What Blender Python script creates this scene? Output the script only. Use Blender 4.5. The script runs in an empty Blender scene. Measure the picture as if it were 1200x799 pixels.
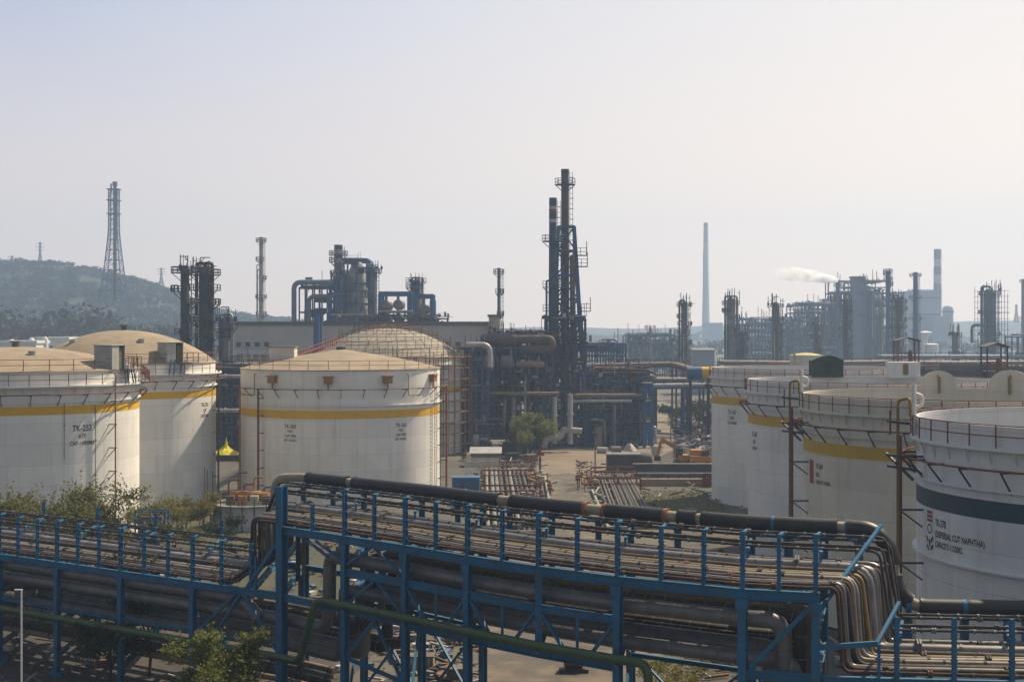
import bpy, math, random
from mathutils import Vector, Matrix
R = math.radians
rng = random.Random(7)
scene = bpy.context.scene
COL = scene.collection
F = 1667.0      # focal length in photo pixels (1200 wide)
EYE = 20.0      # camera height, m
HZ = 385.0      # photo row of the horizon

def X_(px, Z): return (px - 600.0) / F * Z
def z_(py, Z): return EYE - (py - HZ) / F * Z
def P(px, py, Z): return Vector((X_(px, Z), Z, z_(py, Z)))
def G(px, py):
    Z = EYE * F / (py - HZ); return Vector((X_(px, Z), Z, 0.0))

# ------------------------------------------------------------------ materials
MATS = {}
def hexlin(c):
    return tuple(list(c) + [1.0]) if len(c) == 3 else c
def M(name, c1, c2=None, scale=1.5, rough=.75, metal=0.0, lo=.38, hi=.66, stretch=(1, 1, 1), bump=0.0,
      c3=None, scale3=6.0, lo3=.55, hi3=.7, stretch3=(1, 1, 1), spec=None):
    if name in MATS: return MATS[name]
    m = bpy.data.materials.new(name); m.use_nodes = True
    nt = m.node_tree; N = nt.nodes; L = nt.links
    b = N['Principled BSDF']; b.inputs['Roughness'].default_value = rough; b.inputs['Metallic'].default_value = metal
    if spec is not None: b.inputs['Specular IOR Level'].default_value = spec
    tc = N.new('ShaderNodeTexCoord')
    def noise(sc, st, det=6):
        mp = N.new('ShaderNodeMapping'); mp.inputs['Scale'].default_value = st
        L.new(tc.outputs['Object'], mp.inputs['Vector'])
        n = N.new('ShaderNodeTexNoise'); n.inputs['Scale'].default_value = sc; n.inputs['Detail'].default_value = det
        n.inputs['Roughness'].default_value = .62
        L.new(mp.outputs[0], n.inputs['Vector']); return n
    def ramp(src, lo, hi):
        r = N.new('ShaderNodeMapRange'); r.inputs['From Min'].default_value = lo; r.inputs['From Max'].default_value = hi
        L.new(src, r.inputs['Value']); return r.outputs[0]
    if c2 is None: c2 = tuple(x * .72 for x in c1)
    n = noise(scale, stretch)
    mx = N.new('ShaderNodeMix'); mx.data_type = 'RGBA'
    mx.inputs['A'].default_value = hexlin(c1); mx.inputs['B'].default_value = hexlin(c2)
    L.new(ramp(n.outputs['Fac'], lo, hi), mx.inputs['Factor'])
    out = mx.outputs['Result']
    if c3 is not None:
        n3 = noise(scale3, stretch3)
        m3 = N.new('ShaderNodeMix'); m3.data_type = 'RGBA'
        L.new(out, m3.inputs['A']); m3.inputs['B'].default_value = hexlin(c3)
        L.new(ramp(n3.outputs['Fac'], lo3, hi3), m3.inputs['Factor']); out = m3.outputs['Result']
    L.new(out, b.inputs['Base Color'])
    if bump:
        bp = N.new('ShaderNodeBump'); bp.inputs['Strength'].default_value = bump; bp.inputs['Distance'].default_value = .05
        nb = noise(scale * 4, stretch); L.new(nb.outputs['Fac'], bp.inputs['Height']); L.new(bp.outputs[0], b.inputs['Normal'])
    MATS[name] = m
    return m

def tank_paint(name, base, seam, rust, plate=(7.5, 1.9), dirt=.5, rough=.75):
    """painted steel plates: faint courses and seams, soot and rust runs"""
    if name in MATS: return MATS[name]
    m = bpy.data.materials.new(name); m.use_nodes = True
    nt = m.node_tree; N = nt.nodes; L = nt.links
    b = N['Principled BSDF']; b.inputs['Roughness'].default_value = rough
    tc = N.new('ShaderNodeTexCoord'); sp = N.new('ShaderNodeSeparateXYZ'); L.new(tc.outputs['Object'], sp.inputs[0])
    at = N.new('ShaderNodeMath'); at.operation = 'ARCTAN2'; L.new(sp.outputs['Y'], at.inputs[0]); L.new(sp.outputs['X'], at.inputs[1])
    mu = N.new('ShaderNodeMath'); mu.operation = 'MULTIPLY'; mu.inputs[1].default_value = 11.5; L.new(at.outputs[0], mu.inputs[0])
    cb = N.new('ShaderNodeCombineXYZ'); L.new(mu.outputs[0], cb.inputs[0]); L.new(sp.outputs['Z'], cb.inputs[1])
    br = N.new('ShaderNodeTexBrick'); br.inputs['Scale'].default_value = 1.0
    br.inputs['Brick Width'].default_value = plate[0]; br.inputs['Row Height'].default_value = plate[1]
    br.inputs['Mortar Size'].default_value = .022; br.inputs['Mortar Smooth'].default_value = .6
    c = Vector(base)
    br.inputs['Color1'].default_value = (*(c * 1.02), 1); br.inputs['Color2'].default_value = (*(c * .90), 1)
    br.inputs['Mortar'].default_value = (*seam, 1); L.new(cb.outputs[0], br.inputs['Vector'])
    def noise(st, sc, lo, hi):
        mp = N.new('ShaderNodeMapping'); mp.inputs['Scale'].default_value = st; L.new(cb.outputs[0], mp.inputs['Vector'])
        n = N.new('ShaderNodeTexNoise'); n.inputs['Scale'].default_value = sc; n.inputs['Detail'].default_value = 7; n.inputs['Roughness'].default_value = .65
        L.new(mp.outputs[0], n.inputs['Vector'])
        r = N.new('ShaderNodeMapRange'); r.inputs['From Min'].default_value = lo; r.inputs['From Max'].default_value = hi
        L.new(n.outputs['Fac'], r.inputs['Value']); return r.outputs[0]
    out = br.outputs['Color']
    for fac, colr, amt in ((noise((1, 1, 1), .35, .42, .75), tuple(c * .72), dirt), (noise((1.6, .07, 1), 1.0, .52, .78), (.2, .165, .125), .75 * dirt),
                      (noise((3.0, .16, 1), 1.0, .64, .82), rust, .6)):
        k = N.new('ShaderNodeMath'); k.operation = 'MULTIPLY'; k.inputs[1].default_value = amt; L.new(fac, k.inputs[0])
        mx = N.new('ShaderNodeMix'); mx.data_type = 'RGBA'; L.new(k.outputs[0], mx.inputs['Factor'])
        L.new(out, mx.inputs['A']); mx.inputs['B'].default_value = (*colr, 1); out = mx.outputs['Result']
    L.new(out, b.inputs['Base Color'])
    MATS[name] = m
    return m

WHITE = tank_paint('tank_white', (.79, .77, .71), (.52, .5, .45), (.3, .17, .08), dirt=.5)
GREYW = tank_paint('tank_grey_white', (.72, .72, .71), (.48, .475, .46), (.28, .17, .1), dirt=.5)
CREAM = tank_paint('tank_cream', (.66, .62, .52), (.44, .41, .34), (.3, .17, .08), dirt=.6)
ROOF = M('sandy_roof', (.30, .24, .165), (.215, .172, .12), scale=.45, rough=.9, c3=(.3, .22, .14), scale3=1.2, stretch3=(1, 1, .2))
ROOF2 = M('grey_sandy_roof', (.34, .305, .25), (.26, .23, .185), scale=.5, rough=.9, c3=(.3, .22, .14), scale3=1.2)
YEL = M('band_yellow', (.68, .395, .003), (.58, .33, .005), scale=.5, rough=.6)
OLIVE = M('band_ochre', (.52, .32, .005), (.44, .27, .008), scale=.5, rough=.6)
TEAL = M('band_teal', (.005, .048, .07), (.006, .036, .052), scale=.6, rough=.6)
RED = M('red_rail', (.2, .035, .02), (.13, .035, .022), scale=4, rough=.7)
RUSTRED = M('rusty_rail', (.17, .06, .035), (.1, .045, .03), scale=4, rough=.85)
RUST = M('rust', (.17, .085, .045), (.09, .05, .034), scale=2.5, rough=.9, c3=(.26, .14, .07), scale3=5)
RUSTPIPE = M('rusty_pipe', (.072, .036, .023), (.022, .016, .014), scale=1.2, rough=.85, c3=(.14, .072, .038), scale3=3)
BROWN = M('brown_pipe', (.062, .044, .032), (.022, .018, .016), scale=1.1, rough=.8, c3=(.13, .098, .072), scale3=3.2)
DARKP = M('dark_pipe', (.03, .027, .025), (.014, .0135, .014), scale=1.4, rough=.75, c3=(.1, .07, .05), scale3=3)
TANP = M('tan_pipe', (.24, .18, .12), (.16, .115, .075), scale=1.2, rough=.6, c3=(.14, .09, .06), scale3=3)
SILV = M('aluminium_cladding', (.21, .2, .19), (.11, .105, .1), scale=1.3, rough=.5, metal=.15, c3=(.2, .17, .14), scale3=3)
GREYP = M('grey_cladding', (.17, .165, .17), (.115, .11, .115), scale=1.0, rough=.42, metal=.3, c3=(.11, .095, .085), scale3=2.3)
BLACKP = M('black_insulation', (.017, .0155, .016), (.011, .0105, .0115), scale=.9, rough=.5, c3=(.035, .03, .028), scale3=1.7)
PALEP = M('pale_bare_pipe', (.33, .3, .22), (.24, .2, .14), scale=2, rough=.7)
ORANGE = M('orange_collar', (.3, .1, .045), (.2, .07, .04), scale=4, rough=.8)
GREEN = M('green_pipe_paint', (.045, .09, .028), (.033, .065, .022), scale=1.3, rough=.5, c3=(.1, .09, .05), scale3=4)
BLUE = M('blue_steel', (.003, .125, .265), (.004, .08, .175), scale=.8, rough=.6, c3=(.075, .05, .04), scale3=3.6, lo3=.57, hi3=.68)
BLUE2 = M('far_blue_steel', (.02, .105, .26), (.02, .075, .18), scale=.5, rough=.6)
FARB = M('hazed_blue_paint', (.035, .085, .2), (.028, .06, .13), scale=.25, rough=.7, c3=(.07, .075, .1), scale3=.5)  # far blue steel, with some bluish distance haze put into the colour
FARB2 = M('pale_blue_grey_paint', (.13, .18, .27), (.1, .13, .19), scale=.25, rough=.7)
NAVY = M('navy_steel', (.028, .066, .135), (.024, .045, .082), scale=.4, rough=.7, c3=(.085, .06, .045), scale3=1)
DKST = M('dark_steel', (.045, .044, .048), (.025, .025, .03), scale=.7, rough=.75, c3=(.085, .06, .045), scale3=2)
DKBR = M('dark_brown_steel', (.1, .082, .068), (.058, .05, .046), scale=.6, rough=.8, c3=(.14, .085, .055), scale3=1.6)
MIDST = M('mid_grey_steel', (.17, .165, .165), (.11, .105, .105), scale=.6, rough=.6, c3=(.1, .075, .06), scale3=2)
LTST = M('light_steel', (.4, .39, .38), (.28, .27, .265), scale=.6, rough=.5, metal=.25)
BRKBLUE = M('bracket_blue', (.02, .038, .085), (.02, .03, .055), scale=3, rough=.6)
YPIPE = M('yellow_pipe', (.24, .155, .025), (.16, .105, .03), scale=2, rough=.6)
PALEY = M('pale_yellow_steel', (.5, .42, .16), (.4, .33, .14), scale=1, rough=.7)
CONC = M('concrete', (.3, .28, .25), (.21, .195, .175), scale=.6, rough=.9, c3=(.13, .12, .105), scale3=2.2)
WCONC = M('whitewash', (.55, .54, .52), (.4, .39, .375), scale=.7, rough=.9, c3=(.2, .18, .16), scale3=2)
WALLB = M('beige_render', (.5, .45, .4), (.42, .385, .345), scale=.2, rough=.9)
FASC = M('brown_fascia', (.13, .105, .09), rough=.9)
GLASS = M('dark_window', (.03, .035, .045), rough=.2)
SHELT = M('shelter_grey', (.40, .405, .37), (.31, .31, .285), scale=1, rough=.7)
OLIV = M('olive_cabinet', (.13, .105, .05), (.09, .07, .035), scale=2)
DKGREEN = M('dark_green_shelter', (.04, .065, .05), (.03, .048, .04), scale=2, rough=.8)
RB_R = M('stack_red', (.24, .06, .045), rough=.7)
RB_W = M('stack_white', (.42, .42, .42), rough=.7)
CHIM = M('chimney_concrete', (.5, .5, .5), (.42, .42, .43), scale=.04, rough=.9)
CHIMD = M('chimney_band', (.1, .1, .125), (.12, .115, .13), scale=.04, rough=.9)
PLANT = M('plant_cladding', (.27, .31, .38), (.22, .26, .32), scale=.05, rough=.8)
WPAINT = M('white_paint', (.7, .7, .68), (.55, .55, .53), scale=2, rough=.6)
INK = M('black_lettering', (.02, .02, .022), (.035, .033, .03), scale=5, rough=.8)
LRED = M('red_emblem', (.3, .05, .045), rough=.7)
OCHREST = M('orange_scaffold', (.36, .17, .04), (.22, .1, .04), scale=1, rough=.8)
BAMBOO = M('scaffold_pole', (.13, .11, .08), (.075, .06, .05), scale=1, rough=.85)
SHEETB = M('blue_sheet', (.03, .1, .24), (.025, .075, .17), scale=1.5, rough=.6)
YELLOWHEAP = M('sulphur_yellow', (.62, .55, .02), (.5, .42, .03), scale=1, rough=.95)
ORMACH = M('orange_machine', (.45, .2, .03), (.3, .13, .035), scale=1, rough=.6)
BARK = M('bark', (.075, .055, .04), (.045, .034, .027), scale=3, rough=.95)
SCRAPS = [M('scrap_brown', (.14, .095, .065), scale=1), M('scrap_dark', (.045, .04, .04), scale=1), M('scrap_pale', (.42, .4, .37), scale=1),
          M('scrap_blue', (.09, .14, .22), scale=1), M('scrap_rust', (.2, .09, .045), scale=1), M('scrap_grey', (.2, .19, .185), scale=1)]

def leafmat(name, c1, c2, c3, scale=.9):
    if name in MATS: return MATS[name]
    m = M(name, c1, c2, scale=scale, rough=.65, c3=c3, scale3=scale * 2.3, lo3=.48, hi3=.62)
    nt = m.node_tree; N = nt.nodes; L = nt.links
    b = N['Principled BSDF']; b.inputs['Specular IOR Level'].default_value = .25
    src = b.inputs['Base Color'].links[0].from_socket
    t = N.new('ShaderNodeBsdfTranslucent'); L.new(src, t.inputs['Color'])
    s = N.new('ShaderNodeMixShader'); s.inputs[0].default_value = .4
    L.new(b.outputs[0], s.inputs[1]); L.new(t.outputs[0], s.inputs[2]); L.new(s.outputs[0], N['Material Output'].inputs['Surface'])
    return m
LEAF_A = leafmat('olive_leaves', (.14, .14, .045), (.085, .095, .032), (.2, .18, .075))
LEAF_B = leafmat('yellow_green_leaves', (.19, .18, .03), (.1, .11, .025), (.25, .2, .06))
LEAF_K = leafmat('belt_leaves', (.026, .034, .026), (.018, .023, .02), (.05, .04, .03), scale=.03)
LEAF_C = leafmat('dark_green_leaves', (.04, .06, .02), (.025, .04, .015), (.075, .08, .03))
LEAF_D = leafmat('bright_green_leaves', (.15, .17, .035), (.1, .12, .026), (.21, .21, .06))
LEAF_H = leafmat('hill_leaves', (.030, .037, .034), (.02, .025, .025), (.042, .04, .034), scale=.02)

# ------------------------------------------------------------------ mesh builder
class MB:
    def __init__(s): s.v = []; s.f = []
    def add(s, v, f):
        o = len(s.v); s.v += [tuple(p) for p in v]; s.f += [tuple(i + o for i in q) for q in f]; return s
    def box(s, c, d, rz=0.0, rot=None):
        c = Vector(c); hx, hy, hz = d[0] / 2, d[1] / 2, d[2] / 2
        m = rot if rot is not None else Matrix.Rotation(rz, 3, 'Z')
        vs = [c + m @ Vector((x * hx, y * hy, z * hz)) for x in (-1, 1) for y in (-1, 1) for z in (-1, 1)]
        return s.add(vs, [(0, 1, 3, 2), (4, 6, 7, 5), (0, 4, 5, 1), (2, 3, 7, 6), (0, 2, 6, 4), (1, 5, 7, 3)])
    def bar(s, p, q, w, h=None, up=(0, 0, 1)):
        p = Vector(p); q = Vector(q); h = h or w
        d = q - p
        if d.length < 1e-6: return s
        d.normalize(); up = Vector(up)
        if abs(d.dot(up)) > .98: up = Vector((0, 1, 0))
        a = d.cross(up).normalized() * (w / 2); b = a.cross(d).normalized() * (h / 2)
        vs = [e + i * a + j * b for e in (p, q) for i in (-1, 1) for j in (-1, 1)]
        return s.add(vs, [(0, 1, 3, 2), (4, 6, 7, 5), (0, 4, 5, 1), (2, 3, 7, 6), (0, 2, 6, 4), (1, 5, 7, 3)])
    def ibeam(s, p, q, w, h, t=.035, up=(0, 0, 1)):
        p = Vector(p); q = Vector(q); d = (q - p).normalized(); up = Vector(up)
        if abs(d.dot(up)) > .98: up = Vector((0, 1, 0))
        a = d.cross(up).normalized(); b = a.cross(d).normalized()
        o = b * (h / 2 - t / 2)
        s.bar(p + o, q + o, w, t, up); s.bar(p - o, q - o, w, t, up); s.bar(p, q, t, h - 2 * t, up); return s
    def tube(s, path, r, n=8, cap=True):
        path = [Vector(p) for p in path]
        k = len(path)
        if k < 2: return s
        tans = []
        for i in range(k):
            a = path[max(0, i - 1)]; b = path[min(k - 1, i + 1)]
            t = (b - a); tans.append(t.normalized() if t.length > 1e-9 else Vector((0, 0, 1)))
        up = Vector((0, 0, 1)) if abs(tans[0].z) < .9 else Vector((1, 0, 0))
        u = tans[0].cross(up).normalized(); vs = []; fs = []
        rr = r if isinstance(r, (list, tuple)) else [r] * k
        for i in range(k):
            t = tans[i]; u = (u - t * u.dot(t))
            u = u.normalized() if u.length > 1e-6 else t.orthogonal().normalized()
            w = t.cross(u)
            for j in range(n):
                a = 2 * math.pi * j / n
                vs.append(path[i] + (u * math.cos(a) + w * math.sin(a)) * rr[i])
        for i in range(k - 1):
            for j in range(n):
                a = i * n + j; b = i * n + (j + 1) % n
                fs.append((a, b, b + n, a + n))
        if cap: fs.append(tuple(range(n - 1, -1, -1))); fs.append(tuple((k - 1) * n + j for j in range(n)))
        return s.add(vs, fs)
    def lathe(s, prof, n=32, c=(0, 0, 0), a0=0.0, a1=None, cap0=False, cap1=False):
        c = Vector(c); full = a1 is None; a1 = a0 + 2 * math.pi if full else a1
        m = n if full else n + 1; k = len(prof); vs = []; fs = []
        for r, z in prof:
            for j in range(m):
                a = a0 + (a1 - a0) * j / n
                vs.append((c.x + r * math.cos(a), c.y + r * math.sin(a), c.z + z))
        for i in range(k - 1):
            for j in range(n):
                a = i * m + j; b = i * m + (j + 1) % m
                fs.append((a, b, b + m, a + m))
        if cap0: fs.append(tuple(range(m - 1, -1, -1)))
        if cap1: fs.append(tuple((k - 1) * m + j for j in range(m)))
        return s.add(vs, fs)
    def drum(s, p, q, r, n=14, dome=.35):
        """capsule-ish vessel from p to q with dished ends"""
        p = Vector(p); q = Vector(q); d = (q - p); L = d.length; d = d.normalized()
        h = r * dome
        pts = [(0, r * .02), (h * .25, r * .66), (h * .6, r * .9), (h, r), (L - h, r), (L - h * .6, r * .9), (L - h * .25, r * .66), (L, r * .02)]
        return s.tube([p + d * t for t, _ in pts], [x for _, x in pts], n)
    def ring(s, c, ri, ro, z0, z1, n=48, a0=0.0, a1=None):
        return s.lathe([(ri, z0), (ro, z0), (ro, z1), (ri, z1), (ri, z0)], n, c, a0, a1)
    def mark(s, k):
        s.mi = getattr(s, 'mi', []); s.mi += [k] * (len(s.f) - len(s.mi)); return s
    def build(s, name, mat, root=None, origin=None, sharp=38, flat=False):
        o = Vector(origin) if origin is not None else (Vector(root['_o']) if root is not None else Vector((0, 0, 0)))
        me = bpy.data.meshes.new(name)
        me.from_pydata([(x - o.x, y - o.y, z - o.z) for x, y, z in s.v], [], s.f)
        me.update()
        if not flat:
            me.shade_smooth(); me.set_sharp_from_angle(angle=R(sharp))
        ob = bpy.data.objects.new(name, me); COL.objects.link(ob)
        if isinstance(mat, (list, tuple)):
            for x in mat: me.materials.append(x)
        else: me.materials.append(mat)
        if getattr(s, 'mi', None):
            s.mark(0); me.polygons.foreach_set('material_index', s.mi)
        if root is None: ob.location = o
        else:
            ob.parent = root
            po = Vector(root['_o']); ob.location = o - po
        ob['_o'] = (o.x, o.y, o.z)
        return ob

def rpath(pts, rad, n=4):
    """polyline with rounded corners"""
    pts = [Vector(p) for p in pts]; out = [pts[0]]
    for i in range(1, len(pts) - 1):
        a, b, c = pts[i - 1], pts[i], pts[i + 1]
        d1 = (a - b); d2 = (c - b); l1, l2 = d1.length, d2.length
        if l1 < 1e-6 or l2 < 1e-6: continue
        d1 /= l1; d2 /= l2
        if d1.dot(d2) < -.9995: out.append(b); continue
        r = min(rad, l1 * .45, l2 * .45)
        p = b + d1 * r; q = b + d2 * r
        for k in range(n + 1):
            t = k / n; out.append(p * (1 - t) ** 2 + b * (2 * t * (1 - t)) + q * t ** 2)
    out.append(pts[-1]); return out

def thing(name, label, cat, loc=(0, 0, 0), group=None):
    o = bpy.data.objects.new(name, None); COL.objects.link(o); o.location = loc; o.empty_display_size = .3
    o['_o'] = (loc[0], loc[1], loc[2])
    return tag(o, label, cat, group)
LABELS = {}
def tag(o, label, cat, group=None, kind='thing'):
    o['label'] = label; o['category'] = cat; o['kind'] = kind
    if group: o['group'] = group
    LABELS.setdefault(label, []).append((o.name, group))
    n = len(label.split())
    if not 4 <= n <= 16: print('LABEL LEN', n, label)
    return o
def solo(mb, name, mat, label, cat, origin, group=None, kind='thing', **k):
    return tag(mb.build(name, mat, None, origin, **k), label, cat, group, kind)
def struct(mb, name, mat, origin=(0, 0, 0), kind='structure', **k):
    o = mb.build(name, mat, None, origin, **k); o['kind'] = kind; return o

ORD = ['first', 'second', 'third', 'fourth', 'fifth', 'sixth', 'seventh', 'eighth', 'ninth', 'tenth', 'eleventh', 'twelfth', 'thirteenth',
       'fourteenth', 'fifteenth', 'sixteenth', 'seventeenth', 'eighteenth', 'nineteenth', 'twentieth']

def text_mesh(txt, size, align='LEFT'):
    cu = bpy.data.curves.new('lettering', 'FONT'); cu.body = txt; cu.size = size; cu.align_x = align; cu.extrude = 0.0
    cu.offset = size * .018
    ob = bpy.data.objects.new('lettering', cu); COL.objects.link(ob)
    dg = bpy.context.evaluated_depsgraph_get(); me = bpy.data.meshes.new_from_object(ob.evaluated_get(dg))
    v = [tuple(x.co) for x in me.vertices]; f = [tuple(p.vertices) for p in me.polygons]
    bpy.data.objects.remove(ob); bpy.data.curves.remove(cu); bpy.data.meshes.remove(me)
    return v, f
def wrap_text(lines, c, r, ang, ztop, lh, align='LEFT', sx=.8):
    """lettering bent onto a cylinder of radius r about c; ang is where the text starts (or its middle), reading left to right seen from outside"""
    mb = MB()
    for i, (t, size) in enumerate(lines):
        v, f = text_mesh(t, size, align); ztop -= size
        vs = []
        for x, y, _ in v:
            a = ang + x * sx / r
            vs.append((c[0] + r * math.cos(a), c[1] + r * math.sin(a), ztop + y))
        mb.add(vs, f); ztop -= lh
    return mb
HAZE_COL = (.51, .70, .97, 1); HAZE_D = .00041
SUN_EL, SUN_AZ, SUN_E = 49, 42, 5.0
SKY_S, EXPO = .12, 0.5
SKY_LL, SKY_LR, SKY_HL, SKY_HR, SKY_ZEN, SKY_BACK = (.78, .60, .48), (1.03, .78, .585), (.335, .38, .52), (.71, .635, .585), (.15, .17, .215), (.12, .135, .165)
SKY_MIX = .95
# ------------------------------------------------------------------ storage tanks
def hit(t, px):
    """bearing (angle about the tank axis) of the near wall seen at photo column px"""
    tx = (px - 600.0) / F
    cx, cy, r = t
    a = tx * tx + 1; b = -2 * (tx * cx + cy); c = cx * cx + cy * cy - r * r
    d = b * b - 4 * a * c
    if d < 0:   # limb
        base = math.atan2(-cy, -cx); side = 1 if (cx / cy) < tx else -1
        return base + side * math.acos(min(1, r / math.hypot(cx, cy))) * .985
    s = (-b - math.sqrt(d)) / (2 * a)
    return math.atan2(s - cy, tx * s - cx)
def on(t, a, off=0.0, z=0.0):
    return Vector((t[0] + (t[2] + off) * math.cos(a), t[1] + (t[2] + off) * math.sin(a), z))

def rail_ring(t, off, z, h=1.05, n=34, r=.028, a0=0.0, a1=None):
    mb = MB(); full = a1 is None; a1 = a0 + 2 * math.pi if full else a1
    m = n * 3
    for hh in (h, h * .52):
        path = [on(t, a0 + (a1 - a0) * i / m, off, z + hh) for i in range(m + 1)]
        mb.tube(path, r, 5, not full)
    for i in range(n if full else n + 1):
        a = a0 + (a1 - a0) * i / n
        mb.bar(on(t, a, off, z), on(t, a, off, z + h), .06, .06)
    return mb

def tank(label, cx, cy, r, ztop, paint, band, roof=None, rise=2.0, roofmat=None, walk=None, rimrail=False, railmat=RUSTRED,
         stiff=(), ringz=None, nbr=22, ringmat=RED, brmat=BRKBLUE, facing=None, brkt=(.85, 1.0), wp=.65):
    t = (cx, cy, r)
    root = thing('storage_tank', label, 'storage tank', (cx, cy, 0))
    mb = MB()
    if roof: mb.lathe([(r, 0), (r, ztop * .33), (r, ztop * .66), (r, ztop)], 128, (cx, cy, 0))
    else:
        mb.lathe([(r, 0), (r, ztop * .5), (r, ztop), (r - .09, ztop), (r - .09, ztop - 5.5)], 128, (cx, cy, 0))
    mb.build('shell', paint, root)
    MB().lathe([(r + .25, .02), (r + .25, .12), (r, .12)], 96, (cx, cy, 0)).build('base_ring', CONC, root)
    if band:
        MB().lathe([(r + .004, band[0]), (r + .007, band[0]), (r + .007, band[1]), (r + .004, band[1])], 128, (cx, cy, 0)).build('painted_band', band[2], root)
    if roof == 'dome':
        S = (r * r + rise * rise) / (2 * rise); prof = []
        for i in range(14):
            rr = (r + .12) * (1 - i / 13); prof.append((max(rr, .01), ztop + .02 + math.sqrt(max(0, S * S - rr * rr)) - (S - rise)))
        prof = [(r + .12, ztop - .06)] + prof
        MB().lathe(prof, 96, (cx, cy, 0)).build('roof', roofmat, root)
    elif roof == 'cone':
        prof = [(r + .12, ztop - .06), (r + .12, ztop + .03)] + [(r * (1 - u) + .01, ztop + .03 + rise * (u - .12 * math.sin(math.pi * u) * (1 - u) * -1)) for u in (0.02, .2, .4, .6, .8, .93, 1)]
        MB().lathe(prof, 96, (cx, cy, 0)).build('roof', roofmat, root)
    else:
        MB().lathe([(r - .3, ztop - 4.6), (r - 1.2, ztop - 4.6), (r - 1.3, ztop - 5.1), (.1, ztop - 5.0)], 64, (cx, cy, 0)).build('floating_roof', MIDST, root)
    for z in stiff:
        MB().ring((cx, cy, 0), r, r + .22, z, z + .1, 128).build('stiffener_ring', paint, root)
    if walk:
        mb = MB().ring((cx, cy, 0), r, r + wp + .05, walk, walk + .06, 128)
        mb.ring((cx, cy, 0), r + wp, r + wp + .05, walk - .1, walk, 128)
        for i in range(48):
            a = 2 * math.pi * i / 48
            mb.bar(on(t, a, 0, walk - .75), on(t, a, wp - .05, walk - .06), .06)
        mb.build('wind_girder', paint, root)
        rail_ring(t, wp, walk + .06, n=44).build('guard_rail', railmat, root)
    if rimrail:
        rail_ring(t, -.12, ztop + .02, n=32).build('roof_rail', railmat, root)
    if ringz:
        MB().tube([on(t, 2 * math.pi * i / 96, brkt[0] - .05, ringz) for i in range(97)], .055, 6, False).build('sprinkler_pipe', ringmat, root)
        base = math.atan2(-cy, -cx)
        for i in range(nbr):
            a = base + (i - (nbr - 1) / 2) * (2 * math.pi / 30)
            b = MB().bar(on(t, a, 0, ringz - .08), on(t, a, brkt[0] + .05, ringz - .08), .09, .1)
            b.bar(on(t, a, 0, ringz - brkt[1]), on(t, a, brkt[0], ringz - .12), .06, .08)
            b.build('bracket', brmat, root)
    root['_t'] = t
    return root, t

def standpipe(root, t, px, z0, z1, mat, r=.09, off=.45, step=2.4, bm=None, goose=0, inward=True, name='standpipe', diag=False):
    a = hit(t, px)
    path = [on(t, a, off, z0), on(t, a, off, z1)]
    if goose:
        path = [on(t, a, off, z0), on(t, a, off, z1 + goose), on(t, a, -.5, z1 + goose), on(t, a, -.5, z1 + goose - .7)]
        path = rpath(path, .45, 5)
    o = MB().tube(path, r, 8).build(name, mat, root)
    z = z0 + step
    while z < z1 - .6:
        b = MB().bar(on(t, a, 0, z), on(t, a, off + .15, z), .08, .1)
        if diag: b.bar(on(t, a - .02, 0, z - .9), on(t, a, off, z - .05), .07, .07)
        b.build('bracket', bm or BRKBLUE, root); z += step
    return a

def ladder(root, t, px, z0, z1, mat, off=.3, w=.5):
    a = hit(t, px); da = w / 2 / t[2]; mb = MB()
    for s in (-1, 1): mb.bar(on(t, a + s * da, off, z0), on(t, a + s * da, off, z1), .05)
    z = z0 + .3
    while z < z1: mb.bar(on(t, a - da, off, z), on(t, a + da, off, z), .04); z += .45
    mb.build('ladder', mat, root)

def shelter(root, t, a, off, z, w, d, h, mat, openmat, arched=False):
    """instrument shelter standing on the tank rim: sheet box with one open bay"""
    c = on(t, a, off, z)
    ca, sa = math.cos(a), math.sin(a)
    rot = Matrix.Rotation(a, 3, 'Z')
    def q(x, y, zz): return c + rot @ Vector((x, y, zz))
    mb = MB()
    for s in (-1, 1): mb.box(q(0, s * (w / 2 - .03), h / 2), (d, .06, h), rot=rot)
    mb.box(q(-d / 2 + .03, 0, h / 2), (.06, w - .12, h), rot=rot)
    mb.box(q(d / 2 - .03, -w * .22, h / 2), (.06, w * .5, h - .1), rot=rot)
    if arched:
        n = 8; top = []
        for i in range(n + 1):
            yy = -w / 2 - .05 + (w + .1) * i / n; top.append((yy, h + .45 * math.sin(math.pi * i / n)))
        vs = []; fs = []
        for yy, zz in top:
            for x in (-d / 2 - .1, d / 2 + .1): vs.append(q(x, yy, zz))
        for i in range(n): fs.append((2 * i, 2 * i + 1, 2 * i + 3, 2 * i + 2))
        vs2 = [q(d / 2, yy, zz - .02) for yy, zz in top]; o = len(vs)
        fs.append(tuple(o + i for i in range(n + 1)))
        mb.add(vs + vs2, fs)
    else: mb.box(q(0, 0, h + .03), (d + .2, w + .2, .07), rot=rot)
    o = mb.build('instrument_shelter', mat, root)
    MB().box(q(d / 2 - .4, w * .26, h * .45), (.5, .5, h * .85), rot=rot).build('cabinet', openmat, o)
    return o

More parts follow.
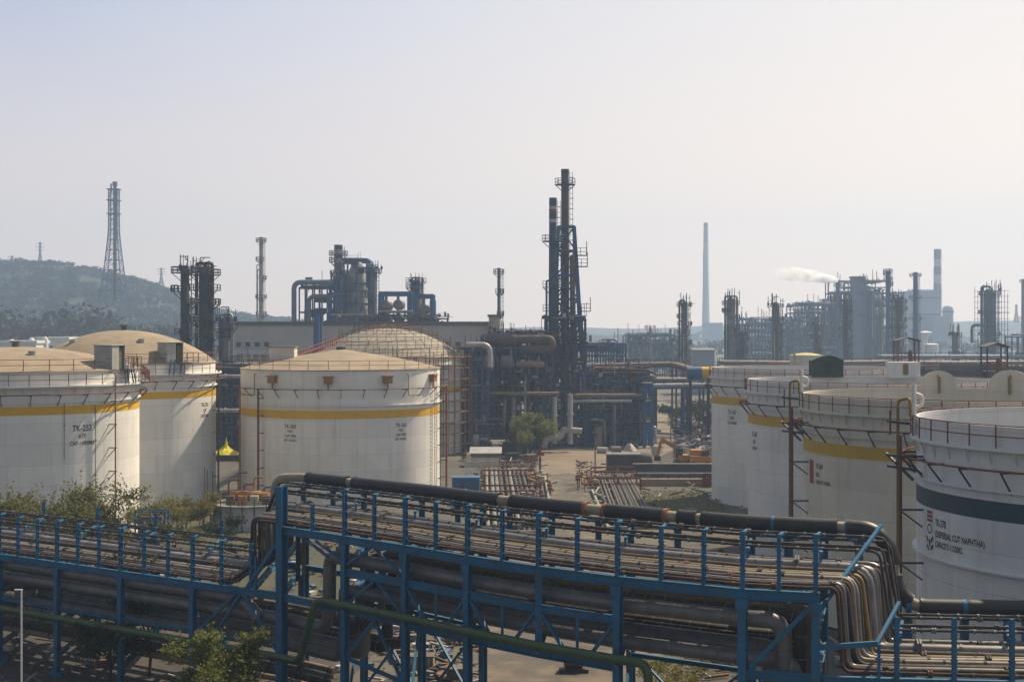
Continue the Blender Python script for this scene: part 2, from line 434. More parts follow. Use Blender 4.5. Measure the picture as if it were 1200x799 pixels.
# --- left group
L1, tL1 = tank('white dome-roofed tank with yellow band and a tree before it, at left edge', -48.5, 139, 11.7, 16.1, WHITE, (12.15, 12.95, YEL), 'dome', 2.1, ROOF,
               walk=14.75, rimrail=True, stiff=(13.2,), ringz=14.0, nbr=16)
L2, tL2 = tank('white dome-roofed tank with yellow band and grey rim shelter, beside the scrub patch', -45.8, 168, 10.6, 16.1, WHITE, (12.1, 12.9, YEL), 'dome', 3.7, ROOF,
               walk=14.85, rimrail=True, stiff=(13.3,), ringz=14.1, nbr=14)
FL, tFL = tank('wide white tank with low sandy cone roof and orange rim boxes', -20.8, 173, 12.0, 15.25, WHITE, (9.75, 10.7, YEL), 'cone', 2.3, ROOF,
               walk=None, rimrail=True, railmat=RUST, stiff=(11.15,), ringz=13.1, nbr=15)
RR, tRR = tank('domed white tank wrapped in scaffold poles, behind the cone-roofed tank', -20.2, 232, 12.2, 15.4, WHITE, (9.8, 10.8, YEL), 'dome', 4.6, ROOF2,
               walk=14.3, rimrail=False, railmat=RED, stiff=(11.3,), ringz=None)

def lettering(root, t, px, lines, ztop, lh, sx=.8, align='LEFT'):
    wrap_text(lines, t[:2], t[2] + .012, hit(t, px), ztop, lh, align, sx).build('lettering', INK, root, flat=True)
lettering(L1, tL1, 96.5, [('TK-253', .78), ('ATF', .55), ('CAP-11000M3', .5)], 11.35, .12, .85, 'CENTER')
lettering(L2, tL2, 240, [('TK-254', .62), ('ATF', .5), ('CAP-11000', .5)], 11.6, .12, .8, 'CENTER')
lettering(FL, tFL, 340, [('TK-263', .6), ('HSD', .42), ('CAP-9700', .42), ('NET-9250KL', .38)], 9.3, .1, .85, 'CENTER')
lettering(FL, tFL, 470, [('TK-263', .6), ('HSD', .42), ('CAP-9700', .42), ('NET-9250KL', .38)], 9.3, .1, .85, 'CENTER')
# L1 fittings
standpipe(L1, tL1, 128, 0, 15.0, YPIPE, .07, .75, 2.2, MIDST, goose=.9, diag=True)
standpipe(L1, tL1, 111, 0, 12.9, MIDST, .035, .12, 3.2, MIDST)
standpipe(L1, tL1, 75, 8, 13.2, MIDST, .03, .1, 3.2, MIDST)
for tk, t, px, pxs in ((L1, tL1, 138, (146, 153)), (L2, tL2, 205, (203, 214))):
    a = hit(t, px)
    shelter(tk, t, a, -.9, 16.1, 2.1, 2.0, 2.3, SHELT, OLIV)
    for q in pxs:
        b = hit(t, q)
        mb = MB(); 
        for s in (-.25, .25):
            da = s / t[2]
            mb.bar(on(t, b + da, .1, 16.5), on(t, b + da - .06, .75, 14.8), .09, .16)
        mb.build('stair_stringer', BLUE2, tk)
    pl = MB(); pl.box(on(t, a + .12, .3, 16.15), (1.8, 2.4, .08), rz=a); pl.build('landing', MIDST, tk)
    rr = MB()
    for i in range(4):
        p = on(t, a + .02 + .07 * i, 1.0, 16.2); rr.bar(p, p + Vector((0, 0, 1.1)), .06)
    for h in (.55, 1.1): rr.tube([on(t, a + .02 + .07 * i, 1.0, 16.2 + h) for i in range(4)], .03, 5)
    rr.build('landing_rail', RUSTRED, tk)
for i, px in enumerate((723 / 3.07, 732 / 3.07, 750 / 3.07)):
    MB().tube([on(tL2, hit(tL2, px), .5, 0), on(tL2, hit(tL2, px), .5, 4.0 - i * .3)], .05, 6).build('vent_pipe', RUST, L2)
b = hit(tL2, 194); c = on(tL2, b, .05, 1.1)
MB().tube([c, on(tL2, b, .35, 1.1)], .55, 20).tube([on(tL2, b, .33, 1.1), on(tL2, b, .42, 1.1)], .66, 20).build('manway', CREAM, L2)
standpipe(L2, tL2, 250, 0, 15.6, RUST, .11, .6, 2.6, RUSTRED)
for tk, t, top in ((L1, tL1, 18.2), (L2, tL2, 19.8)):      # roof fittings
    MB().tube([(t[0], t[1], top - .3), (t[0], t[1], top + .5)], .35, 10).tube([(t[0], t[1], top + .45), (t[0], t[1], top + .6)], .6, 12).build('roof_vent', MIDST, tk)
    for dx, dy in ((3.5, -5.5), (-4.5, -5)):
        S_ = (t[2] ** 2 + (top - 16.1) ** 2) / (2 * (top - 16.1)); zz = 16.1 + math.sqrt(S_ * S_ - dx * dx - dy * dy) - (S_ - (top - 16.1))
        MB().tube([(t[0] + dx, t[1] + dy, zz - .2), (t[0] + dx, t[1] + dy, zz + .35)], .4, 12).build('roof_hatch', SHELT, tk)
# walkway joining the rims of the two left tanks
mb = MB(); a1 = hit(tL1, 157); p = on(tL1, a1, 1.0, 14.8); q = on(tL2, hit(tL2, 160), 1.0, 14.9)
br = thing('rim_walkway', 'rusty railed walkway between the rims of the two left dome-roofed tanks', 'walkway', tuple(p))
MB().bar(p, q, 1.1, .12).build('deck', MIDST, br)
mb = MB(); d = (q - p).normalized(); n_ = Vector((-d.y, d.x, 0)) * .52
for s in (-1, 1):
    for h in (.55, 1.1): mb.bar(p + n_ * s + Vector((0, 0, h)), q + n_ * s + Vector((0, 0, h)), .05)
    k = 9
    for i in range(k + 1):
        w = p.lerp(q, i / k) + n_ * s; mb.bar(w, w + Vector((0, 0, 1.1)), .06)
mb.build('handrail', RED, br)
# FL fittings
standpipe(FL, tFL, 309, 0, 13.1, RED, .13, .8, 2.0, RUSTRED)
standpipe(FL, tFL, 519, 0, 13.1, RED, .13, .8, 2.0, RUSTRED)
ladder(FL, tFL, 507.5, .2, 15.2, RUST)
standpipe(FL, tFL, 513, 0, 14.6, DKST, .05, .3, 2.0, DKST)
for px in (321, 385, 453, 505):
    a = hit(tFL, px); rot = Matrix.Rotation(a, 3, 'Z')
    mb = MB().box(on(tFL, a, .3, 14.1), (.6, .95, .7), rot=rot); mb.box(on(tFL, a, .3, 14.55), (.8, 1.2, .16), rot=rot)
    mb.tube([on(tFL, a, .3, 13.8), on(tFL, a, .3, 13.1)], .09, 8)
    mb.build('foam_chamber', OCHREST, FL)
for px, px2 in ((302, 288), (475.5, 492)):
    a = hit(tFL, px); b = hit(tFL, px2)
    path = [on(tFL, a + (.02 if px2 < px else -.02), .4, 14.7), on(tFL, a, .45, 14.75), on(tFL, a, .45, 12.3), on(tFL, b, .45, 12.3)]
    k = 5
    path = path[:2] + [path[2]] + [on(tFL, a + (b - a) * i / k, .45, 12.3) for i in range(1, k + 1)]
    MB().tube(rpath(path, .35, 3), .06, 7).build('foam_pipe', YPIPE, FL)
MB().tube([on(tFL, hit(tFL, 286), .5, 0), on(tFL, hit(tFL, 286), .5, 13)], .12, 8).build('standpipe', OCHREST, FL)
a = hit(tFL, 380)
for k in range(18):
    aa = 2 * math.pi * (k + .5) / 18
mb = MB().lathe([(.55, 17.3), (.6, 17.75), (.01, 17.95)], 14, (tFL[0], tFL[1], 0)); mb.build('roof_vent', DKST, FL)
# box house on the far left rim of FL
hs = thing('rim_house', 'plain pale box shelter on rear rim of the cone-roofed tank', 'shelter', tuple(P(332, 432, 171)))
mb = MB(); c = P(332, 425, 171); mb.box((c.x, c.y, 15.3 + 1.25), (3.0, 2.4, 2.4)); mb.build('wall', CREAM, hs)
mb = MB(); mb.box((c.x, c.y, 15.3 + 2.52), (3.3, 2.7, .12)); mb.build('roof', MIDST, hs)
mb = MB()
for sx in (-1, 1):
    for sy in (-1, 1): mb.bar((c.x + sx * 1.4, c.y + sy * 1.1, 13), (c.x + sx * 1.4, c.y + sy * 1.1, 15.35), .14)
mb.build('support', RUST, hs)
# red stair bridge from FL up to the scaffolded tank
p = P(336, 431, 172); q = P(402, 404, 221)
p.z = 15.4; q.z = 17.6
br = thing('stair_bridge', 'long red railed bridge rising between the cone roof and scaffolded dome', 'walkway', tuple(p))
MB().bar(p, q, 1.3, .14).build('deck', MIDST, br)
for s in (-1, 1):
    mb = MB(); d = (q - p).normalized(); n_ = Vector((-d.y, d.x, 0)).normalized() * .62 * s
    for h in (.5, 1.15): mb.bar(p + n_ + Vector((0, 0, h)), q + n_ + Vector((0, 0, h)), .09)
    for i in range(23):
        w = p.lerp(q, i / 22) + n_; mb.bar(w, w + Vector((0, 0, 1.15)), .07)
    mb.build('handrail', RED, br)
mb = MB()
for i in (3, 9, 15, 20):
    w = p.lerp(q, i / 22); mb.bar((w.x, w.y, 0), w, .22)
mb.build('support', DKST, br)
# scaffold round RR
sc = thing('scaffolding', 'scaffold poles and boards caging the domed tank behind the cone-roofed tank', 'scaffold', (tRR[0], tRR[1], 0))
base = math.atan2(-tRR[1], -tRR[0])
angs = [base + (i - 30) * (2 * math.pi / 60) for i in range(60)]
for i, a in enumerate(angs):
    if not 11 <= i <= 52: continue      # the poles on the side that shows
    for off in ((.7, 1.9) if i % 2 else (1.9,)):
        MB().bar(on(tRR, a, off, 0), on(tRR, a, off, 15.2 + rng.uniform(.4, 2.2)), .13).build('standard', OCHREST if off > 1 else BAMBOO, sc)
for k in range(9):
    z = 1.7 + k * 1.72
    for off in (.7, 1.9):
        mb = MB().tube([on(tRR, angs[i % 60], off, z) for i in range(61)], .07, 4, False)
        if off > 1:
            for a in angs[::2]: mb.bar(on(tRR, a, .5, z), on(tRR, a, 2.1, z), .06)
        mb.build('ledger', RUST if k % 3 else OCHREST, sc)
for k in (2, 4, 6, 7, 8):
    z = 1.75 + k * 1.72
    MB().ring((tRR[0], tRR[1], 0), tRR[2] + .8, tRR[2] + 1.8, z, z + .06, 60).build('board_walk', OCHREST if k in (7, 8) else BAMBOO, sc)
# poles and lashed ledgers over the dome
S = (tRR[2] ** 2 + 4.6 ** 2) / 9.2
def dome_z(r): return 15.4 + math.sqrt(max(0, S * S - r * r)) - (S - 4.6)
npole = 0; mx_ = MB()
for rr_ in (3.2, 5.6, 8.0, 10.2, 11.8):
    n = int(rr_ * 4.2); zz = dome_z(rr_)
    for i in range(n):
        a = 2 * math.pi * i / n + rng.uniform(-.02, .02)
        x, y = tRR[0] + rr_ * math.cos(a), tRR[1] + rr_ * math.sin(a)
        q = MB() if (npole < 100 and y < tRR[1] + 4) else mx_
        q.bar((x, y, zz), (x, y, zz + rng.uniform(1.0, 1.9)), .07)
        if q is not mx_: q.build('roof_pole', BAMBOO, sc); npole += 1
    for h in (.5, 1.05): MB().tube([(tRR[0] + rr_ * math.cos(2 * math.pi * i / 40), tRR[1] + rr_ * math.sin(2 * math.pi * i / 40), zz + h) for i in range(41)], .04, 4, False).build('roof_ledger', RUST, sc)
for k in range(14):
    a = math.pi * 2 * k / 14
    MB().tube([(tRR[0] + r_ * math.cos(a), tRR[1] + r_ * math.sin(a), dome_z(r_) + .7) for r_ in (.5, 3, 6, 9, 11.8)], .04, 4).build('roof_ledger', RUST, sc)
mx_.build('roof_pole', BAMBOO, sc)['kind'] = 'stuff'

# --- right row of open-topped tanks
TK = []
specs = [('far pale open-top tank with ochre band, last of the right-hand row', 34.6, 166, 11.2, GREYW, (11.35, 12.25, OLIVE)),
         ('open-top tank with ochre band beside the dark green rim shelter', 32.2, 127, 11.0, GREYW, (11.6, 12.5, OLIVE)),
         ('cream open-top tank with ochre band directly behind the teal-banded tank', 31.5, 99, 11.0, CREAM, (11.5, 12.35, OLIVE)),
         ('white open-top tank with dark teal band and TK-270 lettering', 31.9, 72, 11.0, GREYW, (11.05, 11.95, TEAL))]
for i, (lb, x, y, r, pm, bd) in enumerate(specs):
    tk, t = tank(lb, x, y, r, 15.45, pm, bd, None, walk=14.4, railmat=RED, stiff=(bd[1] + .45, 8.6) if i == 3 else (bd[1] + .5,), ringz=13.45, nbr=16, brkt=(.8, 1.1), wp=.28)
    TK.append((tk, t))
(T1, t1), (T2, t2), (T3, t3), (T4, t4) = TK
lettering(T4, t4, 1096, [('TK-270', .5), ('(DISPERSAL CUT NAPHTHA)', .44), ('CAPACITY-11250KL', .4)], 10.75, .1, .72)
# refinery emblem panel left of the lettering
a = hit(t4, 1087); 
def curved_rect(t, a0, a1, z0, z1, off, n=4):
    vs = []; fs = []
    for i in range(n + 1):
        aa = a0 + (a1 - a0) * i / n
        vs += [on(t, aa, off, z0), on(t, aa, off, z1)]
    for i in range(n): fs.append((2 * i, 2 * i + 2, 2 * i + 3, 2 * i + 1))
    return vs, fs
aL, aR = hit(t4, 1086.5), hit(t4, 1093.5)
mb = MB().add(*curved_rect(t4, aL, aR, 8.75, 11.0, .014)); em = mb.build('emblem_panel', WPAINT, T4)
mb = MB()
for k in range(3): mb.add(*curved_rect(t4, aL + (aR - aL) * .06, aR - (aR - aL) * .06, 10.35 + k * .2, 10.5 + k * .2, .02))
mb.build('red_emblem', LRED, em)
mb = MB()
def disc(t, a, z, r, off, n=14, sx=1.0, r2=0.0, tilt=0.0):
    vs = []; 
    for i in range(n):
        u = 2 * math.pi * i / n; x, y = r * math.cos(u) * sx, r * math.sin(u)
        x, y = x * math.cos(tilt) - y * math.sin(tilt), x * math.sin(tilt) + y * math.cos(tilt)
        vs.append(on(t, a + x / t[2], off, z + y))
    return vs, [tuple(range(n))]
am = (aL + aR) / 2
for i in range(14):
    u0, u1 = 2 * math.pi * i / 14, 2 * math.pi * (i + 1) / 14
    q = [on(t4, am + .32 * k * math.cos(u) / t4[2], .02, 10.0 + .25 * k * math.sin(u)) for k, u in ((1, u0), (1, u1), (.7, u1), (.7, u0))]
    mb.add(q, [(0, 1, 2, 3)])
for dx, dz, tl in ((-.3, .15, .7), (.3, .2, -.7), (0, .0, 0), (-.25, -.25, .9), (.28, -.2, -.9)):
    mb.add(*disc(t4, am + dx / t4[2], 9.3 + dz, .22, .02, 10, .45, tilt=tl))
mb.build('ink_emblem', INK, em)
lettering(T1, t1, 858, [('TK-267', .62), ('SKO', .5), ('CAP-9000KL', .42)], 11.0, .12, .8, 'CENTER')
lettering(T2, t2, 884, [('TK-268', .6), ('HSD', .5), ('CAP-9000', .4)], 11.1, .12, .7, 'CENTER')
lettering(T3, t3, 956, [('TK-269', .5), ('HSD', .42), ('CAPACITY-9250KL', .36)], 11.0, .12, .7)
MB().add(*curved_rect(t3, hit(t3, 949), hit(t3, 953.5), 9.4, 11.0, .012)).build('emblem_panel', LRED, T3)
for tk, t, px in ((T3, t3, 947.5), (T4, t4, 1082)):
    a = hit(t, px)
    standpipe(tk, t, px, 0, 14.6, RED, .085, 1.15, 2.7, BRKBLUE, diag=True)
for tk, t, px in ((T3, t3, 945), (T4, t4, 1080)):
    base = math.atan2(-t[1], -t[0]); a = base - math.acos(t[2] / math.hypot(t[0], t[1])) * 1.0 - .04
    path = rpath([on(t, a, .95, 0), on(t, a, .95, 16.2), on(t, a + .07, .3, 16.35), on(t, a + .07, .3, 15.4)], .35, 5)
    MB().tube(path, .085, 9).build('foam_pipe', YPIPE, tk)
    c = on(t, a + .13, .15, 0)
    mb = MB().tube([(c.x, c.y, 14.5), (c.x, c.y, 17.1)], .11, 10); mb.tube(rpath([(c.x + .05, c.y, 15.9), (c.x + .42, c.y, 16.0), (c.x + .42, c.y, 16.5), (c.x + .05, c.y, 16.6)], .2, 4), .1, 8)
    mb.build('white_vent', WPAINT, tk)
    k = MB()
    for z in (15.0, 12.6, 13.2):
        k.bar(on(t, a + .1, 0, z), on(t, a - .03, 1.5, z + .05), .12, .14)
    k.bar(on(t, a + .1, .2, 12.1), on(t, a - .05, 1.6, 13.3), .12, .12)
    k.build('bracket', BRKBLUE, tk)
    g = MB()
    for i in range(4):
        pp = on(t, a - .02 + .04 * i, 1.35, 14.4); g.bar(pp, pp + Vector((0, 0, 1.3)), .06)
    for h in (.6, 1.25): g.tube([on(t, a - .02 + .04 * i, 1.35, 14.4 + h) for i in range(4)], .035, 5)
    g.build('cage_rail', RED, tk)
# half-round foam shields on the far rims, each with its yellow pipe
def shield(tk, t, px, w=2.9, h=1.5, mat=CREAM, pipe=True):
    tx = (px - 600) / F; cx, cy, r = t
    a_ = tx * tx + 1; b_ = -2 * (tx * cx + cy); c_ = cx * cx + cy * cy - r * r
    s = (-b_ + math.sqrt(max(0, b_ * b_ - 4 * a_ * c_))) / (2 * a_)
    a = math.atan2(s - cy, tx * s - cx); vs = []; n = 12
    for off in (0.0, .07):
        for i in range(n + 1):
            u = math.pi * i / n; vs.append(on(t, a + (w / 2 * math.cos(u)) / r, off + .01, 15.4 + h * math.sin(u) ** .8))
    m = n + 1
    fs = [tuple(range(m)), tuple(m + n - i for i in range(m))] + [(i, i + m, i + m + 1, i + 1) for i in range(n)]
    MB().add(vs, fs).build('foam_shield', mat, tk)
    if pipe:
        pth = rpath([on(t, a, -.3, 15.0), on(t, a, -.3, 16.35), on(t, a, .3, 16.4), on(t, a, .3, 14.5)], .3, 4)
        MB().tube(pth, .1, 8).build('foam_pipe', YPIPE, tk)
shield(T3, t3, 1100, 2.8, 1.35); shield(T3, t3, 1184, 3.3, 1.45)
# shelters standing on the rims
base = math.atan2(-1, 0)
for tk, t, px, w, h, m, arched in ((T2, t2, 968, 3.0, 1.6, DKGREEN, True), (T2, t2, 1058, 2.9, 1.5, GREYW, False)):
    tx = (px - 600) / F; cx, cy, r = t
    a_ = tx * tx + 1; b_ = -2 * (tx * cx + cy); c_ = cx * cx + cy * cy - r * r
    s = (-b_ + math.sqrt(b_ * b_ - 4 * a_ * c_)) / (2 * a_)
    c = Vector((tx * s, s, 15.3)); mb = MB()
    mb.box((c.x, c.y, c.z + h / 2), (w, 1.6, h))
    if arched:
        n = 8; vs = []
        for y in (-.9, .9):
            for i in range(n + 1): vs.append((c.x - (w / 2 + .1) + (w + .2) * i / n, c.y + y, c.z + h + .01 + .5 * math.sin(math.pi * i / n)))
        m_ = n + 1; mb.add(vs, [(i, i + 1, i + 1 + m_, i + m_) for i in range(n)] + [tuple(range(m_))])
    o = mb.build('instrument_shelter', m, tk)
    MB().box((c.x + .05, c.y - .82, c.z + h * .55), (.5, .05, h * .7)).build('door', INK if arched else YPIPE, o)
# ------------------------------------------------------------------ foreground pipe racks
NODES = [((-43.0, 93.2), (-.3, 9)), ((-30.6, 84.9), (-.3, 9)), ((-26.2, 81.95), (-.3, 9)), ((-21.7, 78.9), (-.3, 9)), ((-17.0, 75.75), (-.3, 9)),
         ((-11.69, 72.2), (-.2, 9)), ((-8.10, 68.9), (0, 9)), ((-4.94, 65.9), (.2, 9)), ((-1.96, 62.9), (.5, 8.5)), ((1.12, 60.1), (.8, 8.3)),
         ((4.28, 57.6), (1.2, 8)), ((8.89, 54.8), (1.6, 7.5)), ((11.53, 54.0), (1.9, 7.2)), ((14.5, 53.6), (2.0, 6.5)), ((18.7, 53.2), (2.0, 6.4)), ((27.0, 52.6), (2.0, 6.4))]
def rk(s, u, z):
    i = max(0, min(len(NODES) - 2, int(math.floor(s)))); t = s - i
    (a, A), (b, B) = NODES[i], NODES[i + 1]
    return Vector((a[0] * (1 - t) + b[0] * t + u * (A[0] * (1 - t) + B[0] * t), a[1] * (1 - t) + b[1] * t + u * (A[1] * (1 - t) + B[1] * t), z))
def run(s0, s1, u, z):
    """corner points of a rack-following line"""
    out = [rk(s0, u, z)]
    k = range(math.floor(s0) + 1, math.ceil(s1)) if s1 > s0 else range(math.ceil(s0) - 1, math.floor(s1), -1)
    for i in k: out.append(rk(i, u, z))
    out.append(rk(s1, u, z)); return out
ZL, ZU, ZR = 6.6, 10.0, 6.85          # tops of the three decks

def post(rack, s, u, z0, z1, arm=True, w=.2, mat=BLUE):
    w *= .85
    p, q = rk(s, u, z0), rk(s, u, z1)
    d = (rk(min(s + .01, 14.9), u, 0) - rk(s, u, 0)).normalized()
    mb = MB(); mb.ibeam(p, q, w, w * 1.1, .03, up=(d.y, -d.x, 0))
    o = mb.build('post', mat, rack)
    if arm:
        e = q + Vector((0, 0, -.06)); MB().bar(e, e + (rk(s, u + .1, 0) - rk(s, u, 0)).normalized() * .9 + d * .12, .09, .08).build('arm', mat, o)
    mb = MB()
    z = z0 + .3
    while z < z1 - .2: mb.box(rk(s, u - .008, z) , (.26, .12, .06)); z += .42
    mb.build('cleat', mat, o)
    return o
def column(rack, s, u, ztop, w=.34, mat=BLUE):
    w *= .88
    d = (rk(min(s + .01, 14.9), u, 0) - rk(s - .01, u, 0)).normalized()
    mb = MB(); mb.ibeam(rk(s, u, 0), rk(s, u, ztop), w, w, .045, up=(d.y, -d.x, 0))
    g = math.atan2(d.y, d.x)
    mb.box(rk(s, u, ztop - .2) + Vector((d.y, -d.x, 0)) * (w / 2 + .015), (.5, .03, .36), g)
    mb.box(rk(s, u, .12), (.8, .8, .24)); o = mb.build('column', mat, rack); return o
def beam(rack, s0, s1, u, z, w=.22, h=.38, mat=BLUE):
    pts = run(s0, s1, u, z - h / 2); mb = MB()
    for a, b in zip(pts, pts[1:]): mb.ibeam(a, b, w, h, .04)
    return mb.build('beam', mat, rack)
def cross(rack, s, z, u0=0.0, u1=1.0, h=.32, mat=BLUE):
    return MB().ibeam(rk(s, u0 + .02, z - h / 2), rk(s, u1 - .02, z - h / 2), .2, h, .035).build('cross_beam', mat, rack)
def brace(rack, p, q, w=.15, mat=BLUE):
    return MB().bar(p, q, w, w * .8).build('brace', mat, rack)

lowl = thing('pipe_rack', 'low blue pipe rack on the left carrying brown pipes past the scrub tree', 'pipe rack', tuple(rk(2.5, 0, 0)))
for s in (1, 2, 3, 4):
    for u in (0, 1): column(lowl, s, u, ZL - .38)
    for z in (ZL - .01, 4.75, 3.15): cross(lowl, s, z)
    post(lowl, s, 0, ZL, 8.95); post(lowl, s, 1, ZL, 8.6, False, .16)
for a in (0, 1, 2, 3, 4):
    for f in ((1 / 3, 2 / 3) if a else (.62, .8)):
        s = a + f
        if s > 4.7: continue
        post(lowl, s, 0, ZL, 8.9, True, .17); cross(lowl, s, ZL - .012)
beam(lowl, 0.2, 4.97, 0, ZL); beam(lowl, .2, 4.97, 1, ZL)
beam(lowl, .2, 4.97, 0, 4.0, .14, .16); beam(lowl, .2, 4.97, 1, 4.75, .16, .26)
brace(lowl, rk(4.25, 0, 3.9), rk(4.55, 0, ZL - .35)); brace(lowl, rk(4.95, 0, 3.6), rk(4.6, 0, ZL - .35)); brace(lowl, rk(4.62, 0, ZL), rk(4.97, 0, 9.2), .2)
brace(lowl, rk(4.05, 0, 3.9), rk(4.5, 0, ZL - .35)); post(lowl, 4.72, 0, ZL, 8.3, False, .14)

up_ = thing('pipe_rack', 'tall blue pipe rack bridging the road with a lattice girder', 'pipe rack', tuple(rk(8, 0, 0)))
for s in (5, 6, 7, 8, 9, 10, 11, 12):
    big = s == 5
    gap = s in (9,)
    for u in (0, 1):
        if gap: 
            d_ = MB().ibeam(rk(s, u, 6.55), rk(s, u, ZU - .38), .3, .3, .04); d_.build('column', BLUE, up_)
        else: column(up_, s, u, 12.0 if big and u == 0 else ZU - .38, .5 if big else .36)
    for z in (ZU - .01, 8.35, 6.6): cross(up_, s, z)
    if not big: post(up_, s, 0, ZU, 12.2, True, .2)
    post(up_, s, 1, ZU, 11.05, False, .26)
for s in (5.5, 6.5, 7.5, 8.5, 9.5, 10.36, 10.7, 11.5):
    post(up_, s, 0, ZU, 12.15 if s > 6 else 11.3, s > 6, .17); cross(up_, s, ZU - .012)
beam(up_, 5, 12.05, 0, ZU, .24, .4); beam(up_, 4.9, 12.05, 1, ZU, .24, .4)
beam(up_, 6, 10, 0, 8.4, .22, .34); beam(up_, 5, 12, 1, 8.4, .2, .3); beam(up_, 10, 12, 1, 6.6, .2, .3)
beam(up_, 5, 7, 0, 6.55, .22, .34); beam(up_, 7, 10, 0, 6.5, .3, .36); beam(up_, 5, 10, 1, 6.55, .2, .3); beam(up_, 11, 12.1, 0, 6.9, .22, .34)
for a in (7, 8, 9):
    MB().bar(rk(a + .5, 0, 6.45), rk(a + .5, 0, 8.1), .12).build('brace', BLUE, up_)
    brace(up_, rk(a + .04, 0, 8.05), rk(a + .36, 0, 6.5)); brace(up_, rk(a + .96, 0, 8.05), rk(a + .64, 0, 6.5))
for (s0, s1, z0, z1) in ((5.02, 5.98, 0, 0), ):
    brace(up_, rk(5.55, 0, ZU - .5), rk(5.95, 0, 8.8), .13); brace(up_, rk(5.75, 0, 8.8), rk(5.4, 0, ZU - .5), .13)
for a in (6,):
    brace(up_, rk(a + .04, 0, 8.6), rk(a + .45, 0, ZU - .4), .13); brace(up_, rk(a + .96, 0, 8.6), rk(a + .5, 0, ZU - .4), .13)
    brace(up_, rk(a + .04, 0, 6.7), rk(a + .5, 0, 8.05), .13); brace(up_, rk(a + .96, 0, 6.7), rk(a + .55, 0, 8.05), .13)
    brace(up_, rk(a + .04, 0, 4.2), rk(a + .5, 0, 6.2), .15); brace(up_, rk(a + .96, 0, 3.6), rk(a + .5, 0, 6.2), .15)
    brace(up_, rk(a, 0, 4.1), rk(a + 1, 0, 3.6), .18)
for a in (6, 7, 10, 11):
    brace(up_, rk(a + .05, 1, .6), rk(a + .95, 1, 5.0), .13); brace(up_, rk(a + .95, 1, .6), rk(a + .05, 1, 5.0), .13)
    beam(up_, a, a + 1, 1, 5.1, .16, .2)
for s in (6, 7, 10, 11):
    brace(up_, rk(s, .05, 1.0), rk(s, .95, 5.5), .13)
brace(up_, rk(11.1, 0, 7.0), rk(11.95, 0, 9.5), .2)
brace(up_, rk(12.02, 0, 9.2), rk(12.75, .75, 11.9), .14); 
MB().bar(rk(12.02, 0, 7.9), rk(12.75, .05, 8.05), .16, .2).build('brace', BLUE, up_); brace(up_, rk(12.75, .05, 8.05), rk(13.0, .4, 9.2), .13)

lowr = thing('pipe_rack', 'low blue pipe rack at lower right below the teal-banded tank', 'pipe rack', tuple(rk(13.5, 0, 0)))
for s in (12.45, 13, 13.97, 14.6):
    for u in (0, 1): column(lowr, s, u, ZR - .36, .32)
    cross(lowr, s, ZR - .01)
for s in (13.0, 13.5, 14.0, 14.35):
    post(lowr, s, 0, ZR, 9.15, False, .2); cross(lowr, s, ZR - .012); post(lowr, s, 1, ZR, 7.75, False, .2)
post(lowr, 12.78, 0, ZR, 8.1, False, .13)
beam(lowr, 12.05, 14.9, 0, ZR, .22, .36); beam(lowr, 12.3, 14.9, 1, ZR, .22, .36)

# ---- pipes on the decks: each one runs low-left, climbs over the road and drops again at the right
def cleats(mb, path, r, step=1.6, k=1.1):
    mb.mark(0); d = 0.0
    for a, b in zip(path, path[1:]):
        L = (b - a).length; h = (b - a); 
        if abs(h.z) > .5 * L: d = 0; continue
        h.normalize(); t = step - d
        while t < L:
            c = a + h * t; q = rng.random()
            if q < .12: mb.tube([c - h * .09, c - h * .02], r * 1.75 + .02, 8); mb.tube([c + h * .02, c + h * .09], r * 1.75 + .02, 8)
            else: mb.tube([c - h * .05, c + h * .05], r * k + .012, 8)
            t += step
        d = L - (t - step)
    return mb.mark(1)

deck = [  # u, radius, material, colour words, clamp material
    (.035, .075, RUSTPIPE, 'rusty brown', RUST), (.075, .11, RUSTPIPE, 'rusty brown', DARKP), (.125, .11, GREYP, 'grey clad', DARKP), (.17, .12, DARKP, 'black', RUST),
    (.22, .085, RUSTPIPE, 'rusty brown', DARKP), (.265, .13, TANP, 'tan', DARKP), (.32, .14, SILV, 'silver clad', DARKP), (.37, .12, BROWN, 'dull brown', RUST),
    (.425, .11, YPIPE, 'dull yellow', DARKP), (.48, .15, BROWN, 'dull brown', RUST), (.545, .24, SILV, 'silver clad', MIDST), (.625, .17, GREYP, 'grey clad', DARKP),
    (.685, .13, SILV, 'silver clad', DKST), (.735, .13, RUSTPIPE, 'rusty brown', DARKP), (.79, .15, GREYP, 'grey clad', DARKP), (.845, .09, DARKP, 'black', RUST), (.89, .10, RUSTPIPE, 'rusty brown', DARKP)]
GRP = 'pipes lying on the foreground rack decks'
cnt = {}
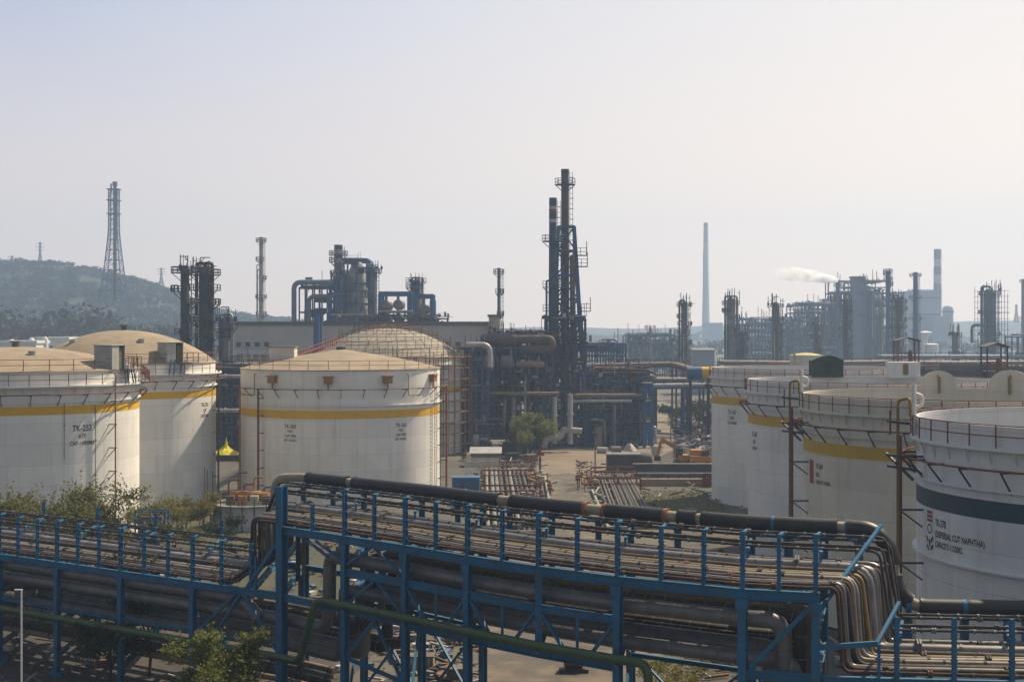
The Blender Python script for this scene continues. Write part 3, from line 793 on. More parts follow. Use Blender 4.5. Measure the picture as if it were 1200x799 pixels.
for i, (u, r, m, word, cm) in enumerate(deck):
    cnt[word] = cnt.get(word, 0) + 1
    k = cnt[word]
    zl, zu, zr = ZL + r + .02, ZU + r + .02, ZR + r + .02
    sr = 4.42 + .25 * u + (.05 if i % 3 == 0 else 0); sd = 12.24 + .66 * u
    off = .25
    if m is YPIPE or i == 3:      # these two start at the raised deck
        path = [rk(5.2, u, 7.0)] + run(5.2, sd, u, zu) + run(sd + .12, 14.9, u, zr)
    else:
        path = run(0.2, sr, u, zl) + [rk(sr + .22, u, zl + .9)] + run(sr + .22, sd, u, zu) + run(sd + .07, 14.9, u, zr)
    path = [p + Vector((0, rng.uniform(-.05, .05), rng.uniform(0, .05))) for p in path]
    path = rpath(path, max(.3, r * 3.2) * rng.uniform(.8, 1.5), 4)
    name = 'pipe'
    which = f'{ORD[k - 1]} {word} pipe counted from the near edge of the rack decks' if sum(1 for d in deck if d[3] == word) > 1 else f'single {word} pipe among the brown pipes on the rack decks'
    o = solo(cleats(MB().tube(path, r, 10), path, r, 1.4 + .9 * rng.random()), name, [m, cm], which, 'pipe', path[0], GRP)
# thin upper-tier lines resting on the far posts
for i, (u, z) in enumerate(((.62, .95), (.74, .98), (.84, 1.3), (.93, .7), (.965, 1.0))):
    path = run(.2, 4.5, u, ZL + z) + run(4.75, 12.55 + .3 * u, u, ZU + z) + run(12.7 + .3 * u, 14.9, u, ZR + z)
    path = rpath(path, .35, 3)
    o = solo(cleats(MB().tube(path, .06, 7), path, .06, .8, 1.2), 'pipe', [(DARKP, BROWN)[i % 2], (MIDST, DKST)[i % 2]], f'{ORD[i]} thin upper-tier line above the rack deck, counted from the near side', 'pipe', path[0], 'thin lines above the rack decks')
hang = MB()
for s in [1, 2, 3, 4, 6, 7, 8, 9, 10, 11, 12, 13, 14]:
    zb = ZL if s < 5 else (ZU if s < 12.5 else ZR)
    rack = lowl if s < 5 else (up_ if s < 12.5 else lowr)
    MB().bar(rk(s, .55, zb + .85), rk(s, 1, zb + .85), .12, .14).build('pipe_support', BLUE, rack)
    MB().bar(rk(s, .55, zb), rk(s, .55, zb + .85), .1, .1).build('pipe_support', BLUE, rack)

# ---- the big black insulated line along the far side
zb, zr_ = 11.45, 8.2
path = [rk(4.62, 1.02, 7.4), rk(4.66, 1.02, zb - .1)] + run(4.95, 12.62, 1.04, zb)[0:] + [rk(12.86, 1.08, zb - .9), rk(12.9, 1.08, zr_ + .8)] + run(13.1, 14.9, 1.07, zr_)
big = thing('insulated_pipe', 'fat black insulated pipeline along the far edge of the racks with bare pale gaps', 'pipeline', tuple(rk(8, 1.04, 0)))
full = rpath(path, 1.1, 8)
MB().tube(full, .25, 12).build('bare_pipe', PALEP, big)
L_ = [0.0]
for a, b in zip(full, full[1:]): L_.append(L_[-1] + (b - a).length)
def cut(a, b):
    out = []
    def at(d):
        for i in range(len(full) - 1):
            if L_[i + 1] >= d: return full[i].lerp(full[i + 1], (d - L_[i]) / max(1e-6, L_[i + 1] - L_[i]))
        return full[-1]
    out.append(at(a)); out += [full[i] for i in range(len(full)) if a + .02 < L_[i] < b - .02]; out.append(at(b)); return out
def dist_px(px):
    best = min(range(len(full)), key=lambda i: abs(600 + F * full[i].x / full[i].y - px) + (0 if full[i].z > 8 else 500)); 
    # refine between samples
    res = None
    for i in range(len(full) - 1):
        a = 600 + F * full[i].x / full[i].y; b = 600 + F * full[i + 1].x / full[i + 1].y
        if (a - px) * (b - px) <= 0 and L_[i] > 2.5:
            res = L_[i] + (L_[i + 1] - L_[i]) * ((px - a) / (b - a) if b != a else 0)
            break
    return res if res is not None else L_[best]
tot = L_[-1]
dd = [dist_px(x) for x in (362, 408, 416, 585, 601, 689, 709, 783, 797, 817, 825, 981, 994)]
drop0 = max(L_[i] for i in range(len(full)) if full[i].z > zb - 1.6 and full[i].x < 18)
segs = [(dd[0], dd[1]), (dd[2], dd[3]), (dd[4], dd[5]), (dd[6], dd[7]), (dd[8], dd[9]), (dd[10], dd[11]), (dd[12], drop0), (drop0 + .55, dist_px(1066)), (dist_px(1078), tot - .1)]
for k, (a, b) in enumerate(segs):
    if b - a < .2: continue
    o = MB().tube(cut(a, b), .345, 18).build('insulation', BLACKP, big)
    MB().tube(cut(a - .03, a + .16), .36, 18).build('end_collar', ORANGE if k in (3, ) else BLACKP, o)
    MB().tube(cut(b - .16, b + .03), .36, 18).build('end_collar', ORANGE if k in (2, 3) else BLACKP, o)
for s in (5, 5.5, 6, 7, 7.6, 8.4, 9, 9.6, 10.4, 11, 11.5, 12, 12.45):
    mb = MB().box(rk(s, 1.0, zb - .42), (.95, .5, .08)); mb.box(rk(s, 1.0, zb - .7), (.3, .45, .5)); mb.bar(rk(s, 1.0, ZU - .1), rk(s, 1.0, zb - .45), .28)
    mb.build('pipe_saddle', BLUE, up_)
for s in (13.05, 13.6, 14.1):
    mb = MB().box(rk(s, 1.05, zr_ - .4), (.5, .7, .08)); mb.bar(rk(s, 1.05, ZR - .1), rk(s, 1.05, zr_ - .42), .3); mb.build('pipe_saddle', BLUE, lowr)
    d = (rk(s + .02, 1.07, 0) - rk(s, 1.07, 0)).normalized(); c = rk(s, 1.07, zr_)
    MB().tube([c - d * .1, c + d * .1], .358, 18).build('pipe_strap', BLUE, lowr)
for s in (12.3, 11.3):
    d = (rk(s + .02, 1.04, 0) - rk(s, 1.04, 0)).normalized(); c = rk(s, 1.04, zb)
    MB().tube([c - d * .07, c + d * .07], .358, 18).build('pipe_strap', BLUE, up_)

# ---- large clad pipes on the lower levels
def clad(path, r, mat, label, group='large clad pipes under the rack decks', bands=True, rad=None):
    path = rpath(path, rad or r * 2.6, 6)
    mb = MB().tube(path, r, 18).mark(0)
    if bands:
        d = 0
        for a, b in zip(path, path[1:]):
            L = (b - a).length; h = (b - a).normalized(); t = .9 - d
            while t < L:
                c = a + h * t; mb.tube([c - h * .03, c + h * .03], r + .008, 18, False); t += .9
            d = L - (t - .9)
        mb.mark(1)
    return solo(mb, 'clad_pipe', [mat, MIDST], label, 'pipe', path[0], group)
def lowpipe(u, r, zl, sr, zu, se, mat, label):
    path = run(.2, sr, u, zl + r) + run(sr + .02, se, u, zu + r) + [rk(se + .01, u, .4)]
    return clad(path, r, mat, label)
lowpipe(.10, .33, 4.78, 5.72, 8.38, 11.55, GREYP, 'grey clad pipe nearest on the upper level under the raised deck')
lowpipe(.24, .30, 3.2, 5.9, 6.62, 11.7, GREYP, 'grey clad pipe nearest on the bottom level inside the lattice girder')
lowpipe(.42, .42, 3.2, 6.15, 6.62, 11.35, GREYP, 'fattest grey clad pipe on the bottom level, second from the front')
lowpipe(.34, .24, 4.78, 6.3, 8.38, 11.75, BROWN, 'dull brown pipe second on the upper level below deck')
lowpipe(.52, .20, 4.78, 6.45, 8.38, 11.85, TANP, 'tan pipe third on the upper level below deck')
lowpipe(.62, .26, 4.78, 6.6, 8.38, 11.6, DARKP, 'black pipe fourth on the upper level below deck')
lowpipe(.66, .30, 3.2, 6.5, 6.62, 11.9, DARKP, 'black pipe third on the bottom level below deck')
lowpipe(.78, .16, 4.78, 6.7, 8.38, 11.9, TANP, 'thin tan pipe fifth on the upper level below deck')
lowpipe(.84, .28, 3.2, 6.75, 6.62, 11.95, BROWN, 'dull brown pipe at the back of the bottom level')
# large line slung just below the left deck
path = run(.2, 4.55, .06, 5.95) + [rk(4.75, .06, 5.0)]
clad(path, .34, GREYP, 'long grey clad pipe slung just beneath the low left deck beam')
for i, (u, z, r, s1, lb) in enumerate(((.3, 4.4, .42, 1.85, 'fat pale grey pipe crossing under the low left deck, upper of two'), (.15, 3.75, .4, 1.5, 'fat pale grey pipe crossing under the low left deck, lower of two'))):
    clad([rk(.1, u, z), rk(1.2, u - .05, z), rk(s1, u + .5, z), rk(s1 + .1, u + .9, z)], r, GREYP, lb, 'crossing pipes under the left deck', rad=2.0)
for i, (u, z, r, m, lb) in enumerate(((.3, 1.5, .16, TANP, 'tan pipe low under the left rack, nearest of four'), (.45, 1.5, .2, BROWN, 'brown pipe low under the left rack, second of four'), (.6, 1.5, .14, GREYP, 'grey pipe low under the left rack, third of four'), (.75, 1.5, .18, TANP, 'tan pipe low under the left rack, farthest of four'))):
    pth = run(.2, 5.6, u, z); solo(cleats(MB().tube(pth, r, 10), pth, r, 2.2), 'pipe', [m, DKST], lb, 'pipe', pth[0], 'low pipes under the left rack')
for s in (1, 2, 3, 4, 5): MB().ibeam(rk(s, .02, 1.2), rk(s, .98, 1.2), .2, .26, .03).build('cross_beam', BLUE, lowl if s < 5 else up_)
# ---- green painted pipe in front of everything
gz1, gz2 = 3.5, 6.75
path = run(.2, 5.32, -.07, gz1) + run(5.58, 10.26, -.07, gz2) + [rk(10.27, -.07, .3)]
gp = solo(MB().tube(rpath(path, .55, 6), .19, 14), 'green_pipe', GREEN, 'green painted pipe strung along the front of the blue racks', 'pipe', path[0])
for s in (1, 2, 3, 4, 6, 7, 8, 9, 10):
    z = gz1 if s < 5.3 else gz2
    MB().bar(rk(s, .0, z - .25), rk(s, -.1, z - .25), .14, .12).build('pipe_bracket', BLUE, lowl if s < 5 else up_)
# thin white lamp pole in front of the left rack
pp = P(25, 799, 74.0); c = Vector((pp.x, 74.0, 0))
lp = thing('pole', 'thin white pole before the low left rack near the green pipe', 'pole', tuple(c))
MB().tube([c, c + Vector((0, 0, 6.4))], [.06, .045], 8).build('shaft', WPAINT, lp)
MB().bar(c + Vector((-.35, 0, 6.42)), c + Vector((.05, 0, 6.42)), .1, .07).build('crossarm', WPAINT, lp)
# ------------------------------------------------------------------ towers, stacks, process units
def gallery(root, c, r, z, w, mat, a0=0.0, a1=None, lite=False):
    mb = MB(); t = (c[0], c[1], r)
    full = a1 is None; e = a0 + 2 * math.pi if full else a1; n = 16
    mb.lathe([(r, z), (r + w, z), (r + w, z + .12), (r, z + .12), (r, z)], n, (c[0], c[1], 0), a0, a1)
    th = .045 if not lite else .08
    for h in (.55, 1.1): mb.tube([on(t, a0 + (e - a0) * i / n, w - .05, z + h) for i in range(n + 1)], th, 4)
    for i in range(0, n + 1, 2):
        p = on(t, a0 + (e - a0) * i / n, w - .05, z); mb.bar(p, p + Vector((0, 0, 1.15)), th * 2)
    for i in range(0, n, 4):
        a = a0 + (e - a0) * i / n; mb.bar(on(t, a, 0, z - w * .8), on(t, a, w * .9, z), .12)
    return mb.build('gallery', mat, root)

def tower(label, px, py, Z, wpx, mat, pm=DKST, galleries=5, davit=True, overhead=None, name='distillation_column', seed=0, z0=0.0, taper=1.0, cap='dish', gw=1.0, ladder_side=1,
          group=None, bands=None, cat='column', lite=False, gl=None, part_ring=True, skirt=1.0):
    rn = random.Random(seed + int(px * 7)); x = X_(px, Z); ztop = z_(py, Z); r = wpx / 2 / F * Z
    root = thing(name, label, cat, (x, Z, z0), group); c = (x, Z, 0)
    rb = r * taper; prof = [(rb * skirt, z0), (rb, z0 + (ztop - z0) * .15)]
    if taper == 1.0 and cap == 'dish': prof += [(r * .97, z0 + (ztop - z0) * .55), (r * .97, ztop - r * .8), (r * .8, ztop - r * .35), (r * .45, ztop - r * .08), (.02, ztop)]
    else: prof += [(r + (rb - r) * .5, z0 + (ztop - z0) * .5), (r, ztop - .3), (r * 1.06, ztop - .3), (r * 1.06, ztop), (r * .86, ztop), (r * .86, ztop - 2)]
    MB().lathe(prof, 24, c).build('shell', mat, root)
    if bands:
        for (t0, t1, bm) in bands:
            h = ztop - z0; q0, q1 = ztop - t0 * h, ztop - t1 * h
            ra = r + (rb - r) * min(1, t0) + .03; rb2 = r + (rb - r) * min(1, t1) + .03
            MB().lathe([(ra, q0), (rb2, q1)], 24, c).build('painted_band', bm, root)
    zs = gl if gl is not None else [ztop - 1.2 - (ztop - z0) * .8 * i / max(1, galleries) - rn.uniform(0, 1.0) for i in range(galleries)]
    for i, z in enumerate(zs):
        f = (ztop - z) / (ztop - z0); rr = r + (rb - r) * f
        if i == 0 or not part_ring: gallery(root, c, rr, z, gw, pm, lite=lite)
        else:
            a = rn.uniform(-3, 3) if i % 2 else (-.9 if ladder_side > 0 else 2.2); gallery(root, c, rr, z, gw, pm, a, a + rn.uniform(2.6, 4.2), lite=lite)
    mb = MB(); a = -.5 if ladder_side > 0 else -2.7
    t = (x, Z, rb)
    for s in (-.25, .25): mb.bar(on(t, a, .5, z0) + Vector((s, 0, 0)), on((x, Z, r), a, .5, ztop - .5) + Vector((s, 0, 0)), .08 if not lite else .14)
    z = z0 + 1
    while z < ztop - 1:
        f = (ztop - z) / (ztop - z0); tt = (x, Z, r + (rb - r) * f); p = on(tt, a, .5, z)
        mb.bar(p + Vector((-.3, 0, 0)), p + Vector((.3, 0, 0)), .06); z += .9
        if int(z * 10) % 2 == 0: mb.tube([p + Vector((.45 * math.cos(q), .45 * math.sin(q) - .3, 0)) for q in (-3.1, -2.2, -1.3, -.4, 0)], .04, 4)
    mb.build('caged_ladder', pm, root)
    if overhead:
        for k, (ang, rr_, zz, m2) in enumerate(overhead):
            tt = (x, Z, r); rr_ = min(rr_ * .55, r * .3); o = rr_
            p = rpath([(x, Z, ztop - .2), (x, Z, ztop + rr_ * 1.6), on(tt, ang, o + .15, ztop + rr_ * 1.6), on(tt, ang, o + .15, zz)], rr_ * 2.2, 5)
            MB().tube(p, rr_, 10).build('overhead_pipe', m2, root)
    else:
        for k in range(2):
            tt = (x, Z, rb); a = rn.uniform(-2.8, -.3); zz = z0 + (ztop - z0) * rn.uniform(.6, .92)
            MB().tube(rpath([on(tt, a, -.1, zz), on(tt, a, .55, zz), on(tt, a, .55, z0)], .4, 4), .12 + .05 * rn.random() + .04 * r, 8).build('riser_pipe', mat, root)
    if cap == 'dish' and wpx > 4.5:
        hb_ = MB(); tt = (x, Z, r)
        for k in range(9):
            a = rn.uniform(-3.3, .3); hgt = rn.uniform(.6, 2.4) * (1 + .3 * (Z > 350)); p = on(tt, a, rn.uniform(-.5, gw), ztop - 1.2)
            hb_.bar(p, p + Vector((0, 0, hgt + .8)), .1 + .06 * (Z > 350))
            if k % 2: hb_.bar(p + Vector((0, 0, hgt)), p + Vector((rn.uniform(-1.2, 1.2), 0, hgt)), .12)
            else: hb_.tube([p + Vector((0, 0, .4)), p + Vector((0, 0, 1.2))], .28, 7)
        hb_.build('head_frame', pm, root)
    for k in range(3 if wpx > 4.5 and name == 'distillation_column' else 0):
        tt = (x, Z, r); a = rn.uniform(-2.9, -.2); zz = z0 + (ztop - z0) * rn.uniform(.5, .95)
        MB().tube(rpath([on(tt, a, -.1, zz), on(tt, a, .35, zz), on(tt, a, .35, max(z0, zz - rn.uniform(6, 20)))], .3, 4), .14 + .03 * r, 8).build('riser_pipe', rn.choice([mat, LTST, DKST, MIDST]), root)
        MB().ring((x, Z, 0), r * .98, r + .1, zz - 1.5, zz - 1.2, 20).build('stiffener_ring', rn.choice([mat, pm]), root)
    if davit:
        s = rn.choice((-1, 1)); b = MB(); h = max(1.6, r * 1.3)
        b.bar((x + s * r * .7, Z, ztop - .5), (x + s * r * .7, Z, ztop + h), .16); b.bar((x + s * r * .7, Z, ztop + h), (x - s * r * .9, Z, ztop + h), .16)
        b.bar((x + s * r * .7, Z, ztop + h * .45), (x, Z, ztop + h), .12); b.build('davit', pm, root)
    return root

def frame_mb(x0, x1, y0, y1, z0, levels, nx, ny, w, braces=(), seed=0, cut=0.0):
    rn = random.Random(seed); mb = MB(); xs = [x0 + (x1 - x0) * i / nx for i in range(nx + 1)]; ys = [y0 + (y1 - y0) * i / ny for i in range(ny + 1)]
    tops = {}
    for i, x in enumerate(xs):
        for j, y in enumerate(ys):
            t = levels[-1] if rn.random() >= cut else levels[-2] if len(levels) > 1 else levels[-1]
            tops[i, j] = t; mb.bar((x, y, z0), (x, y, t), w)
    for z in levels:
        for j, y in enumerate(ys):
            for i in range(nx):
                if tops[i, j] >= z and tops[i + 1, j] >= z: mb.bar((xs[i], y, z), (xs[i + 1], y, z), w * .8, w * 1.1)
        for i, x in enumerate(xs):
            for j in range(ny):
                if tops[i, j] >= z and tops[i, j + 1] >= z: mb.bar((x, ys[j], z), (x, ys[j + 1], z), w * .8, w * 1.1)
    zz = [z0] + list(levels)
    for (i, k) in braces:
        if i < nx and k < len(levels):
            a, b = zz[k], zz[k + 1]; m = (xs[i] + xs[i + 1]) / 2
            mb.bar((xs[i], y0, a), (m, y0, b), w * .6); mb.bar((xs[i + 1], y0, a), (m, y0, b), w * .6)
    return mb, xs, ys

def unit(name, label, x0, x1, y0, y1, levels, nx, ny, w=.3, steel=BLUE2, pipes=16, vessels=4, pr=(.1, .3), pipe_mats=None, ves_mats=None, seed=1, floors=True, z0=0.0, cat='process unit',
         braces=(), cut=0.0, group=None, vr=(.7, 1.3), rails=True, risers=True, valves=0, fit=0, fit_s=.5):
    rn = random.Random(seed); pipe_mats = pipe_mats or [DKBR, MIDST, DKST, TANP]; ves_mats = ves_mats or [MIDST, DKBR]
    root = thing(name, label, cat, ((x0 + x1) / 2, y0, z0), group)
    mb, xs, ys = frame_mb(x0, x1, y0, y1, z0, levels, nx, ny, w, braces, seed, cut); mb.build('steel_frame', steel, root)
    zz = [z0] + list(levels)
    for k, z in enumerate(levels):
        if floors and k < len(levels):
            a = rn.randrange(0, max(1, nx // 2)); b = rn.randrange(max(a + 1, nx // 2), nx + 1)
            fx0, fx1 = xs[a], xs[min(b, nx)]
            MB().box(((fx0 + fx1) / 2, (y0 + y1) / 2, z + w * .6), (fx1 - fx0 + .6, (y1 - y0) + .8, .08)).build('platform', DKST, root)
            if rails:
                r_ = MB(); yy = y0 - .4
                for h in (.55, 1.1): r_.bar((fx0 - .3, yy, z + w * .6 + h), (fx1 + .3, yy, z + w * .6 + h), .06)
                n = max(2, int((fx1 - fx0) / 2))
                for i in range(n + 1):
                    x = fx0 - .3 + (fx1 - fx0 + .6) * i / n; r_.bar((x, yy, z + .1), (x, yy, z + w * .6 + 1.1), .07)
                r_.build('handrail', rn.choice([steel, DKST, RUST]), root)
    for i in range(pipes):
        k = rn.randrange(0, len(levels)); z = levels[k] + rn.uniform(.3, .9) if rn.random() < .8 else (zz[k] + zz[k + 1]) / 2
        y = rn.uniform(y0 - .4, y1); a = rn.uniform(x0 - 1, x0 + (x1 - x0) * .5); b = rn.uniform(a + (x1 - x0) * .25, x1 + 1); r = rn.uniform(*pr)
        m = rn.choice(pipe_mats)
        if risers and rn.random() < .62:
            q = rn.choice([-1, 1]); zt = max(z0 + .3, z - rn.uniform(.4, 1.0) * (z - z0)) if rn.random() < .75 else min(levels[-1] + 1, z + rn.uniform(2, 5))
            pth = [(a, y, z), (b, y, z), (b, y, zt)] if q > 0 else [(a, y, zt), (a, y, z), (b, y, z)]
            if rn.random() < .4: pth = pth + [(pth[-1][0] + rn.uniform(1, 3) * q, y, zt)] if q > 0 else [(pth[0][0] - rn.uniform(1, 3), y, zt)] + pth
        else: pth = [(a, y, z), (b, y, z)]
        MB().tube(rpath(pth, r * 3, 4), r, 8).build('pipe', m, root)
    for i in range(vessels):
        k = rn.randrange(0, len(levels)); r = rn.uniform(*vr); m = rn.choice(ves_mats); x = rn.uniform(x0 + r, x1 - r); y = rn.uniform(y0 + r * .3, y1 - r)
        hh = levels[k] - zz[k]
        if rn.random() < .55:
            L = rn.uniform(2.5, 5); z = zz[k] + min(hh * .5, r + .8)
            v = MB().drum((max(x0, x - L / 2), y, z), (min(x1, x + L / 2), y, z), r)
            for s in (-.3, .3): v.box((x + s * L, y, (zz[k] + z - r) / 2 + .1), (.3, r * 1.4, max(.2, z - r * .6 - zz[k])))
        else: v = MB().drum((x, y, zz[k] + .5), (x, y, zz[k] + hh * rn.uniform(.6, 1.0)), r * .75)
        v.build('vessel', m, root)
    for i in range(valves):
        k = rn.randrange(0, len(levels)); x = rn.uniform(x0, x1); y = rn.uniform(y0 - .3, y0 + (y1 - y0) * .4); z = zz[k] + rn.uniform(.2, 1.5); mb = MB(); s = rn.uniform(.25, .5)
        mb.tube([(x - s, y, z), (x + s, y, z)], s * .5, 8); mb.tube([(x, y, z), (x, y, z + s * 2)], s * .16, 6); mb.tube([(x, y, z + s * 2), (x, y, z + s * 2.15)], s * .6, 8)
        mb.build('valve', rn.choice([MIDST, LTST, RUST, DKST]), root)
    if fit:
        pm = [DKST, NAVY, LTST, RUST, MIDST, DKBR, TANP]; wts = [4, 4, 4, 3, 4, 4, 3]; b = MB(); sc = fit_s
        for i in range(fit):
            k = rn.randrange(0, len(levels)); x = rn.uniform(x0 - .3, x1 + .3); y = y0 + (y1 - y0) * rn.random() ** 2 - .5; zz_ = zz[k] + rn.uniform(.1, max(.2, zz[k + 1] - zz[k])); q = rn.random(); s = sc * rn.uniform(.35, 1.2)
            if k == len(levels) - 1 and rn.random() < .45: zz_ = levels[-1] + rn.uniform(0, .8)
            if q < .34: b.bar((x, y, zz_), (x, y, zz_ + s * rn.uniform(1.5, 6)), s * .22)
            elif q < .6: b.bar((x, y, zz_), (x + s * rn.uniform(1.5, 6), y, zz_), s * .2)
            elif q < .75: b.box((x, y, zz_), (s * 1.2, s, s * rn.uniform(.6, 1.8)))
            elif q < .88: b.tube([(x, y, zz_), (x, y, zz_ + s * 2.2)], s * .45, 7)
            else: b.tube([(x - s, y, zz_), (x + s, y, zz_)], s * .5, 7)
            b.mark(rn.choices(range(7), wts)[0])
        b.build('fittings', pm, root)['kind'] = 'stuff'
    return root

def X2(a, b, Z): return X_(a, Z), X_(b, Z)

# --- A: dark twin columns left, short column, slim stack
tower('taller of two dark columns at left, slim one with triangular davit on top', 216.5, 311, 256, 10, DKST, DKST, 9, True, None, seed=3, gw=1.7, lite=True)
tower('thicker dark column with brownish shell beside the slim dark one', 240, 312, 262, 14, DKBR, DKST, 9, True, [(3.0, .9, 8, DKST), (-.3, .6, 4, DKST)], seed=4, gw=1.8, lite=True)
tower('short steel column with crowded top platform before the long beige building', 264, 371, 240, 12, MIDST, NAVY, 3, True, [(-.3, .5, 6, LTST), (-2.2, .3, 4, NAVY)], seed=8, gw=1.2)
tower('slender pale grey stack rising above the beige building roof', 306, 278, 420, 4.4, LTST, MIDST, 7, False, None, name='stack', seed=5, taper=1.35, cap='open', gw=1.0, cat='stack', lite=True)
tower('thin dark stack beside the stair tower of the beige building', 584.5, 314, 330, 3.4, NAVY, NAVY, 6, False, None, name='stack', seed=6, taper=1.0, cap='open', gw=.9, cat='stack', lite=True)
# --- C: long beige building
Zb = 312; x0, x1 = X2(268, 575, Zb); zr = z_(380.5, Zb)
bl = thing('factory_building', 'long beige factory building with brown roof edge and square windows', 'building', ((x0 + x1) / 2, Zb, 0))
MB().box(((x0 + x1) / 2, Zb + 10, zr / 2), (x1 - x0, 20, zr)).build('wall', WALLB, bl)
MB().box(((x0 + x1) / 2, Zb + 10, zr + .3), (x1 - x0 + .8, 20.8, .8)).build('roof', FASC, bl)
for px in list(range(279, 322, 11)) + [523, 536, 549, 562]:
    x = X_(px + .5, Zb); z = z_(403.5, Zb)
    w = MB().box((x, Zb - .03, z), (1.05, .1, 1.0)).build('window', GLASS, bl)
    fr = MB()
    for s in (-1, 1): fr.box((x + s * .58, Zb - .06, z), (.1, .16, 1.2)); fr.box((x, Zb - .06, z + s * .56), (1.06, .16, .1))
    fr.build('frame', WALLB, w)
MB().box(((x0 + X_(345, Zb)) / 2, Zb - 2, z_(412.5, Zb)), (X_(345, Zb) - x0, 4, .9)).build('canopy', WCONC, bl)
for px in range(272, 345, 9): MB().bar((X_(px, Zb), Zb - 3.8, 0), (X_(px, Zb), Zb - 3.8, z_(414, Zb)), .3).build('canopy_post', WCONC, bl)
xs_ = X2(573, 586, Zb)
st = thing('stair_tower', 'pale stair tower at the right end of the long beige building', 'building', ((xs_[0] + xs_[1]) / 2, Zb - 2, 0))
zt = z_(371, Zb); MB().box(((xs_[0] + xs_[1]) / 2, Zb + 1, zt / 2), (xs_[1] - xs_[0], 6, zt)).build('wall', M('stair_tower_render', (.42, .38, .3), (.34, .3, .24), scale=.3, rough=.9), st)
MB().box(((xs_[0] + xs_[1]) / 2, Zb + 1, zt + .2), (xs_[1] - xs_[0] + .6, 6.6, .5)).build('roof', FASC, st)
MB().box(((xs_[0] + xs_[1]) / 2, Zb - 2.02, zt - 3), (.7, .08, 1.2)).build('window', GLASS, st)
# --- E: blue reactor unit behind the building
Ze = 348
xa, xb = X2(346, 395, Ze)
unit('duct_structure', 'blue frame with grey ducts, left wing of the blue reactor unit', xa + 1, xb, Ze, Ze + 10, [12, 18, 24, 30], 5, 1, .35, BLUE2, 14, 0, (.25, .6), [MIDST, BLUE2, NAVY], None, fit=120, fit_s=0.6, seed=21, rails=False)
d = thing('duct', 'big grey elbow duct arching over the blue frame at left', 'duct', (xa, Ze - 1, 0))
MB().tube(rpath([(xa, Ze - 2, 0), (xa, Ze - 2, z_(331, Ze)), (X_(392, Ze), Ze - 2, z_(331, Ze))], 1.8, 7), .62, 16).build('duct_pipe', FARB2, d)
MB().tube(rpath([(X_(363, Ze), Ze - 1, 0), (X_(363, Ze), Ze - 1, z_(347, Ze)), (X_(392, Ze), Ze - 1, z_(347, Ze))], 1.5, 7), .5, 14).build('duct_pipe', MIDST, d)
MB().tube([(X_(362, Ze), Ze, z_(331, Ze)), (X_(362, Ze), Ze, z_(325, Ze))], .9, 12).build('vent', MIDST, d)
tower('grey stack with red and white top bands above the blue reactor unit', 396.5, 287, Ze + 6, 9.5, MIDST, NAVY, 4, False, None, name='stack', seed=22, taper=1.25, cap='open', cat='stack', gw=1.3, lite=True,
      bands=[(.0, .03, NAVY), (.03, .055, RB_W), (.055, .08, RB_R), (.08, .11, RB_W)], gl=[z_(298, Ze), z_(306, Ze), z_(321, Ze), z_(338, Ze)])
xa2, xb2 = X2(387, 402, Ze)
unit('steel_structure', 'narrow dark blue steel tower carrying the banded stack', xa2 + .4, xb2 - .4, Ze - 1, Ze + 7, [8, 13, 18, 23, 28, 33], 2, 1, .45, BLUE2, 12, 0, (.2, .45), [NAVY, BLUE2], None, fit=120, fit_s=0.5, seed=23, braces=[(0, 1), (1, 2), (0, 3), (1, 4), (0, 5)])
xa3, xb3 = X2(403, 433, Ze)
MBv = thing('reactor', 'wide silver reactor vessel inside the blue steel frame', 'vessel', ((xa3 + xb3) / 2 - .6, Ze + 4, 0))
MB().lathe([(2.5, 0), (2.6, 12), (2.75, 20), (2.75, 31), (2.2, 34), (1.2, 36.2), (.02, 36.8)], 28, (X_(416.5, Ze), Ze + 4, 0)).build('shell', LTST, MBv)
for z in (15.5, 22.5, 29): MB().ring((X_(416.5, Ze), Ze + 4, 0), 2.7, 2.95, z, z + .5, 28).build('stiffener_ring', MIDST, MBv)
unit('reactor_structure', 'blue steel frame tower around the wide silver reactor', xa3, xb3, Ze, Ze + 8, [9, 14.5, 20, 26, 31, 36.5], 2, 1, .42, BLUE2, 12, 2, (.15, .4), [BLUE2, NAVY, MIDST, LTST], [MIDST], fit=160, fit_s=0.5, seed=25, braces=[(0, 2), (1, 3), (0, 4)])
fr = thing('lifting_frame', 'open blue lifting frame on top of the reactor tower', 'frame', (X_(421, Ze), Ze, 36))
mb = MB(); xl, xr = X2(414, 430, Ze); zt = z_(304, Ze)
for y in (Ze, Ze + 6):
    mb.bar((xl, y, 36), (xl, y, zt), .5); mb.bar((xr, y, 30), (xr, y, zt), .5); mb.bar((xl, y, zt), (xr, y, zt), .55); mb.bar((xl, y, zt - 2), (xr, y, zt - 2), .3)
for x in (xl, xr): mb.bar((x, Ze, zt), (x, Ze + 6, zt), .5)
mb.build('portal', BLUE2, fr); MB().box(((xl + xr) / 2, Ze + 2, zt - 2.6), (1.6, 1.2, 1.1)).build('hoist', DKST, fr)
tower('grey column right of the blue reactor tower with right-hand galleries', 437.5, 312, Ze, 8, MIDST, NAVY, 5, False, [(2.9, .4, 10, NAVY)], seed=26, gw=1.2, lite=True)
unit('valve_deck', 'low tangle of dark pumps and valves below the blue reactor tower', X_(405, Ze), X_(445, Ze), Ze - 6, Ze - 1, [19.5, 22], 5, 1, .3, NAVY, 12, 5, (.12, .3), [DKBR, PALEY, MIDST, DKST], [DKBR, MIDST], fit=120, fit_s=0.5, seed=27, vr=(.5, .9), valves=8)
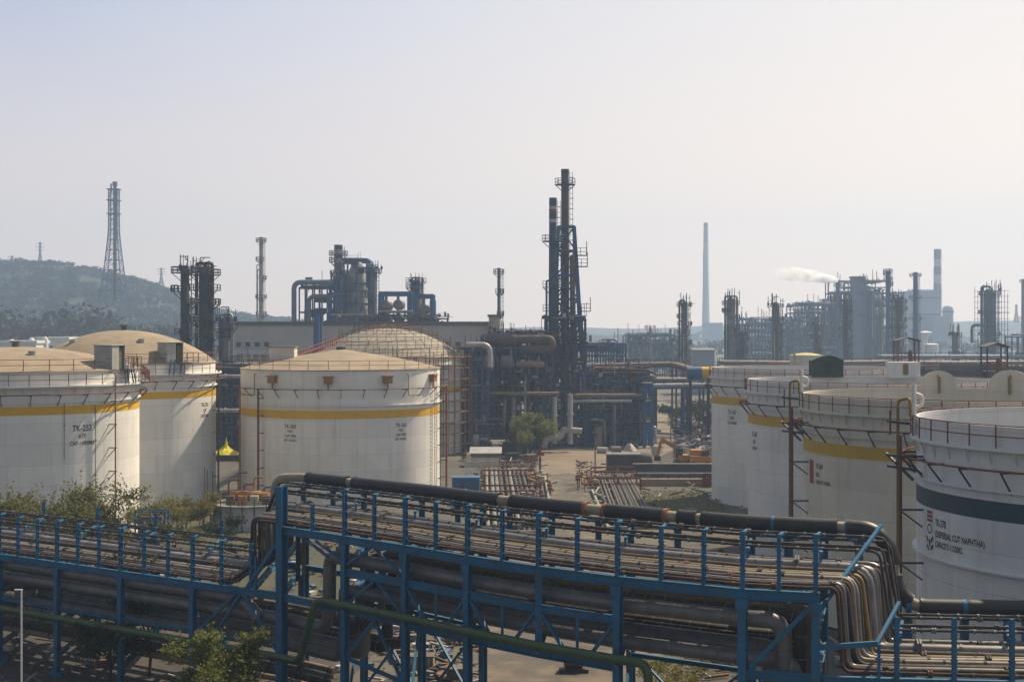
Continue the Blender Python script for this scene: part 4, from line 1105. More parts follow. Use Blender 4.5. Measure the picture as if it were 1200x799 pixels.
# blue portal pipe at left of the dome
b = thing('portal_frame', 'bright blue portal frame standing left of the scaffolded dome', 'frame', (X_(371, 300), 300, 0))
mb = MB()
for px in (369, 376): mb.bar((X_(px, 300), 300, 0), (X_(px, 300), 300, z_(366, 300)), .5)
mb.bar((X_(367, 300), 300, z_(366, 300)), (X_(381, 300), 300, z_(366, 300)), .9); mb.build('portal', BLUE2, b)
MB().tube([(X_(372.5, 300), 299.5, 0), (X_(372.5, 300), 299.5, z_(368, 300))], .55, 10).build('duct_pipe', BLUE2, b)
MB().box((X_(377, 300), 300, z_(363.5, 300)), (2.4, 1.5, .9)).build('gearbox', NAVY, b)
# --- F: exchanger bay
Zf = 336
xf0, xf1 = X2(444, 508, Zf)
ex = thing('exchanger_bay', 'blue portal bay holding shiny silver heat exchanger drums', 'process unit', ((xf0 + xf1) / 2, Zf, 0))
mb = MB(); zt = z_(344, Zf)
for px in (445, 479, 481.5, 506):
    for y in (Zf, Zf + 8): mb.bar((X_(px, Zf), y, 0), (X_(px, Zf), y, zt - (.5 if px > 485 else 0)), .75)
for y in (Zf, Zf + 8): mb.bar((xf0, y, zt), (X_(482, Zf), y, zt), 1.0); mb.bar((X_(481, Zf), y, zt - .6), (xf1, y, zt - .6), 1.0)
mb.bar((xf0, Zf, z_(366, Zf)), (xf1, Zf, z_(366, Zf)), .35); mb.build('portal', BLUE2, ex)
for px, py, r in ((453, 358, .95), (467, 357, .95), (453, 373, .9), (467, 373, .9), (482, 371, .9), (497, 362, .95), (497, 372, .9)):
    p = P(px, py, Zf + 1)
    o = MB().drum((p.x, Zf - .5, p.z), (p.x, Zf + 7, p.z), r * 1.3, 16).build('exchanger', SILV, ex)
    MB().tube([(p.x, Zf, p.z + r), (p.x, Zf, p.z + r + 1.6)], .35, 8).build('nozzle', MIDST, o)
MB().tube([(xf0, Zf - .8, z_(365, Zf)), (X_(484, Zf), Zf - .8, z_(365, Zf))], .28, 8).build('pipe', LTST, ex)
for px in (460, 474, 490): MB().box((X_(px, Zf), Zf + 3, 9), (.4, 5, 18)).build('support', NAVY, ex)
MB().tube([(X_(507, Zf), Zf + 1, 0), (X_(507, Zf), Zf + 1, z_(352, Zf))], .8, 10).build('pipe', BLUE2, ex)
tower('stout grey column with crowned top of vent loops above the exchanger bay', 487.5, 327, Zf + 12, 14, MIDST, NAVY, 2, False, [(2.2, .4, 25, NAVY), (.6, .4, 25, MIDST), (-1.2, .35, 28, NAVY)], seed=28, gw=1.1, gl=[z_(331, 348), z_(338, 348)])
unit('pipe_rack', 'low dark pipework crowding the building roof line behind the scaffolded dome', X_(380, 318), X_(520, 318), 334.5, 339, [19.5, 22.3], 12, 1, .25, NAVY, 16, 2, (.12, .3), None, None, fit=200, fit_s=0.5, seed=29, rails=True, valves=8)

# --- I: twin tall stacks with braced tower
Zs = 246
tower('tallest dark stack in the middle, held by a tapering blue lattice frame', 662.2, 198.5, Zs, 9.0, DKBR, NAVY, 1, False, None, name='stack', seed=31, taper=1.25, cap='open', cat='stack', gw=1.1,
      gl=[z_(217, Zs)], bands=[(.003, .02, DKST)])
tower('dark stack with white and red bands just left of the tallest stack', 648, 232, Zs - 4, 8.6, NAVY, NAVY, 3, False, None, name='stack', seed=32, taper=1.5, cap='open', cat='stack', gw=1.2,
      bands=[(0, .03, NAVY), (.034, .046, RB_W), (.046, .058, RB_R), (.058, .068, NAVY), (.068, .082, NAVY), (.086, .1, RB_W)], gl=[z_(285, Zs), z_(338, Zs), z_(365, Zs)])
lt = thing('lattice_tower', 'tapering blue lattice frame braced around the tallest dark stack', 'tower', (X_(664, Zs), Zs, 0))
zt = z_(266, Zs); zb_ = 0.0; cx = X_(663.5, Zs)
def lc(sx, sy, z):
    f = (zt - z) / zt; hw = 1.35 + 2.0 * f; return Vector((cx + .35 * f + sx * hw, Zs + sy * hw, z))
mb = MB(); mc = MB()
for sx in (-1, 1):
    for sy in (-1, 1): MB().bar(lc(sx, sy, 0), lc(sx, sy, zt), .55).build('leg', BLUE2, lt)
zsL = [zt * k / 9 for k in range(10)]
for k in range(9):
    a, b = zsL[k], zsL[k + 1]
    for (s0, s1) in (((-1, -1), (1, -1)), ((1, -1), (1, 1)), ((1, 1), (-1, 1)), ((-1, 1), (-1, -1))):
        mc.bar(lc(*s0, b), lc(*s1, b), .34)
        mc.bar(lc(*s0, a), lc(*s1, b), .26) if k % 2 else mc.bar(lc(*s1, a), lc(*s0, b), .26)
        if k < 6: mc.bar(lc(*s1, a), lc(*s0, b), .22) if k % 2 else mc.bar(lc(*s0, a), lc(*s1, b), .22)
mc.build('brace', BLUE2, lt)
MB().tube([(cx + 1.3, Zs - 1.2, 8), (cx + 1.0, Zs - 1.2, z_(300, Zs))], .5, 10).build('riser_pipe', TANP, lt)
for z, sx in ((z_(300, Zs), 1), (z_(313, Zs), 1), (z_(365, Zs), 1)):
    p = lc(sx, -1, z); g = MB().box((p.x + .7, p.y, z), (2.2, 1.8, .12))
    for dx in (-.3, .7, 1.7): g.bar((p.x + dx, p.y - .85, z), (p.x + dx, p.y - .85, z + 1.3), .09)
    for h in (.6, 1.25): g.bar((p.x - .3, p.y - .85, z + h), (p.x + 1.75, p.y - .85, z + h), .08)
    g.bar((p.x + 1.75, p.y - .85, z), (p.x + 1.75, p.y - .85, z + 2.4), .12)
    g.build('landing', DKST, lt)
unit('support_structure', 'dark blue steel base frame under the two tall stacks', X_(640, Zs), X_(684, Zs), Zs - 5, Zs + 6, [5, 9.5, 14, 18, 21.5], 4, 1, .4, NAVY, 18, 3, (.12, .35), [NAVY, DKBR, TANP, DKST, BLUE2], [MIDST, DKBR], fit=300, fit_s=0.5, seed=33, braces=[(0, 0), (3, 1), (1, 2), (2, 3), (0, 3), (3, 4), (1, 4)], valves=6)
# --- J: process unit left of the stacks
Zj = 236
unit('process_unit', 'dense dark process unit left of the tall stacks with drums on three decks', X_(572, Zj), X_(646, Zj), Zj, Zj + 12, [4.5, 8, 11.5, 15, 18.6], 8, 3, .36, NAVY, 95, 16, (.1, .34), [DKBR, DKST, MIDST, TANP, NAVY, RUST, LTST], [MIDST, DKBR, LTST], fit=900, fit_s=0.5, seed=41, braces=[(0, 0), (2, 1), (4, 2), (1, 3)], valves=60)
h = thing('header_pipe', 'fat brown header pipe with U bend atop the dark process unit', 'pipe', (X_(600, Zj), Zj - 1, 19))
MB().tube(rpath([P(563, 398, Zj - 1), P(646, 397.5, Zj - 1), P(646, 408.5, Zj - 1), P(610, 409.5, Zj - 1)], 1.2, 7), .75, 14).build('pipe', DKBR, h)
MB().drum(P(563, 398, Zj - 1), P(606, 398, Zj - 1), 1.0, 14).build('drum', DKBR, h)
for px in (570, 588, 604, 622, 640): MB().bar(P(px, 400, Zj - 1), (X_(px, Zj - 1), Zj - 1, 11.5), .28).build('support', NAVY, h)
for (px0, px1, py, r, m, lb) in ((558, 580, 425, 1.5, LTST, 'large pale horizontal drum at the left end of the dark process unit'), (586, 602, 424, 1.1, MIDST, 'grey drum on the upper deck of the dark process unit'),
                                 (604, 638, 427, .55, TANP, 'slim tan exchanger shell on the upper deck of the dark process unit')):
    p, q = P(px0, py, Zj - 2), P(px1, py, Zj - 2); v = thing('drum', lb, 'drum', (p.x, p.y, p.z - r))
    MB().drum(p, q, r, 18).build('shell', m, v)
    for f in (.25, .75):
        c = p.lerp(q, f); MB().bar((c.x, c.y, p.z - r * .8), (c.x, c.y, p.z - r - 1.4 if px0 > 570 else 0), .4).build('saddle', NAVY, v)
    MB().tube([p.lerp(q, .8) + Vector((0, 0, r * .9)), p.lerp(q, .8) + Vector((0, 0, r + .9))], .2, 8).build('nozzle', m, v)
unit('process_unit', 'blue pipe frame between the scaffolded tank and the dark process unit', X_(545, Zj - 4), X_(572, Zj - 4), Zj - 6, Zj + 8, [3.5, 6.8, 10, 13.5, 16.5], 4, 2, .32, BLUE2, 50, 5, (.1, .25), [DKBR, LTST, BLUE2, RUST, MIDST], [LTST], fit=350, fit_s=0.5, seed=43, valves=8)
o = thing('elbow_pipe', 'pale elbow pipe bending down beside the scaffolded tank', 'pipe', tuple(P(564, 404, Zj - 8)))
MB().tube(rpath([P(546, 404, Zj - 8), P(574, 404, Zj - 8), P(574, 430, Zj - 8)], 1.3, 6), .45, 12).build('pipe', LTST, o)
# light pipes visible in the dark lower half
for i, (pts, r, m, lb) in enumerate((
    ([(650, 465), (650, 520)], .38, LTST, 'left of two tall pale risers standing below the stacks'),
    ([(668, 462), (668, 520)], .44, LTST, 'right of two tall pale risers standing below the stacks'),
    ([(637, 524), (640, 514), (658, 512), (660, 503), (682, 505)], .5, LTST, 'pale crooked pipe with bends at the foot of the stacks'),
    ([(592, 468), (590, 500)], .3, MIDST, 'short grey riser left of the round tree'),
    ([(602, 466), (600, 498)], .36, MIDST, 'thicker grey riser just left of the round tree'),
    ([(555, 461), (655, 461)], .28, TANP, 'long straight tan header crossing the dark unit above the round tree'),
    ([(553, 491), (592, 491)], .2, MIDST, 'grey horizontal line low in the dark unit left of the round tree'),
    ([(250, 441), (285, 441)], .3, LTST, 'upper white pipe seen in the gap between the left tanks and cone-roofed tank'),
    ([(250, 481), (285, 481)], .32, LTST, 'lower white pipe seen in the gap between the left tanks and cone-roofed tank'))):
    Z = 231.5 if i < 7 else 225
    pp = [P(a, b, Z) for a, b in pts]
    o = solo(MB().tube(rpath(pp, .9, 5), r, 12), 'process_pipe', m, lb, 'pipe', pp[0])
    mb = MB()
    for a, b in zip(pp, pp[1:]):
        if (b - a).length > 3:
            c = a.lerp(b, .4); d = (b - a).normalized(); mb.tube([c - d * .1, c + d * .1], r * 1.5, 10)
    if mb.v: mb.build('flange', m, o)
# gap structure behind L2 / FL
unit('process_unit', 'dark navy frame with white lines in the gap right of the left tank pair', X_(246, 232), X_(292, 232), 232, 244, [3, 6, 9, 11.5, 13.4], 7, 2, .4, NAVY, 60, 6, (.1, .22), [NAVY, DKST, LTST, BLUE2, RUST], [NAVY], fit=400, fit_s=0.5, seed=45, valves=14)
# --- K: structure right of stacks
Zk = 244
unit('process_unit', 'brown and blue pipe structure right of the tall stacks above the sandy yard', X_(684, Zk), X_(757, Zk), Zk, Zk + 12, [3.2, 5.6, 8.2, 10.6, 12.3], 9, 3, .34, BLUE2, 95, 12, (.1, .3), [DKBR, RUST, DKST, TANP, MIDST, BLUE2], [MIDST, DKBR], fit=900, fit_s=0.5, seed=51, braces=[(0, 0), (3, 1), (5, 0)], valves=60)
unit('steel_structure', 'blue corner tower at the right end of the brown pipe structure', X_(753, Zk - 2), X_(762, Zk - 2), Zk - 5, Zk, [4, 7.5, 10.5], 1, 1, .5, BLUE2, 5, 0, (.1, .2), None, None, seed=52, braces=[(0, 0), (0, 1), (0, 2)])
for i, (pts, r, m, lb) in enumerate((
    ([(665, 463), (756, 463)], .3, TANP, 'tan header along the top of the brown pipe structure'),
    ([(668, 470), (740, 470)], .26, LTST, 'pale line just under the tan header of the brown structure'),
    ([(701, 525), (701, 500)], .75, TANP, 'short tan vertical vessel under the brown pipe structure'),
    ([(720, 525), (720, 475)], .22, MIDST, 'thin grey riser in front of the brown pipe structure'),
    ([(765, 503), (767, 500), (769, 519)], .3, LTST, 'pale bent pipe right of the blue corner tower'),
    ([(692, 492), (708, 492), (709, 520)], .25, MIDST, 'grey angled pipe low in the brown pipe structure'))):
    pp = [P(a, b, Zk - 4.8) for a, b in pts]; pp[0].z = max(pp[0].z, 0); pp[-1].z = max(pp[-1].z, 0)
    solo(MB().tube(rpath(pp, .8, 5), r, 12), 'process_pipe', m, lb, 'pipe', pp[0])
# --- L: fin fan coolers
Zl = 300
unit('air_cooler', 'blue air cooler bank with upright ribs behind the brown structure', X_(684, Zl), X_(733, Zl), Zl, Zl + 10, [11.5, 14.2, 16.8], 15, 1, .3, BLUE2, 6, 0, (.2, .3), [LTST, BLUE2], None, fit=80, fit_s=0.6, seed=53, floors=False)
fan = MB()
for k in range(8): 
    x = X_(688 + k * 6, Zl); fan.lathe([(1.0, 15.0), (1.25, 16.2)], 12, (x, Zl + 2, 0)); 
solo(fan, 'fan_housing', LTST, 'row of pale fan housings inside the blue air cooler bank', 'fan unit', (X_(708, Zl), Zl, 15))
# --- M: pipe bridges
Zm = 285
def bridge(label, pts, n, r, mat, zs, steel=DKBR, w=3.2, name='pipe_bridge', cat='pipe bridge', deckmat=None):
    root = thing(name, label, cat, tuple(pts[len(pts) // 2]))
    d0 = (pts[-1] - pts[0]); nrm = Vector((-d0.y, d0.x, 0)).normalized()
    for k in range(n):
        o = nrm * (w * (k / max(1, n - 1) - .5)); MB().tube(rpath([p + o for p in pts], 1.2, 3), r * (.7 + .6 * rng.random()), 8).build('pipe', mat[k % len(mat)], root)
    tr = MB()
    for a, b in zip(pts, pts[1:]):
        m = max(2, int((b - a).length / 4))
        for s in (-.55, .55):
            o = nrm * w * s
            tr.bar(a + o + Vector((0, 0, -.5)), b + o + Vector((0, 0, -.5)), .3)
            for i in range(m + 1):
                p = a.lerp(b, i / m) + o; tr.bar(p + Vector((0, 0, -.5)), p + Vector((0, 0, .9)), .14)
            tr.bar(a + o + Vector((0, 0, .9)), b + o + Vector((0, 0, .9)), .12)
    tr.build('truss', steel, root)
    for i, p in enumerate(pts):
        for s in (-.5, .5): MB().bar((p.x + nrm.x * w * s, p.y + nrm.y * w * s, 0), (p.x + nrm.x * w * s, p.y + nrm.y * w * s, p.z - .6), .35).build('trestle', steel, root)
    return root
bridge('long tan pipe bridge crossing behind the yard towards the right-hand tanks', [P(685, 428, Zm), P(740, 427, Zm), P(790, 426, Zm), P(822, 435, Zm - 8), P(846, 437, Zm - 10)], 5, .42, [TANP, DKBR], 0)
bridge('lower tan pipe bridge with a step under the long tan one', [P(744, 441, 272), P(764, 441, 272), P(768, 445, 272), P(806, 445, 272)], 4, .38, [TANP, DKBR], 0)
bridge('blue lattice pipe bridge with white pipes beside the scrap yard', [P(754, 452, 266), P(800, 451, 266), P(842, 451, 266)], 4, .35, [LTST, MIDST], 0, BLUE2)
bl_ = thing('pipeline', 'fat pipe painted half blue and half yellow beside the far pale tank', 'pipe', tuple(P(822, 437, 255)))
MB().tube([P(805, 437, 255), P(822, 436.8, 255)], 1.15, 16).build('blue_section', SHEETB, bl_); MB().tube([P(822, 436.8, 255), P(846, 437, 255)], 1.1, 16).build('yellow_section', YEL, bl_)
for px in (809, 830): MB().bar((X_(px, 255), 255, 0), (X_(px, 255), 255, z_(440, 255)), .5).build('support', DKST, bl_)
yl = thing('yellow_platform', 'yellow painted platform with white roof sheet above the brown pipe structure', 'platform', tuple(P(722, 448, 262)))
mb = MB(); 
for a, b in ((702, 744),): mb.bar(P(a, 445, 262), P(b, 445, 262), .5, .9); mb.bar(P(a, 434, 262), P(b - 6, 434, 262), .4)
for px in (702, 716, 730, 744): mb.bar((X_(px, 262), 262, 0), P(px, 434, 262), .35)
mb.build('frame', PALEY, yl); MB().box(P(722, 439, 264) , (5.5, 3.5, 1.3)).build('roof', WPAINT, yl); MB().box(P(742, 442, 261.5), (1.2, 1.2, 1.8)).build('cabinet', PALEY, yl)
solo(MB().tube(rpath([P(738, 433, 260), P(742, 445, 260), P(757, 459, 256)], 1, 3), .4, 10), 'chute_pipe', TANP, 'tan sloping pipe dropping right from the yellow platform', 'pipe', P(742, 445, 260))
# --- N: hazy frames
unit('process_unit', 'hazy grey-blue frame far behind the tan pipe bridge', X_(736, 560), X_(800, 560), 560, 585, [5, 9, 13, 17], 12, 1, .45, FARB, 60, 14, (.2, .5), [MIDST, DKBR, NAVY], [MIDST], fit=400, fit_s=1.0, seed=61, cut=.2)
tower('slim mast with a flat round head above the hazy grey-blue frame', 762, 383.5, 500, 2.4, MIDST, MIDST, 1, False, None, name='light_mast', seed=62, cap='open', gw=1.6, cat='mast', lite=True, gl=[z_(385, 500)])
bx = thing('shed', 'plain blue-grey shed among the far frames left of the tall far chimney', 'building', tuple(P(822, 425, 430)))
a, b = X2(812, 838, 430); MB().box(((a + b) / 2, 438, z_(410, 430) / 2), (b - a, 14, z_(410, 430))).build('wall', PLANT, bx)
MB().add([(a - .4, 430.5, z_(410, 430)), (b + .4, 430.5, z_(410, 430)), (b + .4, 445.5, z_(410, 430)), (a - .4, 445.5, z_(410, 430)), ((a) - .4, 438, z_(408, 430)), (b + .4, 438, z_(408, 430))], [(0, 1, 5, 4), (2, 3, 4, 5), (0, 4, 3), (1, 2, 5)]).build('roof', MIDST, bx)
# --- O: right-hand columns
tower('dark column with side pipe, first of three beside the tall far chimney', 802, 354, 400, 8, DKBR, DKST, 9, False, [(2.9, .7, 8, DKST)], seed=71, gw=1.2, lite=True)
tower('thick dark column with crowded head, second of three', 856.5, 349, 400, 11, MIDST, DKST, 10, False, [(-.4, .5, 8, MIDST), (2.6, .5, 5, DKST)], seed=72, gw=1.2, lite=True)
tower('dark column with square davit on its head, third of three', 909, 354, 420, 9, DKBR, DKST, 6, True, None, seed=73, gw=1.3, lite=True)
tower('short dark column between the second and third of three', 870.5, 389, 400, 6, DKBR, DKST, 4, False, None, seed=74, gw=1.1, lite=True)
tower('short rusty column before the far blue process unit', 957, 378, 430, 6, RUST, DKBR, 5, False, None, seed=75, gw=1.1, lite=True)
tower('dark slender column in front of the far process unit below its tall box', 991, 352, 440, 7, DKST, DKST, 9, False, None, seed=76, gw=1.2, lite=True)
tower('stout brown column with looped pipe on its head right of the far unit', 1053, 348, 440, 10, DKBR, DKST, 9, False, [(2.9, .55, 10, MIDST)], seed=77, gw=1.3, lite=True)
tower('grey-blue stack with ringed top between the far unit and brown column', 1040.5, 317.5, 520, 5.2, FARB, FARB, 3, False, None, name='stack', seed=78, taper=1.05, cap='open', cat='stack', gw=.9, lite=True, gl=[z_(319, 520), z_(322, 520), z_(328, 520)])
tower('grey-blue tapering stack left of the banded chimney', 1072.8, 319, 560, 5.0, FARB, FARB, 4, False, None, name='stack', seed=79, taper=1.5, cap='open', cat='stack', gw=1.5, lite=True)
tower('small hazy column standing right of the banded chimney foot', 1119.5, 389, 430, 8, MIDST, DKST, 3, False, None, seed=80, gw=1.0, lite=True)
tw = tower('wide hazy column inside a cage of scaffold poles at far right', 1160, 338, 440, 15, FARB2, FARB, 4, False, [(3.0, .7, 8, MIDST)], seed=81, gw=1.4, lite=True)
sc2 = thing('scaffolding', 'scaffold cage around the wide hazy column at far right', 'scaffold', (X_(1160, 440), 440, 0))
mb = MB(); 
for k in range(9):
    px = 1147 + k * 3.6
    for y in (436.2, 443.8): mb.bar((X_(px, 440), y, 0), (X_(px, 440), y, z_(336 + (k % 3) * 4, 440)), .12)
for k in range(14):
    z = z_(341 + k * 6.5, 440)
    for y in (436.2, 443.8): mb.bar((X_(1146, 440), y, z), (X_(1178, 440), y, z), .1)
mb.build('pole', MIDST, sc2)
for z in (z_(366, 440), z_(392, 440)): MB().box((X_(1162, 440), 436, z), (8, .9, .1)).build('board_walk', DKBR, sc2)
unit('process_unit', 'low hazy unit with arched pipe at the foot of the caged column', X_(1132, 436), X_(1152, 436), 430, 440, [4, 8, 11], 4, 1, .3, MIDST, 10, 3, (.2, .4), [MIDST, NAVY], [MIDST], fit=120, fit_s=0.8, seed=82)
solo(MB().tube(rpath([P(1139, 402, 432), P(1139, 381, 432), P(1153, 381, 432)], 1.2, 6), .45, 10), 'process_pipe', MIDST, 'arched pipe joining the low hazy unit to the caged column', 'pipe', P(1139, 402, 432))
unit('process_unit', 'hazy blue frame cut by the right picture edge', X_(1192, 420), X_(1215, 420), 420, 430, [6, 12, 17.5], 3, 1, .35, BLUE2, 8, 1, (.2, .3), None, None, seed=83)
tower('hazy thin stack at the right picture edge', 1199, 327, 700, 4, MIDST, MIDST, 2, False, None, name='stack', seed=84, taper=1.2, cap='open', cat='stack', lite=True)
# --- P: far process unit
Zp = 640
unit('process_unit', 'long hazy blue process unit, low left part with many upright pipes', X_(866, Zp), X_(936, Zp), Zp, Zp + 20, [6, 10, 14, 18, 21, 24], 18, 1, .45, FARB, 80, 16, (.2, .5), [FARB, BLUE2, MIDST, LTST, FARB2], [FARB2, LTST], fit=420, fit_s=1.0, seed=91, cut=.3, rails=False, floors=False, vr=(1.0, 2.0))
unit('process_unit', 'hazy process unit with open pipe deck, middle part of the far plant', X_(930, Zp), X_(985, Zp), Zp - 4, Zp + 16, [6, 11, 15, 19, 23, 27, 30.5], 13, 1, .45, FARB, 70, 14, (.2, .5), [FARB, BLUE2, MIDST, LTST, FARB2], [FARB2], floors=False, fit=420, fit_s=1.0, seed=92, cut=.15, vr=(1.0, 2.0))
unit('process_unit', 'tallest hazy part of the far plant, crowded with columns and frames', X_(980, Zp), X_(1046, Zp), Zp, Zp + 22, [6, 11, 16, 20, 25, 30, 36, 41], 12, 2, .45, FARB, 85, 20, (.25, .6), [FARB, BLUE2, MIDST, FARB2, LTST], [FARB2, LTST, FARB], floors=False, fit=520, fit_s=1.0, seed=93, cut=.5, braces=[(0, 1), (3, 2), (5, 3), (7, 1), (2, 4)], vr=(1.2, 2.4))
xq = X2(996, 1009, Zp)
bt = thing('boiler_house', 'tall pale grey box block on top of the far process unit', 'building', ((xq[0] + xq[1]) / 2, Zp - 3, 0))
MB().box(((xq[0] + xq[1]) / 2, Zp - 3, z_(326, Zp) / 2), (xq[1] - xq[0], 6, z_(326, Zp))).build('wall', FARB2, bt)
MB().box(((xq[0] + xq[1]) / 2, Zp - 3, z_(326, Zp) + .3), (xq[1] - xq[0] + .8, 6.8, .7)).build('roof', MIDST, bt)
mb = MB()
for z in range(14, 40, 6): mb.box((xq[0] - .5 - .8, Zp - 3, z), (1.6, 5, .3))
mb.build('gallery', NAVY, bt)
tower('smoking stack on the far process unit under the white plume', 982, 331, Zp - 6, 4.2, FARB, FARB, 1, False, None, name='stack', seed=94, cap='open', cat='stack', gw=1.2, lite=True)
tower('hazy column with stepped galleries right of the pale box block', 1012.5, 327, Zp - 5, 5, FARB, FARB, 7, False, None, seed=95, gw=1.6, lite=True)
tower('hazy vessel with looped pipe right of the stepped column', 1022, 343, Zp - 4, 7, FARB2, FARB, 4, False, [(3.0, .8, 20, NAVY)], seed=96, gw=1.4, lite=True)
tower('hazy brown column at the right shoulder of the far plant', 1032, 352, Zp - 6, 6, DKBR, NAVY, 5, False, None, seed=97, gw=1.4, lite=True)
for i, (px, py, w) in enumerate(((936, 363, 3.0), (948, 352, 3.4), (965, 350, 3.2), (974, 346, 3.0))):
    tower(f'{ORD[i]} of four slim vents rising from the middle of the far plant', px, py, Zp + 5, w, FARB, FARB, 2, False, None, name='vent_column', seed=98 + i, gw=1.2, lite=True, group='slim vents on the far plant')
# --- Q/R/S: far landmarks
Zc = 1750
tower('very tall pale concrete chimney standing alone in the haze', 827, 261, Zc, 4.6, CHIM, CHIM, 0, False, None, name='chimney', seed=101, taper=1.95, cap='open', cat='chimney', bands=[(0, .03, CHIMD), (.03, .17, M('chimney_top', (.28, .25, .25), scale=.05))], lite=True)
tower('broad chimney with alternating dark and pale bands behind the power plant', 1098.5, 292, 1250, 7.8, CHIM, CHIM, 0, False, None, name='chimney', seed=102, taper=1.15, cap='open', cat='chimney', bands=[(0, .1, CHIMD), (.17, .25, CHIMD), (.34, .43, CHIMD), (.53, .62, CHIMD)], lite=True)
def block(name, label, px0, px1, py, Z, depth, mat, cat='building', extra=None, base=0):
    a, b = X2(px0, px1, Z); zt = z_(py, Z); o = thing(name, label, cat, ((a + b) / 2, Z, 0))
    MB().box(((a + b) / 2, Z + depth / 2, zt / 2), (b - a, depth, zt)).build('wall', mat, o)
    MB().box(((a + b) / 2, Z + depth / 2, zt + .4), (b - a + 1, depth + 1, 1.0)).build('roof', mat, o); return o
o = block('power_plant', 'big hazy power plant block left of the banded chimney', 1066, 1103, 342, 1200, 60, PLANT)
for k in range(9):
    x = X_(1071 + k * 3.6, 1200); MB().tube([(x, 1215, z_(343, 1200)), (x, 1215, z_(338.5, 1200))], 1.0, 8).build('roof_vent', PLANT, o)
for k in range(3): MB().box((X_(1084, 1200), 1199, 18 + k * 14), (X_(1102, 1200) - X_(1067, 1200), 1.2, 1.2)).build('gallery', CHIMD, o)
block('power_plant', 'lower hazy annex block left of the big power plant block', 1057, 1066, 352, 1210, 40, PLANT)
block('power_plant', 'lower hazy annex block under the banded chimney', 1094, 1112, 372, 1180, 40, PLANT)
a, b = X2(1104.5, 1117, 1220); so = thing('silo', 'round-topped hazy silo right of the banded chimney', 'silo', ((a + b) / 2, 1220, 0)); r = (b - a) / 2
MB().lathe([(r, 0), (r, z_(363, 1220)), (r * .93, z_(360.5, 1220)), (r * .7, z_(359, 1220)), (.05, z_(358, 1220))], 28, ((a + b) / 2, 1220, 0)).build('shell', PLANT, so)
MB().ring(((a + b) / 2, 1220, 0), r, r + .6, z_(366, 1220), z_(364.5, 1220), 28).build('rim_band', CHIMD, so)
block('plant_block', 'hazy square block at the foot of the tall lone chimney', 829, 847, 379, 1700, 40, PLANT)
cv = thing('conveyor', 'hazy inclined conveyor climbing to the block by the lone chimney', 'conveyor', tuple(P(808, 396, 1690)))
MB().bar(P(806, 396, 1690), P(830, 386, 1690), 4, 4).build('gallery', PLANT, cv); MB().bar((X_(818, 1690), 1690, 0), P(818, 391, 1690), 2.5).build('trestle', PLANT, cv)
# small white tank and water tower in front of the plant
for lb, px, w, py0, py1, Z in (('small white drum tank before the hazy power plant', 1091, 17, 404, 415, 700), ('small pale tank with domed yellowish top beyond the right-hand tanks', 944, 36, 417, 436, 330)):
    x = X_(px, Z); r = w / 2 / F * Z; zt = z_(py0, Z); o = thing('small_tank', lb, 'storage tank', (x, Z, 0))
    MB().lathe([(r, 0), (r, zt), (r * 1.03, zt), (r * 1.03, zt + .2)], 36, (x, Z, 0)).build('shell', WPAINT if Z > 500 else CREAM, o); MB().lathe([(r * 1.03, zt + .2), (r * .6, zt + r * .16), (.03, zt + r * .22)], 36, (x, Z, 0)).build('roof', WPAINT if Z > 500 else PALEY, o)
    MB().tube([(x - r * .85, Z - r * .6, 0), (x - r * .85, Z - r * .6, zt + .8)], .3, 8).build('vent_pipe', PALEY, o)
for lb, px, Z, r, pyt, m in (('low wide grey tank with railed rim behind the green shelter tank', 1000, 262, 15, 433, MIDST), ('low dark grey tank behind the black canopied platform', 1150, 250, 17, 431, DKST)):
    x = X_(px, Z); zt = z_(pyt, Z); t = (x, Z, r); o = thing('storage_tank', lb, 'storage tank', (x, Z, 0))
    MB().lathe([(r, 0), (r, zt), (r - .1, zt), (r - .1, zt - 3)], 64, (x, Z, 0)).build('shell', m, o)
    MB().lathe([(r - .1, zt - 1.6), (r * .5, zt - 1.2), (.05, zt - 1.0)], 48, (x, Z, 0)).build('roof', MIDST, o)
    rail_ring(t, .1, zt, n=40, r=.04).build('guard_rail', RED, o)
bridge('far brown pipe bridge running behind the right-hand tanks', [P(842, 424, 345), P(930, 425, 345), P(1040, 424, 345), P(1120, 425, 345), P(1215, 424, 345)], 5, .4, [TANP, DKBR, MIDST], 0)
bridge('far blue pipe bridge below the power plant', [P(1030, 417, 420), P(1110, 417, 420), P(1215, 417, 420)], 4, .4, [LTST, FARB2], 0, BLUE2)
wt = thing('water_tower', 'hazy pale water tower in front of the power plant', 'water tower', (X_(1084, 900), 900, 0)); x = X_(1084, 900)
MB().lathe([(1.6, 0), (1.6, z_(397, 900)), (3.8, z_(392, 900)), (4.6, z_(389.5, 900)), (.1, z_(387.5, 900))], 24, (x, 900, 0)).build('bowl', WPAINT, wt)
unit('pipe_rack', 'low hazy blue rack right of the brown column behind the tanks', X_(1083, 480), X_(1108, 480), 480, 486, [4.5, 8.6], 4, 1, .4, BLUE2, 5, 1, (.2, .4), [BLUE2, LTST], [LTST], seed=110, floors=False)
